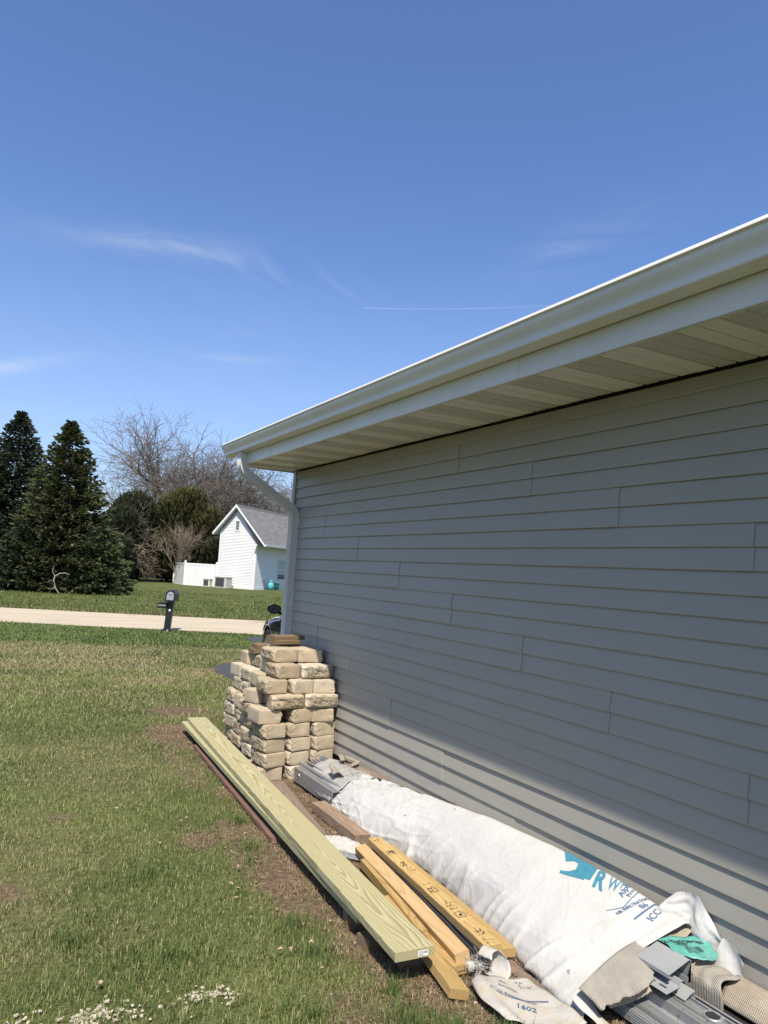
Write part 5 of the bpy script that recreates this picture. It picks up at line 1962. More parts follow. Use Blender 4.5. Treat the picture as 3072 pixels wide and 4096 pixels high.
# ------------------------------------------------------------------ the white house across the road
def build_house():
    C = np.array([16.48, 46.19]); n1 = np.array([-0.7547, -0.6561]); a = np.array([-0.6561, 0.7547]); bd = np.array([0.7547, 0.6561])
    G0 = 0.15
    h = thing('white_house', 'white sided house with a steep grey shingle roof across the road', 'house', (C[0], C[1], G0))

    def P(u, v, z, off=0.0):
        """u along the gable wall (to the left), v along the ridge (to the back), off out of the gable wall."""
        q = C + a * u + bd * v + n1 * off
        return (q[0], q[1], z)
    Wd = 2.83; AP = 1.57; ZA = 5.50; ZR = 3.20; ZL = 4.02
    LB = 9.0
    sR = (ZA - ZR) / AP; sL = (ZA - ZL) / (Wd - AP)
    # clapboards: real wedges, 4 inch exposure, joined per wall
    m = MB()
    k = 0; z = G0 + 0.25
    e = 0.102
    while z < ZA - 0.08:
        zt = z + e
        u0 = 0.0 if z < ZR else (z - ZR) / sR
        u1 = Wd if z < ZL else Wd - (z - ZL) / sL
        u0t = 0.0 if zt < ZR else (zt - ZR) / sR
        u1t = Wd if zt < ZL else Wd - (zt - ZL) / sL
        if u1t - u0t > 0.02:
            m.add([P(u0, 0, z, .030), P(u1, 0, z, .030), P(u1t, 0, zt, .004), P(u0t, 0, zt, .004), P(u0, 0, z, .0), P(u1, 0, z, .0)], [(0, 1, 2, 3), (0, 4, 5, 1)])
        z = zt
    m.build('gable_siding', 'white_vinyl', h)
    m = MB(); z = G0 + 0.25
    while z < ZR + 0.02:
        zt = z + e
        m.add([P(-.030, 0, z), P(-.030, LB, z), P(-.004, LB, zt), P(-.004, 0, zt), P(0, 0, z), P(0, LB, z)], [(0, 3, 2, 1), (0, 1, 5, 4)])
        z = zt
    m.build('side_siding', 'white_vinyl', h)
    m = MB()
    m.add([P(0, 0, G0 - .5), P(Wd, 0, G0 - .5), P(Wd, LB, G0 - .5), P(0, LB, G0 - .5), P(0, 0, ZR), P(AP, 0, ZA), P(Wd, 0, ZL), P(0, LB, ZR), P(AP, LB, ZA), P(Wd, LB, ZL)],
          [(0, 1, 6, 5, 4), (3, 7, 8, 9, 2), (0, 4, 7, 3), (1, 2, 9, 6), (4, 5, 8, 7), (5, 6, 9, 8)])
    m.build('wall', 'white_vinyl', h, fixn=True)
    m = MB()
    m.add([P(-.03, -.03, G0 - .4), P(Wd + .03, -.03, G0 - .4), P(Wd + .03, -.03, G0 + .25), P(-.03, -.03, G0 + .25), P(-.03, LB, G0 - .4), P(-.03, LB, G0 + .25), P(Wd + .03, LB, G0 - .4), P(Wd + .03, LB, G0 + .25)],
          [(0, 1, 2, 3), (0, 3, 5, 4), (1, 6, 7, 2), (3, 2, 7, 5)])
    m.build('foundation', 'white_trim', h, fixn=True)
    # corner boards
    for u, nm in ((0.0, 1), (Wd, 2)):
        m = MB()
        s = 1 if u == 0 else -1
        zt = ZR if u == 0 else ZL
        for o1, o2, q in ((-.03 * s, .09 * s, 0),):
            m.add([P(u + o1, -.035, G0 + .22), P(u + o2, -.035, G0 + .22), P(u + o2, -.035, zt), P(u + o1, -.035, zt), P(u + o1, .09, G0 + .22), P(u + o1, .09, zt)], [(0, 1, 2, 3), (0, 3, 5, 4)])
        m.build('corner_board', 'white_trim', h, fixn=True)
    # roof
    m = MB(); oh = 0.36
    def roof_plane(mm, side):
        t = 0.10
        if side == 'R':
            u_e = -0.80; ze = ZA + .33 + (AP - u_e) * -1.11
            pts = [(AP, ZA + .33), (u_e, ze)]
        else:
            u_e = Wd + .44; ze = ZA + .33 - (u_e - AP) * 1.15
            pts = [(AP, ZA + .33), (u_e, ze)]
        (ua, za), (ub, zb) = pts
        vs = [P(ua, -oh, za), P(ub, -oh, zb), P(ub, LB + .3, zb), P(ua, LB + .3, za), P(ua, -oh, za - t), P(ub, -oh, zb - t), P(ub, LB + .3, zb - t), P(ua, LB + .3, za - t)]
        mm.add(vs, [(0, 1, 2, 3)], 0)
        mm.add(vs, [(4, 7, 6, 5), (0, 4, 5, 1), (1, 5, 6, 2), (2, 6, 7, 3)], 1)
        return ub, zb
    uR, zRt = roof_plane(m, 'R'); uL, zLt = roof_plane(m, 'L')
    rf = m.build('roof', ['roof_shingle', 'white_trim'], h, fixn=True)
    uv = rf.data.uv_layers.new(name='UVMap')
    for poly in rf.data.polygons:
        for li in poly.loop_indices:
            co = rf.data.vertices[rf.data.loops[li].vertex_index].co
            v = co.x * bd[0] + co.y * bd[1]
            uv.data[li].uv = (v, co.z * 1.35)
    m = MB()
    for k in range(30):
        v0 = -oh + k * 0.32
        m.add([P(AP - .13, v0, ZA + .345 - .13), P(AP, v0, ZA + .360), P(AP + .13, v0, ZA + .345 - .13), P(AP + .13, v0 + .31, ZA + .335 - .13), P(AP, v0 + .31, ZA + .350), P(AP - .13, v0 + .31, ZA + .335 - .13)], [(0, 1, 4, 5), (1, 2, 3, 4)])
    m.build('ridge_cap', 'roof_shingle', rf)
    # rake boards and gutter
    m = MB()
    for (ua, za, ub, zb) in ((AP, ZA + .33, uR, zRt), (AP, ZA + .33, uL, zLt)):
        m.add([P(ua, -oh - .02, za + .01), P(ub, -oh - .02, zb + .01), P(ub, -oh - .02, zb - .16), P(ua, -oh - .02, za - .18)], [(0, 1, 2, 3)])
    m.build('rake_board', 'white_trim', rf)
    # rake soffit: closes the underside of the overhang
    m = MB()
    m.add([P(AP, -oh, ZA + .20), P(uR, -oh, zRt - .13), P(uR, 0.02, zRt - .13), P(AP, 0.02, ZA + .20), P(uL, -oh, zLt - .13), P(uL, .02, zLt - .13)], [(0, 1, 2, 3), (0, 3, 5, 4)])
    m.build('rake_soffit', 'white_trim', rf)
    m = MB()
    m.add([P(uR - .01, -oh, zRt - .02), P(uR - .12, -oh, zRt - .02), P(uR - .10, -oh, zRt - .13), P(uR - .01, -oh, zRt - .14), P(uR - .01, LB + .3, zRt - .02), P(uR - .12, LB + .3, zRt - .02), P(uR - .10, LB + .3, zRt - .13), P(uR - .01, LB + .3, zRt - .14)],
          [(0, 1, 2, 3), (0, 4, 5, 1), (1, 5, 6, 2), (2, 6, 7, 3)])
    m.build('eave_gutter', 'white_trim', rf, fixn=True)
    m = MB()
    m.add([P(uR, -oh, zRt - .12), P(0.0, -oh, zRt - .10), P(0.0, LB, zRt - .10), P(uR, LB, zRt - .12)], [(0, 1, 2, 3)])
    m.build('eave_soffit', 'white_trim', rf)
    # small gable window
    def window(u0, u1, z0, z1, on, bars=1, blind=False):
        m = MB(); t = .07
        def Q(s, z, o):
            return P(s, 0, z, o) if on == 'g' else P(-o, s, z)
        def rect(mm, s0, s1, za, zb, o0, o1):
            vs = [Q(s0, za, o1), Q(s1, za, o1), Q(s1, zb, o1), Q(s0, zb, o1), Q(s0, za, o0), Q(s1, za, o0), Q(s1, zb, o0), Q(s0, zb, o0)]
            mm.add(vs, [(0, 1, 2, 3), (0, 4, 5, 1), (1, 5, 6, 2), (2, 6, 7, 3), (3, 7, 4, 0)])
        rect(m, u0 - t, u1 + t, z0 - t, z0, 0, .05); rect(m, u0 - t, u1 + t, z1, z1 + t, 0, .05)
        rect(m, u0 - t, u0, z0, z1, 0, .05); rect(m, u1, u1 + t, z0, z1, 0, .05)
        if bars:
            zm = (z0 + z1) / 2
            rect(m, u0, u1, zm - .03, zm + .03, 0, .04)
        w = m.build('window', 'white_trim', h, fixn=True)
        m = MB(); rect(m, u0, u1, z0, z1, .012, .026); m.build('pane', 'window_glass', w, fixn=True)
        if blind:
            m = MB(); rect(m, u0 + .02, u1 - .02, z0 + (z1 - z0) * .22, z1 - .02, .027, .030)
            m.build('blind', 'blind', w, fixn=True)
        return w
    window(1.42, 1.68, 4.12, 4.72, 'g', 0)
    window(3.20, 4.45, 0.92, 2.25, 's', 1, True)
    # satellite-like vent on the side wall
    m = MB(); m.lathe([(0.0, 0.10), (0.05, 0.10), (0.06, 0.0)], (P(-.05, 1.25, .78)), 8, 'y'); m.build('dryer_vent', 'ac_metal', h)
    # air conditioner: cabinet > grille, top
    def cond(name, label, c, w, d, hh, grille, corner):
        q = P(c[0], 0, 0, c[1])
        g0 = gz(q[0], q[1])
        t = thing(name, label, 'air conditioner', (q[0], q[1], g0), 'air conditioners beside the white house')
        def B(mm, u0, u1, o0, o1, z0, z1):
            vs = [P(c[0] + u, 0, g0 + z, c[1] + o) for z in (z0, z1) for u, o in ((u0, o0), (u1, o0), (u1, o1), (u0, o1))]
            mm.add(vs, [(0, 3, 2, 1), (4, 5, 6, 7), (0, 1, 5, 4), (1, 2, 6, 5), (2, 3, 7, 6), (3, 0, 4, 7)])
        m = MB(); B(m, -w / 2, w / 2, -d / 2, d / 2, .04, hh); m.build('cabinet', corner, t, fixn=True)
        m = MB(); B(m, -w / 2 - .03, w / 2 + .03, -d / 2 - .03, d / 2 + .03, hh, hh + .04); m.build('lid', 'ac_metal', t, fixn=True)
        m = MB()
        for k in range(int((hh - .14) / .05)):
            B(m, -w / 2 + .20 * grille, w / 2 - .06, d / 2 + .002, d / 2 + .015, .10 + k * .05, .13 + k * .05)
        m.build('grille', 'ac_grille', t, fixn=True)
        m = MB(); B(m, -w / 2 + .18 * grille, w / 2 - .05, d / 2 - .01, d / 2 + .004, .08, hh - .05); m.build('coil', 'ac_grille', t, fixn=True)
        m = MB(); B(m, -w / 2 - .1, w / 2 + .1, -d / 2 - .1, d / 2 + .1, -.04, .04); m.build('pad', 'foundation', t, fixn=True)
        return t
    cond('air_conditioner', 'larger dark-grilled air conditioner at the foot of the white gable', (1.88, 0.75), .88, .70, .70, 1.0, 'ac_metal')
    cond('heat_pump', 'small beige outdoor unit between the fence and the larger air conditioner', (3.02, 0.85), .52, .34, .50, 0.6, 'beige_plastic')
    # teal cans on the near side of the house wall
    def can(name, label, vv, hgt, r, shape):
        q = P(-.45, vv, 0); g0 = gz(q[0], q[1])
        t = thing(name, label, 'can', (q[0], q[1], g0), 'teal cans beside the white house')
        m = MB()
        if shape:
            m.lathe([(0, 0), (r, 0), (r, hgt * .62), (r * .62, hgt * .78), (r * .60, hgt * .86), (r * .80, hgt * .90), (r * .80, hgt * .93)], (q[0], q[1], g0), 18)
            m.build('body', 'teal_paint', t, True)
            m = MB(); m.lathe([(r * .82, hgt * .93), (r * .66, hgt * .98), (r * .2, hgt), (0, hgt)], (q[0], q[1], g0), 18); m.build('lid', 'teal_paint', t, True)
            m = MB()
            for s in (-1, 1):
                m.tube([(q[0] + s * r * .95, q[1], g0 + hgt * .6), (q[0] + s * r * 1.15, q[1], g0 + hgt * .7), (q[0] + s * r * .7, q[1], g0 + hgt * .82)], .012, 5)
            m.build('handle', 'teal_paint', t)
        else:
            m.lathe([(0, 0), (r * .82, 0), (r, hgt), (r * 1.05, hgt), (r * 1.05, hgt * 1.03), (r * .9, hgt * 1.03), (r * .75, .05), (0, .05)], (q[0], q[1], g0), 18)
            m.build('body', 'teal_paint', t, True)
            m = MB(); m.lathe([(r * .90, hgt * .55), (r * .98, hgt * .55), (r * .98, hgt * .58), (r * .9, hgt * .58)], (q[0], q[1], g0), 18); m.build('band', 'teal_paint', t)
    can('milk_can', 'teal milk can with a narrow neck by the white house wall', 1.55, .66, .20, True)
    can('bucket', 'teal open bucket right of the milk can', 2.40, .50, .19, False)
    # privacy fence running left from the house, then turning back
    f = thing('privacy_fence', 'tall white vinyl privacy fence joining the white house', 'fence', P(3.2, .1, G0))
    def fpost(u, v, name='post'):
        q = P(u, v, 0)
        m = MB(); g0 = gz(q[0], q[1])
        m.box((q[0] - .065, q[1] - .065, g0 - .1), (q[0] + .065, q[1] + .065, 1.78))
        m.add([(q[0] - .08, q[1] - .08, 1.78), (q[0] + .08, q[1] - .08, 1.78), (q[0] + .08, q[1] + .08, 1.78), (q[0] - .08, q[1] + .08, 1.78), (q[0], q[1], 1.87)], [(0, 3, 2, 1), (0, 1, 4), (1, 2, 4), (2, 3, 4), (3, 0, 4)])
        m.build(name, 'fence_vinyl', f)
    def fpanel(u0, v0, u1, v1, brd=0.15, groove=0.0015):
        p0 = np.array(P(u0, v0, 0)[:2]); p1 = np.array(P(u1, v1, 0)[:2]); L = np.linalg.norm(p1 - p0)
        n = int(L / brd)
        dv = (p1 - p0) / L; nn = np.array([-dv[1], dv[0]])
        for k in range(n):
            qa = p0 + dv * (k * L / n + groove); qb = p0 + dv * ((k + 1) * L / n - groove)
            m = MB()
            vs = [(*(q + nn * s), z) for z in (.10, 1.60) for q, s in ((qa, -.018), (qb, -.018), (qb, .018), (qa, .018))]
            m.add(vs, [(0, 3, 2, 1), (4, 5, 6, 7), (0, 1, 5, 4), (1, 2, 6, 5), (2, 3, 7, 6), (3, 0, 4, 7)])
            m.build('board', 'fence_vinyl', f)
        for z0, z1 in ((.06, .18), (1.56, 1.70)):
            m = MB()
            vs = [(*(q + nn * s), z) for z in (z0, z1) for q, s in ((p0, -.03), (p1, -.03), (p1, .03), (p0, .03))]
            m.add(vs, [(0, 3, 2, 1), (4, 5, 6, 7), (0, 1, 5, 4), (1, 2, 6, 5), (2, 3, 7, 6), (3, 0, 4, 7)])
            m.build('rail', 'fence_vinyl', f)
    fpost(5.55, .1); fpost(3.02, .1); fpost(7.69, 1.91)
    fpanel(3.02, .1, 5.55, .1); fpanel(5.55, .1, 7.69, 1.91, .15, .004)


build_house()


# ------------------------------------------------------------------ mailbox
def build_mailbox():
    bx, by = 4.29, 17.98
    g0 = gz(bx, by)
    ang = R(-9)
    t = thing('mailbox', 'black plastic mailbox with a silver door on a black post by the road', 'mailbox', (bx, by, g0))
    # the box faces down the road; long side and door both show
    ca, sa = math.cos(R(24)), math.sin(R(24))
    lean = 0.055
    def W(x, y, z):
        # local x = towards the right, y = back
        return (bx + x * ca + y * sa + lean * z, by - x * sa + y * ca, g0 + z)
    def bb(mm, a, b, mi=None):
        vs = [W(x, y, z) for z in (a[2], b[2]) for x, y in ((a[0], a[1]), (b[0], a[1]), (b[0], b[1]), (a[0], b[1]))]
        mm.add(vs, [(0, 3, 2, 1), (4, 5, 6, 7), (0, 1, 5, 4), (1, 2, 6, 5), (2, 3, 7, 6), (3, 0, 4, 7)], mi)
    m = MB(); bb(m, (-.075, -.055, -.1), (.075, .075, .74)); bb(m, (-.062, -.064, .05), (.062, -.05, .72)); m.build('post', 'black_plastic', t, fixn=True)
    m = MB(); bb(m, (-.085, -.065, -.02), (.085, .085, .03)); m.build('post_collar', 'black_plastic', t, fixn=True)
    m = MB(); bb(m, (.0, -.075, -.02), (.045, -.05, .055)); m.build('post_stub', 'dead_wood', t, fixn=True)
    m = MB(); bb(m, (-.012, -.0665, .50), (.028, -.0640, .545)); m.build('round_reflector', 'white_sticker', t, fixn=True)
    # box: arched section extruded
    def arch(w, h, n=12):
        pts = [(-w, 0), (w, 0), (w, h * .55)]
        for k in range(1, n):
            a = math.pi * k / n
            pts.append((w * math.cos(a), h * .55 + h * .45 * math.sin(a)))
        pts.append((-w, h * .55))
        return pts
    def ext(mm, prof, y0, y1, z):
        n = len(prof)
        vs = [W(x, y0, z + zz) for x, zz in prof] + [W(x, y1, z + zz) for x, zz in prof]
        mm.add(vs, [tuple(range(n)), tuple(range(2 * n - 1, n - 1, -1))] + [(i, (i + 1) % n, n + (i + 1) % n, n + i) for i in range(n)])
    m = MB(); ext(m, arch(.115, .27), -.16, .36, .74); ext(m, arch(.122, .278), -.175, -.15, .738)
    bx_o = m.build('box', 'black_plastic', t, fixn=True); auto_smooth(bx_o, 35)
    m = MB(); ext(m, arch(.082, .20), -.190, -.176, .775); dr = m.build('door', 'silver_plastic', t, fixn=True)
    m = MB(); bb(m, (-.045, -.205, .915), (.045, -.190, .940)); m.build('handle', 'silver_plastic', dr, fixn=True)
    m = MB()
    vs = [W(-.1165, .02 + .05 * math.cos(a), .925 + .032 * math.sin(a)) for a in np.linspace(0, 2 * math.pi, 14)[:-1]]
    m.add(vs, [tuple(range(13))]); m.build('round_flag_sticker', 'red_sticker', t)
    m = MB(); m.add([W(-.1165, -.10, .815), W(-.1165, -.04, .815), W(-.1165, -.04, .875), W(-.1165, -.10, .875)], [(0, 1, 2, 3)]); m.build('number_sticker', 'white_sticker', t)
    # newspaper tube to the left
    m = MB(); bb(m, (-.275, -.17, .575), (-.06, -.155, .700)); bb(m, (-.275, -.17, .575), (-.262, .30, .700)); bb(m, (-.275, -.17, .575), (-.06, .30, .588)); bb(m, (-.275, -.17, .688), (-.06, .30, .700)); bb(m, (-.073, -.17, .575), (-.06, .30, .700))
    nb = m.build('newspaper_box', 'black_plastic', t, fixn=True)
    m = MB()
    for k in range(4):
        bb(m, (-.250 + k * .045, -.1725, .625), (-.222 + k * .045, -.1705, .655))
    m.build('worn_lettering', 'ink_grey', nb, fixn=True)


build_mailbox()


# ------------------------------------------------------------------ parked car
def build_car():
    O = np.array([5.24, 10.24]); a = R(6)
    fwd = np.array([math.sin(a), math.cos(a)]); lft = np.array([-math.cos(a), math.sin(a)])
    t = thing('parked_car', 'black car parked on the driveway behind the garage corner', 'car', (O[0], O[1], 0.01))
    g = 0.012
    def W(l, f, z):
        q = O + fwd * f + lft * l
        return (q[0], q[1], g + z)
    # body: stations along f; half width, belt height, top (hood / deck) height
    st = [(-2.30, .62, .60, .66), (-2.22, .80, .70, .90), (-2.0, .86, .84, .99), (-1.6, .895, .88, 1.02), (-1.0, .905, .90, .93), (-.4, .91, .90, .92), (.2, .91, .885, .90), (.75, .905, .86, .90), (1.1, .90, .82, .90), (1.5, .89, .77, .86), (1.9, .86, .70, .78), (2.15, .78, .60, .68), (2.28, .58, .50, .56)]
    fs_ = np.linspace(-2.30, 2.28, 74)
    F = [s[0] for s in st]
    hw = np.interp(fs_, F, [s[1] for s in st]); be = np.interp(fs_, F, [s[2] for s in st]); tp = np.interp(fs_, F, [s[3] for s in st])
    rows = []
    for i, f in enumerate(fs_):
        zb = .20
        for wf in (1.40, -1.38):
            d = abs(f - wf)
            if d < .375:
                zb = max(zb, math.sqrt(.375 ** 2 - d * d) + .315)
        w = hw[i]
        arch = 1.012 if zb > .21 else 1.0
        r = []
        for k, (wx, z) in enumerate(((.93, zb), (1.0 * arch, max(zb + .02, .36)), (1.0 * arch, max(zb + .04, .56)), (.985, max(be[i] * .93, zb + .05)), (.955, max(be[i], zb + .07)), (.86, tp[i] - .015 if tp[i] > be[i] + .02 else be[i] + .03), (.5, tp[i] + .015), (0.0, tp[i] + .03))):
            r.append((w * wx, z))
        rows.append([W(x, f, z) for x, z in r] + [W(-x, f, z) for x, z in r[-2::-1]])
    n = len(rows[0])
    m = MB(); m.add([p for r in rows for p in r], [(i * n + k, i * n + k + 1, (i + 1) * n + k + 1, (i + 1) * n + k) for i in range(len(rows) - 1) for k in range(n - 1)] + [tuple(range(n)), tuple(range((len(rows) - 1) * n, len(rows) * n))[::-1]])
    b = m.build('body', 'car_paint', t, fixn=True); auto_smooth(b, 42)
    # greenhouse
    gs = [(-1.75, .60, 1.02), (-1.15, .60, 1.36), (-.4, .60, 1.45), (.1, .60, 1.42), (.95, .66, .93)]
    m = MB(); vs = []
    for f, w, z in gs:
        bw = .80 if f > -1.7 else .74
        vs += [W(bw if z < 1.1 else .80, f, .89), W(w, f, z), W(0, f, z + .03), W(-w, f, z), W(-(bw if z < 1.1 else .80), f, .89)]
    m.add(vs, [(i * 5 + k, i * 5 + k + 1, (i + 1) * 5 + k + 1, (i + 1) * 5 + k) for i in range(4) for k in range(4)] + [(0, 1, 2, 3, 4), tuple(range(24, 19, -1))])
    gl = m.build('windows', 'car_glass', t, fixn=True)
    m = MB(); vs = []
    for f, w, z in ((-1.25, .58, 1.355), (-.4, .60, 1.468), (.12, .60, 1.438), (.2, .595, 1.40)):
        vs += [W(w + .02, f, z - .02), W(w * .8, f, z + .02), W(0, f, z + .045), W(-w * .8, f, z + .02), W(-w - .02, f, z - .02)]
    m.add(vs, [(i * 5 + k, i * 5 + k + 1, (i + 1) * 5 + k + 1, (i + 1) * 5 + k) for i in range(3) for k in range(4)])
    m.build('roof_panel', 'car_paint', t, True, fixn=True)
    m = MB()
    for s in (1, -1):
        m.tube([W(s * .66, .95, .93), W(s * .61, .15, 1.43)], .028, 6)
        m.tube([W(s * .80, -.35, .90), W(s * .62, -.38, 1.44)], .03, 6)
        m.tube([W(s * .80, -1.7, .98), W(s * .60, -1.12, 1.38)], .05, 6)
    m.build('pillars', 'car_paint', t, True)
    # door seams and handle
    for s in (1, -1):
        m = MB()
        for f in (.78, -.40):
            m.bar(W(s * .917, f, .30), W(s * .905, f, .86), .006, .008)
        m.build('door_seam', 'dark_gap', t)
        m = MB(); m.bar(W(s * .925, -.28, .74), W(s * .925, -.10, .74), .03, .028); m.build('door_handle', 'chrome', t)
    # mirrors
    for s in (1, -1):
        m = MB()
        def mir(u, v):
            th = u * 2 * math.pi; 
            r = math.sin(min(max(v, .0), 1) * math.pi * .5)
            return W(s * (1.02 + .115 * math.cos(th) * r + .01 * math.sin(th)), .66 + .10 * (1 - v) ** .6 * 1.0 - .02, 1.03 + .078 * math.sin(th) * r - .008 * math.cos(th))
        m.grid(mir, 20, 8)
        mo = m.build('side_mirror', 'car_paint', t, True)
        m = MB()
        vs = [W(s * (1.02 + .100 * math.cos(q)), .642, 1.03 + .064 * math.sin(q)) for q in np.linspace(0, 2 * math.pi, 19)[:-1]]
        m.add(vs, [tuple(range(18))]); m.build('mirror_glass', 'car_glass', mo)
        m = MB(); m.bar(W(s * .86, .72, .95), W(s * .96, .68, .99), .05, .04); m.build('mirror_arm', 'black_plastic', mo)
    for s in (1, -1):
        m = MB(); m.add([W(s * .56, 2.20, .66), W(s * .80, 2.02, .66), W(s * .84, 1.82, .74), W(s * .60, 2.05, .78)], [(0, 1, 2, 3)]); m.build('headlight', 'head_lamp', t, fixn=True)
        m = MB(); m.add([W(s * .60, -2.27, .76), W(s * .83, -2.18, .76), W(s * .85, -2.05, .86), W(s * .62, -2.24, .88)], [(0, 1, 2, 3)]); m.build('tail_light', 'red_sticker', t, fixn=True)
    for s in (1, -1):
        for f in (1.40, -1.38):
            c = W(s * .80, f, .325)
            wh = bpy.data.objects.new('wheel', None); COL.objects.link(wh); wh.parent = t; wh['_o'] = tuple(t['_o'])
            ax = Vector((lft[0], lft[1], 0)); fw = Vector((fwd[0], fwd[1], 0)); cc = Vector(c)
            def ringy(mm, prof, nseg=28):
                vs = []
                for k in range(nseg):
                    th = 2 * math.pi * k / nseg
                    for r, hgt in prof:
                        vs.append(cc + fw * (r * math.cos(th)) + Vector((0, 0, r * math.sin(th))) + ax * (hgt * s))
                pn = len(prof)
                mm.add(vs, [(k * pn + i, ((k + 1) % nseg) * pn + i, ((k + 1) % nseg) * pn + i + 1, k * pn + i + 1) for k in range(nseg) for i in range(pn - 1)])
            m = MB(); ringy(m, [(.215, .085), (.235, .098), (.30, .098), (.322, .08), (.325, 0), (.322, -.08), (.30, -.1), (.2, -.1)]); m.build('tyre', 'rubber', wh, True)
            m = MB(); ringy(m, [(.218, .088), (.205, .085), (.195, .03), (.19, .0), (.0, .0)]); m.build('rim', 'rim_alloy', wh)
            m = MB()
            for k in range(10):
                th = 2 * math.pi * k / 10
                d = fw * math.cos(th) + Vector((0, 0, math.sin(th)))
                m.bar(cc + ax * (.07 * s) + d * .04, cc + ax * (.082 * s) + d * .208, .026, .02)
            m.build('spokes', 'rim_alloy', wh)
    m = MB(); vs = [W(.70, -1.9, .22), W(-.70, -1.9, .22), W(-.70, 1.9, .22), W(.70, 1.9, .22), W(.70, -1.9, .60), W(-.70, -1.9, .60), W(-.70, 1.9, .60), W(.70, 1.9, .60)]
    m.add(vs, [(0, 3, 2, 1), (4, 5, 6, 7), (0, 1, 5, 4), (1, 2, 6, 5), (2, 3, 7, 6), (3, 0, 4, 7)]); m.build('underbody', 'dark_gap', t, fixn=True)


build_car()


# ------------------------------------------------------------------ trees
def tufts(P, D, L, Wd, C, cross=True, rng=RNG):
    """Two crossed tapering quads for every tuft. Returns V, F(quads), C."""
    n = len(P)
    D = D / np.linalg.norm(D, axis=1, keepdims=True)
    r = rng.normal(size=(n, 3)); s = np.cross(D, r); s /= np.linalg.norm(s, axis=1, keepdims=True) + 1e-9
    u = np.cross(s, D)
    out = []
    for q in ((s, u) if cross else (s,)):
        a = P - q * (Wd * .25)[:, None]; b = P + q * (Wd * .25)[:, None]
        mid = P + D * (L * .55)[:, None]
        c = mid + q * (Wd * .5)[:, None]; d = mid - q * (Wd * .5)[:, None]
        tip = P + D * L[:, None]
        out.append(np.stack([a, b, c, tip + q * (Wd * .08)[:, None], tip - q * (Wd * .08)[:, None], d], 1))
    V = np.concatenate(out, 0)
    m = len(V)
    idx = np.arange(m)[:, None] * 6
    F = np.concatenate([idx + np.array([[0, 1, 2, 5]]), idx + np.array([[5, 2, 3, 4]])], 0)
    CC = np.repeat(np.concatenate([C] * len(out), 0), 6, axis=0)
    return V.reshape(-1, 3), F, CC


def tubes(S0, S1, R0, R1, k=3):
    n = len(S0)
    D = S1 - S0; D /= np.linalg.norm(D, axis=1, keepdims=True) + 1e-9
    up = np.where(np.abs(D[:, 2:3]) < .9, np.array([[0, 0, 1.0]]), np.array([[1.0, 0, 0]]))
    s = np.cross(D, up); s /= np.linalg.norm(s, axis=1, keepdims=True); u = np.cross(s, D)
    V = np.zeros((n, 2 * k, 3))
    for j in range(k):
        t = 2 * math.pi * j / k
        q = s * math.cos(t) + u * math.sin(t)
        V[:, j] = S0 + q * R0[:, None]; V[:, k + j] = S1 + q * R1[:, None]
    b = np.arange(n)[:, None] * 2 * k
    F = np.concatenate([b + np.array([[j, (j + 1) % k, k + (j + 1) % k, k + j]]) for j in range(k)], 0)
    return V.reshape(-1, 3), F


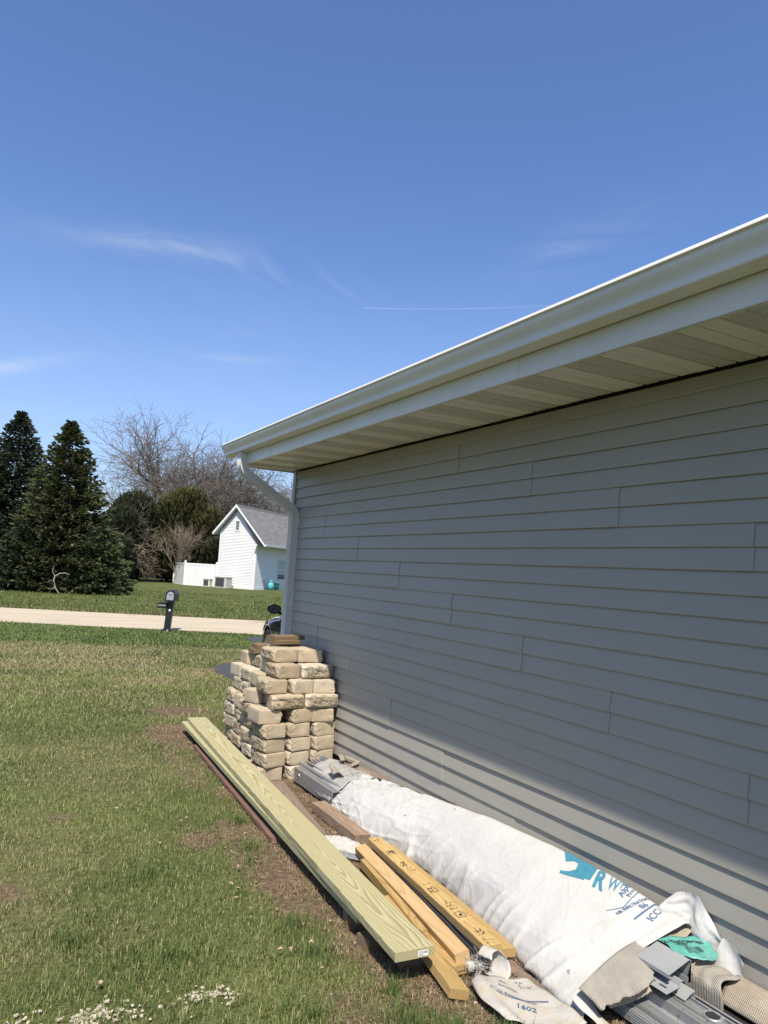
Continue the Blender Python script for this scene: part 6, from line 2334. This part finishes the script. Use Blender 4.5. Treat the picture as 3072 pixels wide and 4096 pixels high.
def conifer(name, label, cat, x, y, H, Rb, nb, col_in, col_tip, seed, group, lean=(0, 0), skirt=0.25, dens=1.0, power=0.84):
    rg = np.random.default_rng(seed)
    g0 = gz(x, y)
    t = thing(name, label, cat, (x, y, g0), group)
    ax = lambda z: np.array([lean[0] * z, lean[1] * z])
    m = MB()
    m.tube([(x + lean[0] * z, y + lean[1] * z, g0 + z - (.2 if z == 0 else 0)) for z in np.linspace(0, H * .97, 7)], list(np.linspace(.17, .015, 7)), 8)
    m.build('trunk', 'bark_dark', t)
    Pp = []; Dd = []; Ll = []; Ww = []; Tt = []
    S0 = []; S1 = []; R0 = []; R1 = []
    for i in range(nb):
        f = ((i + rg.random()) / nb) ** 1.18
        z = skirt + (H - skirt - .05) * f
        az = i * 2.399963 + rg.normal() * .35
        rel = 1 - (z / H)
        L = Rb * (rel ** power) * (0.84 + .26 * rg.random()) + .10
        if rel > .85:
            L *= .92
        d = np.array([math.cos(az), math.sin(az)])
        droop = -.10 - .20 * rel + rg.normal() * .05
        if rel < .15:
            droop = .35
            L *= .45 + 3.2 * rel
        base = np.array([x, y]) + ax(z)
        n = max(3, int(L / .16))
        prev = None
        for k in range(n + 1):
            s = k / n
            r = L * s
            zz = z + droop * r + .28 * r * s * s * (1 if rel > .15 else .3)
            p = np.array([base[0] + d[0] * r, base[1] + d[1] * r, g0 + max(zz, .05)])
            if prev is not None:
                S0.append(prev); S1.append(p); R0.append(.022 * (1 - s) + .005); R1.append(.022 * (1 - s) + .004)
            prev = p
            if s < .18:
                continue
            sl = (.42 * L * (1 - s * .75)) * (.7 + .5 * rg.random())
            for side in (-1, 1):
                aa = az + side * (1.0 - .3 * s)
                e = np.array([math.cos(aa), math.sin(aa)])
                nt = max(1, int(sl / .15 * dens))
                for q in range(nt + 1):
                    w = (q + .4 * rg.random()) / (nt + .4)
                    pp = p + np.array([e[0] * sl * w, e[1] * sl * w, -.10 * sl * w + rg.normal() * .03])
                    pp[2] = max(pp[2], g0 + .03)
                    dd = np.array([e[0] * .8 + d[0] * .6 + rg.normal() * .25, e[1] * .8 + d[1] * .6 + rg.normal() * .25, .15 + rg.normal() * .35])
                    Pp.append(pp); Dd.append(dd); Ll.append(.15 + .10 * rg.random()); Ww.append(.06 + .045 * rg.random())
                    Tt.append(min(1, .25 * s + .75 * w * s + rg.random() * .25))
        # tip
        Pp.append(prev); Dd.append(np.array([d[0], d[1], .35])); Ll.append(.22); Ww.append(.08); Tt.append(1.0)
    P_ = np.array(Pp); D_ = np.array(Dd); T_ = np.array(Tt)[:, None]
    clump = fbm(P_[:, 0] * 1.0 + P_[:, 2] * .7, P_[:, 1] + P_[:, 2] * 1.3, 1.6, seed)[:, None]
    hue = np.clip((clump - .35) * 2.2, 0, 1)
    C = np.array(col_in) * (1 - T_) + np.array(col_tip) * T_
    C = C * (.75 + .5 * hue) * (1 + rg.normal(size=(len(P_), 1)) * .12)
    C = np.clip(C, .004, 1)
    C = np.concatenate([C, np.ones((len(C), 1))], 1)
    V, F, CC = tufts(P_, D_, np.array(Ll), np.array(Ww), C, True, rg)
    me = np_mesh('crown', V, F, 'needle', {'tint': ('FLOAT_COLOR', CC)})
    o = bpy.data.objects.new('crown', me); COL.objects.link(o)
    me.transform(Matrix.Translation((-x, -y, -g0))); o.parent = t
    V, F = tubes(np.array(S0), np.array(S1), np.array(R0), np.array(R1))
    me = np_mesh('branches', V, F, 'bark_dark')
    me.transform(Matrix.Translation((-x, -y, -g0)))
    o = bpy.data.objects.new('branches', me); COL.objects.link(o); o.parent = t
    return t


def shrub_mass(name, label, cat, lobes, n, col_lo, col_hi, seed, group, x, y, tl=.30, tw=.13, upright=.8, inner=.35):
    rg = np.random.default_rng(seed)
    g0 = gz(x, y)
    t = thing(name, label, cat, (x, y, g0), group)
    vol = np.array([l[3] * l[4] * l[5] for l in lobes]) ** (2 / 3); vol /= vol.sum()
    Ps = []; Ds = []; Hs = []
    for (cx, cy, cz, rx, ry, rz), w in zip(lobes, vol):
        k = int(n * w)
        v = rg.normal(size=(k, 3)); v /= np.linalg.norm(v, axis=1, keepdims=True)
        rr = 1 - inner * rg.random(k) ** 1.6
        bumpy = .90 + .22 * fbm(v[:, 0] * 3 + v[:, 2] * 2 + 9, v[:, 1] * 3 - v[:, 2] * 3 + 5, 1.3, seed + 3)
        p = v * (rr * bumpy)[:, None] * np.array([rx, ry, rz]) + np.array([cx, cy, cz])
        keep = p[:, 2] > .05
        Ps.append(p[keep]); Ds.append(v[keep] * (1 - upright * .6) + np.array([0, 0, upright]) + rg.normal(size=(keep.sum(), 3)) * .28)
        Hs.append((rr * 1.0)[keep])
    P_ = np.concatenate(Ps) ; D_ = np.concatenate(Ds); rr = np.concatenate(Hs)
    zt = P_[:, 2] / P_[:, 2].max()
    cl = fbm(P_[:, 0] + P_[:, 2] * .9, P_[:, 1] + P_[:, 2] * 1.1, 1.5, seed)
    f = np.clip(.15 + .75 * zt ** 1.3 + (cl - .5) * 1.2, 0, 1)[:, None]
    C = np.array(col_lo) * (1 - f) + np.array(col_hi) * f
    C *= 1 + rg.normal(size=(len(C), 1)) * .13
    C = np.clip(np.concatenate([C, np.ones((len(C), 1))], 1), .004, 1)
    P_[:, 2] += g0
    L = tl * (.6 + .8 * rg.random(len(P_))); Wt = tw * (.6 + .8 * rg.random(len(P_)))
    V, F, CC = tufts(P_ - np.array([x, y, g0]), D_, L, Wt, C, True, rg)
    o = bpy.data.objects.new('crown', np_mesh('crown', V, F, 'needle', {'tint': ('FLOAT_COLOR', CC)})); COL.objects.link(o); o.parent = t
    m = MB()
    for l in lobes:
        m.tube([(x + (l[0] - x) * .2, y + (l[1] - y) * .2, g0 - .1), (l[0], l[1], g0 + l[2])], [.12, .04], 6)
    m.build('trunk', 'bark_dark', t)
    return t


def bare_tree_segments(rg, H, spread, r0, depth, n_main, first=0.12, twisty=0.22, up=0.35, dense=1.0):
    """Segments of a leafless tree rooted at the origin."""
    S0 = []; S1 = []; R0 = []; R1 = []
    def grow(p, d, L, r, lv):
        n = max(2, int(L / (H * .035)))
        n = min(n, 7)
        step = L / n
        for i in range(n):
            d = d + rg.normal(size=3) * twisty * (.6 if lv == 0 else 1.0) + np.array([0, 0, up * (.25 if lv < 2 else .10)])
            d /= np.linalg.norm(d)
            q = p + d * step
            ra = r * (1 - .5 * i / n); rb = r * (1 - .5 * (i + 1) / n)
            S0.append(p); S1.append(q); R0.append(ra); R1.append(rb)
            p = q
            if lv < depth and (i >= 1 or lv > 0):
                k = 1 if rg.random() < .72 * dense else (2 if rg.random() < .5 * dense else 0)
                for _ in range(k):
                    v = rg.normal(size=3); v -= v.dot(d) * d; v /= np.linalg.norm(v) + 1e-9
                    nd = d * .62 + v * (.75 * spread)
                    nd /= np.linalg.norm(nd)
                    grow(p, nd, L * (.50 + .22 * rg.random()), max(rb * .64, .013), lv + 1)
        if lv < depth:
            for _ in range(2):
                v = rg.normal(size=3); nd = d + v * .38; nd /= np.linalg.norm(nd)
                grow(p, nd, L * (.50 + .2 * rg.random()), max(r * .5, .012), lv + 1)
    for k in range(n_main):
        a = 2 * math.pi * (k + rg.random() * .7) / n_main
        o = spread * (.42 if n_main > 1 else .05)
        d = np.array([math.cos(a) * o, math.sin(a) * o, 1.0]); d /= np.linalg.norm(d)
        grow(np.array([0, 0, H * first]) * (0 if n_main > 3 else 1), d, H * .40, r0 * (.7 if n_main > 1 else 1), 0)
    if n_main <= 3:
        S0.append(np.array([0, 0, -.3])); S1.append(np.array([0, 0, H * first])); R0.append(r0 * 1.2); R1.append(r0 * .95)
    return np.array(S0), np.array(S1), np.array(R0), np.array(R1)


def bare_tree(name, label, x, y, H, seed, spread, r0, n_main, group, mat='bark_grey', depth=4, first=.12, twisty=.22, up=.35, cat='tree', dense=1.0, sx=1.0):
    rg = np.random.default_rng(seed)
    g0 = gz(x, y)
    t = thing(name, label, cat, (x, y, g0), group)
    a, b, ra, rb = bare_tree_segments(rg, H, spread, r0, depth, n_main, first, twisty, up, dense)
    top = b[:, 2].max()
    a = a * (H / top); b = b * (H / top)
    a[:, :2] *= sx; b[:, :2] *= sx
    big = ra > r0 * .28
    for nm, sel, k in (('trunk', big, 7), ('crown', ~big, 3)):
        if sel.sum() == 0:
            continue
        V, F = tubes(a[sel], b[sel], ra[sel], rb[sel], k)
        o = bpy.data.objects.new(nm, np_mesh(nm, V, F, mat)); COL.objects.link(o); o.parent = t
    return t


def build_trees():
    GS = 'spruces on the lawn across the road'
    conifer('spruce_tree', 'dark blue-green spruce at the left edge across the road', 'spruce', 1.45, 38.3, 8.30, 2.85, 500, (.020, .030, .017), (.088, .114, .064), 3, GS, skirt=.25)
    conifer('spruce_tree', 'green pointed spruce with yellowish tips, second from the left edge', 'spruce', 3.72, 36.2, 7.85, 2.75, 520, (.024, .034, .013), (.120, .134, .052), 8, GS, lean=(-.035, 0), skirt=.20)
    conifer('spruce_tree', 'low rounded spruce in front, between the tall spruce and the bushes', 'spruce', 5.0, 34.8, 2.9, 1.45, 150, (.024, .036, .014), (.108, .136, .055), 13, GS, skirt=.12, power=.55)
    conifer('spruce_tree', 'low shaded spruce at the foot of the leftmost spruce', 'spruce', 2.1, 35.6, 3.1, 1.45, 130, (.018, .027, .014), (.062, .082, .042), 17, GS, skirt=.12, power=.6)
    GB = 'evergreens behind the fence'
    x, y = 13.75, 55.6
    shrub_mass('arborvitae', 'big rounded golden-green evergreen mass behind the white fence', 'evergreen',
               [(13.75, 55.6, 4.37, 1.98, 1.8, 2.6), (12.15, 56.3, 3.33, 1.56, 1.5, 2.29), (15.55, 54.8, 3.43, 1.35, 1.5, 2.39), (13.35, 54.8, 1.98, 2.7, 1.9, 1.98), (14.25, 55.4, 5.62, 1.3, 1.2, 1.56), (13.05, 55.5, 5.3, 1.04, 1.0, 1.4), (11.55, 55.8, 2.29, 1.25, 1.2, 1.87), (16.15, 55.0, 2.5, 1.04, 1.0, 1.77), (14.65, 54.4, 3.74, 1.14, 1.0, 1.56)], 17000, (.018, .022, .009), (.090, .082, .024), 21, GB, x, y, .34, .12)
    shrub_mass('dark_evergreen', 'dark green evergreen left of the golden one', 'evergreen',
               [(9.3, 54.5, 2.6, 1.7, 1.6, 2.6), (8.0, 55.5, 2.0, 1.4, 1.4, 2.1), (10.4, 56.6, 3.7, 2.0, 1.8, 2.8)], 9500, (.010, .014, .007), (.042, .050, .022), 22, GB, 9.3, 54.8, .32, .12)
    shrub_mass('dark_evergreen', 'dark evergreen filling the gap between the tall spruce and the bushes', 'evergreen',
               [(6.9, 47.5, 1.5, 1.2, 1.2, 1.9), (8.2, 51.0, 1.4, 1.4, 1.2, 1.8), (9.6, 54.0, 1.3, 1.2, 1.1, 1.6)], 6000, (.010, .014, .007), (.036, .046, .020), 23, GB, 8.2, 51.0, .30, .12)
    shrub_mass('dark_evergreen', 'dark evergreen beside the left rake of the white house', 'evergreen',
               [(16.3, 54.2, 2.6, 1.5, 1.5, 2.6), (15.6, 52.2, 1.6, 1.1, 1.1, 1.8)], 6500, (.014, .018, .008), (.060, .060, .022), 24, GB, 16.3, 54.2, .32, .12)
    GT = 'bare trees behind the evergreens'
    bare_tree('bare_tree', 'tallest leafless tree rising behind the golden evergreen', 15.2, 62.5, 15.6, 33, 1.25, .36, 5, GT, depth=4, twisty=.20, up=.24, sx=1.12, dense=.85)
    bare_tree('bare_tree', 'leafless tree behind the white gable, right of the tallest', 18.3, 61.0, 13.4, 37, 1.15, .30, 5, GT, depth=4, twisty=.22, up=.22, sx=1.1)
    bare_tree('bare_tree', 'low spreading leafless tree over the shingle roof', 24.2, 61.5, 10.2, 47, 1.25, .19, 3, GT, depth=4, twisty=.26, up=.12, sx=1.3)
    bare_tree('bare_tree', 'small leafless tree partly hidden by the downspout', 29.0, 66.0, 9.5, 53, 1.15, .17, 3, GT, depth=4, twisty=.26, up=.14, sx=1.2)
    bare_tree('bare_shrub', 'leafless tan multi-stemmed shrub standing just behind the white fence', 13.0, 52.4, 4.7, 59, .42, .035, 8, 'leafless shrubs near the fence', 'twig_tan', depth=2, twisty=.10, up=.10, cat='shrub', first=0.0, dense=.8)
    bare_tree('bare_shrub', 'low leafless brush in the dark gap left of the fence', 11.0, 53.9, 2.2, 61, 1.0, .020, 8, 'leafless shrubs near the fence', 'twig_tan', depth=2, twisty=.16, up=.05, cat='shrub', first=0.0, dense=.8)
    bare_tree('bare_shrub', 'tangled leafless thicket arching over the dark evergreens', 8.6, 54.5, 6.0, 67, 1.0, .04, 4, 'leafless shrubs near the fence', 'twig_tan', depth=3, twisty=.26, up=-.02, cat='shrub', first=0.0)
    # far wood that reads as a haze of twigs
    rg = np.random.default_rng(5)
    lib = []
    for k in range(3):
        a, b, ra, rb = bare_tree_segments(np.random.default_rng(80 + k), 10.0, 1.1, .15, 3, 2, .1, .25, .2, .55)
        V, F = tubes(a, b, np.maximum(ra, .018), np.maximum(rb, .018), 3)
        lib.append((V, F))
    Vs = []; Fs = []; o = 0
    for i in range(32):
        V, F = lib[i % 3]
        az = R(-6 + 52 * i / 31 + rg.normal() * .6); d = 78 + 45 * rg.random()
        s = (.58 + .30 * rg.random()) * (1.1 if d > 100 else .85)
        th = rg.random() * 6.28
        c, sn = math.cos(th), math.sin(th)
        W = V * s
        W = np.stack([W[:, 0] * c - W[:, 1] * sn + d * math.sin(az), W[:, 0] * sn + W[:, 1] * c + d * math.cos(az), W[:, 2] + .1], 1)
        Vs.append(W); Fs.append(F + o); o += len(V)
    ob = bpy.data.objects.new('far_wood', np_mesh('far_wood', np.concatenate(Vs), np.concatenate(Fs), 'bark_grey')); COL.objects.link(ob); stuff(ob)
    # far undergrowth closing the horizon
    n = 26000
    az = R(1) * (-12 + 68 * rg.random(n)); d = 74 + 60 * rg.random(n)
    hh = 2.0 + 2.2 * fbm(az * 60, d * .1, 1.0, 4)
    z = hh * rg.random(n) ** .8
    P_ = np.stack([d * np.sin(az), d * np.cos(az), z], 1)
    D_ = rg.normal(size=(n, 3)) * .6 + np.array([0, 0, .8])
    f = fbm(az * 30, z, 1.0, 9)[:, None]
    C = np.array((.030, .032, .018)) * (1 - f) + np.array((.095, .075, .055)) * f
    C = np.concatenate([C, np.ones((n, 1))], 1)
    V, F, CC = tufts(P_, D_, .5 + .6 * rg.random(n), .25 + .3 * rg.random(n), C, False, rg)
    ob = bpy.data.objects.new('far_undergrowth', np_mesh('far_undergrowth', V, F, 'needle', {'tint': ('FLOAT_COLOR', CC)})); COL.objects.link(ob); stuff(ob)
    # broken branch propped on the grass before the spruces
    m = MB()
    m.tube([(3.34, 33.5, .10), (3.18, 33.5, .32), (3.10, 33.5, .62), (3.13, 33.5, .80)], [.025, .03, .028, .024], 6)
    m.tube([(3.13, 33.5, .80), (3.30, 33.45, .93), (3.50, 33.4, .96), (3.68, 33.3, .90)], [.024, .022, .018, .010], 6)
    m.tube([(3.13, 33.5, .80), (3.02, 33.5, 1.0), (3.05, 33.5, 1.25)], [.02, .014, .006], 5)
    m.tube([(3.18, 33.5, .32), (3.0, 33.5, .25), (2.9, 33.5, .30)], [.016, .010, .006], 5)
    m.tube([(3.12, 33.5, .60), (2.95, 33.5, .62), (2.86, 33.5, .52)], [.014, .010, .005], 5)
    ob = m.build('fallen_branch', 'dead_wood', None, origin=(3.3, 33.5, .1))
    tag(ob, 'broken pale branch propped up on the grass in front of the spruces', 'branch')


build_trees()


# ------------------------------------------------------------------ grass, straw, stones
def blades(x, y, L, Wd, lean, C, name, z0=0.0, rng=RNG, flat=False):
    n = len(x)
    z = ground_z(x, y) + z0
    th = rng.random(n) * 2 * math.pi
    dx = np.cos(th); dy = np.sin(th)
    sx = -dy * Wd / 2; sy = dx * Wd / 2
    l1 = lean * .35; l2 = lean
    h1 = np.sqrt(np.maximum(1 - l1 ** 2, .02)); h2 = np.sqrt(np.maximum(1 - l2 ** 2, .01))
    if flat:
        h1 = h1 * .5; h2 = h2 * .5
    p0 = np.stack([x, y, z - .004], 1)
    p1 = p0 + np.stack([dx * L * .5 * l1, dy * L * .5 * l1, L * .5 * h1 + .002], 1)
    p2 = p1 + np.stack([dx * L * .55 * l2, dy * L * .55 * l2, L * .5 * h2 * np.where(lean > .9, -.1, 1)], 1)
    s = np.stack([sx, sy, np.zeros(n)], 1)
    V = np.stack([p0 - s, p0 + s, p1 + s * .8, p1 - s * .8, p2], 1).reshape(-1, 3)
    b = np.arange(n)[:, None] * 5
    F = np.concatenate([b + np.array([[0, 1, 2]]), b + np.array([[0, 2, 3]]), b + np.array([[3, 2, 4]])], 0)
    CC = np.repeat(np.concatenate([C, np.ones((n, 1))], 1), 5, axis=0)
    o = bpy.data.objects.new(name, np_mesh(name, V, F, 'grass_blade', {'tint': ('FLOAT_COLOR', CC)}))
    COL.objects.link(o)
    stuff(o)
    return o


def build_grass():
    rg = np.random.default_rng(77)
    def area(n, d0, d1, p):
        # distance density falls as d**-p per unit area; azimuth wedge a little wider than the view
        u = rg.random(n)
        k = 2 - p
        d = (d0 ** k + u * (d1 ** k - d0 ** k)) ** (1 / k)
        az = R(1) * (-14 + 66 * rg.random(n))
        return d * np.sin(az), d * np.cos(az), d
    x1, y1, d1 = area(660000, 2.1, 21.0, 1.45)
    # clumping
    cx = fbm(x1, y1, 11.0, 51, 2); keep = rg.random(len(x1)) < (.30 + 1.2 * smoothstep(.35, .62, cx))
    x1, y1, d1 = x1[keep], y1[keep], d1[keep]
    soil = soil_mask(x1, y1)
    ok = (x1 < 2.78) | (y1 > 6.9)
    ok &= ~((x1 > 1.68 + (y1 - 2.6) * .0775) & (y1 < 7.2) & (x1 < 2.78) & (rg.random(len(x1)) > .015))
    ok &= rg.random(len(x1)) > soil * .97
    ok &= road_s(x1, y1) < S_NEAR - .02 + .05 * rg.random(len(x1))
    # keep off the driveway bulge
    ex = np.interp(y1, [6.9, 7.5, 8.5, 9.4, 10.3, 10.8, 11.2, 11.7, 12.2, 12.57, 13.2, 14.1, 15.0, 15.6, 15.95, 16.2, 16.75, 16.95], [4.1, 4.1, 3.9, 3.7, 3.55, 3.5, 3.5, 3.6, 3.85, 4.32, 4.72, 5.2, 5.75, 5.9, 5.66, 5.72, 5.95, 6.25])
    ok &= x1 < ex + .04 * (rg.random(len(x1)) - .3)
    # keep out from under the stack
    ok &= ~((x1 > 2.08) & (x1 < 2.8) & (y1 > 5.4) & (y1 < 6.8))
    x, y, d = x1[ok], y1[ok], d1[ok]
    n = len(x)
    dry = dry_mask(x, y)
    tone = fbm(x, y, 1.3, 61); lush = fbm(x, y, .45, 62)
    isdry = rg.random(n) < (.15 + .62 * dry + .25 * soil_mask(x, y))
    g1 = np.array((.092, .132, .034)); g2 = np.array((.255, .285, .085)); g3 = np.array((.38, .375, .16))
    f = np.clip((tone - .3) * 2.2 + rg.normal(size=n) * .25, 0, 1)[:, None]
    C = g1 * (1 - f) + g2 * f
    f3 = (rg.random(n) < .12)[:, None]
    C = np.where(f3, g3, C)
    edge = (y + .32 * (x - 2)) > 15.3
    C = np.where(edge[:, None], C * np.array((.62, .78, .60)), C)
    straw = np.array((.42, .345, .195)) * (.6 + .6 * rg.random((n, 1)))
    C = np.where(isdry[:, None], straw, C)
    far = smoothstep(4, 16, d)
    L = (.024 + .024 * rg.random(n) + .020 * np.clip((lush - .45) * 4, 0, 1)) * (1 + .15 * far)
    L = np.where(edge, L * 1.35, L)
    L = np.where(isdry, L * .75, L)
    W = (.0018 + .0015 * rg.random(n)) * (1 + 2.6 * far)
    lean = np.clip(np.where(isdry, .85 + .15 * rg.random(n), .42 + .56 * rg.random(n)), 0, .985)
    blades(x, y, L, W, lean, C, 'lawn_grass', 0, rg)
    # verge and lawn over the road
    nn = 42000
    s = S_FAR + .02 + 16 * rg.random(nn) ** 1.7
    tt = -16 + 30 * rg.random(nn)
    x = RN[0] * s + RN[1] * tt; y = RN[1] * s - RN[0] * tt
    f = np.clip(fbm(x, y, .8, 63) * 1.6 - .3 + rg.normal(size=nn) * .2, 0, 1)[:, None]
    C = np.array((.070, .110, .020)) * (1 - f) + np.array((.170, .200, .045)) * f
    dr = rg.random(nn) < .10 + .5 * np.exp(-(s - S_FAR) / .8)
    C = np.where(dr[:, None], np.array((.24, .20, .10)), C)
    blades(x, y, .06 + .05 * rg.random(nn), .014 + .012 * rg.random(nn), .3 + .5 * rg.random(nn), C, 'far_lawn_grass', 0, rg)
    # dead straw lying on the soil
    nn = 130000
    x = 1.15 + 1.60 * rg.random(nn); y = 1.6 + 6.4 * rg.random(nn) ** 1.25
    sm = soil_mask(x, y)
    cl = fbm(x, y, 6.0, 71, 3)
    keep = (rg.random(nn) < sm * smoothstep(.32, .58, cl) * 1.2) & ((x < 2.78) | (y > 6.9))
    keep &= ~((x > 2.38) & (y < 4.9))
    x, y = x[keep], y[keep]; n = len(x)
    C = np.array((.36, .265, .165)) * (.5 + .75 * rg.random((n, 1)))
    blades(x, y, .030 + .045 * rg.random(n), .0018 + .0016 * rg.random(n), .93 + .055 * rg.random(n), C, 'dead_straw', .002 + 0.0, rg, True)
    # a second straw patch out on the lawn
    # tufts of taller fresh grass beside the scrap and the boards
    xs = []; ys = []
    for cx, cy, r, k in ((1.62, 2.42, .13, 900), (1.74, 2.30, .09, 700), (1.90, 2.20, .07, 500), (1.50, 3.28, .10, 500), (1.62, 4.25, .09, 420), (1.47, 3.0, .12, 600), (1.70, 4.72, .07, 350), (1.3, 2.6, .14, 600), (1.55, 4.05, .06, 260), (1.66, 2.62, .08, 350), (.55, 3.5, .18, 900), (.9, 3.2, .2, 900), (1.0, 4.1, .16, 700)):
        k = int(k * .42); a = rg.random(k) * 6.28; q = r * .75 * np.abs(rg.normal(size=k))
        xs.append(cx + q * np.cos(a)); ys.append(cy + q * np.sin(a))
    x = np.concatenate(xs); y = np.concatenate(ys); n = len(x)
    f = rg.random((n, 1))
    C = np.array((.070, .115, .030)) * (1 - f) + np.array((.190, .235, .075)) * f
    blades(x, y, .045 + .040 * rg.random(n), .0026 + .0014 * rg.random(n), .2 + .6 * rg.random(n), C, 'grass_tufts', 0, rg)


build_grass()


def build_stones():
    rg = random.Random(9)
    def rock(mm, c, r, sq=.45):
        n, k = 6, 3
        vs = []
        ph = rg.uniform(0, 50)
        for i in range(k + 1):
            t = math.pi * i / k
            for j in range(n):
                a = 2 * math.pi * j / n
                q = r * (1 + .8 * mnoise.noise(Vector((ph + math.cos(a) * 1.4, math.sin(a) * 1.4, t))))
                vs.append((c[0] + q * math.sin(t) * math.cos(a), c[1] + q * math.sin(t) * math.sin(a) * .8, c[2] + q * math.cos(t) * sq))
        mm.add(vs, [(i * n + j, i * n + (j + 1) % n, (i + 1) * n + (j + 1) % n, (i + 1) * n + j) for i in range(k) for j in range(n)])
    m = MB()
    for (cx, cy, sx, sy, k) in ((.54, 2.92, .060, .035, 170), (.32, 3.02, .035, .03, 22), (.68, 2.90, .025, .03, 14), (.95, 2.90, .045, .022, 50), (1.03, 2.86, .035, .03, 24), (.80, 2.87, .05, .03, 5), (.62, 2.72, .14, .07, 30), (1.9, 2.36, .10, .10, 20), (1.2, 2.7, .2, .2, 8)):
        for _ in range(k):
            x = rg.gauss(cx, sx); y = rg.gauss(cy, sy)
            r = rg.uniform(.003, .0115)
            rock(m, (x, y, gz(x, y) + r * .3 + (rg.uniform(.000, .010) if y < 3.2 and x < 1.3 else 0)), r)
    stuff(m.build('white_pebbles', 'pebble'))
    # dry leaves and clods
    m = MB()
    for _ in range(170):
        if rg.random() < .6:
            x = rg.uniform(1.3, 2.35); y = rg.uniform(1.9, 4.9)
        else:
            x = rg.uniform(.2, 3.2); y = rg.uniform(2.6, 12)
        z = gz(x, y) + (.012 if soil_mask(np.array([x]), np.array([y]))[0] > .4 else .035)
        a = rg.uniform(0, 6.28); s = rg.uniform(.006, .017)
        ca, sa = math.cos(a) * s, math.sin(a) * s
        q = rg.uniform(.2, .9) * s
        m.add([(x - ca, y - sa, z), (x + sa * .6, y - ca * .6, z + q), (x + ca, y + sa, z + q * .3), (x - sa * .6, y + ca * .6, z + q * .8)], [(0, 1, 2), (0, 2, 3)])
    stuff(m.build('dry_leaves', 'leaf_litter'))
    m = MB()
    for _ in range(260):
        x = rg.uniform(1.55, 2.36); y = rg.uniform(1.8, 5.0)
        if soil_mask(np.array([x]), np.array([y]))[0] < .35:
            continue
        rock(m, (x, y, gz(x, y) + .002), rg.uniform(.004, .016), .7)
    stuff(m.build('soil_clods', 'soil_clod', None, True))
    # pale specks of dandelion fluff and dead leaves on the far lawn
    m = MB()
    for _ in range(240):
        s = S_FAR + .3 + 17 * rg.random(); t = -14 + 22 * rg.random()
        x = RN[0] * s + RN[1] * t; y = RN[1] * s - RN[0] * t
        z = gz(x, y) + .05; r = rg.uniform(.010, .026)
        m.add([(x - r, y, z), (x, y - r * .4, z + r * .5), (x + r, y, z + r * .4), (x, y + r * .6, z + r)], [(0, 1, 2), (0, 2, 3)])
    stuff(m.build('fallen_leaves', 'pebble'))


simple('soil_clod', (.13, .088, .058), 1.0, var=.4, scale=30)
build_stones()
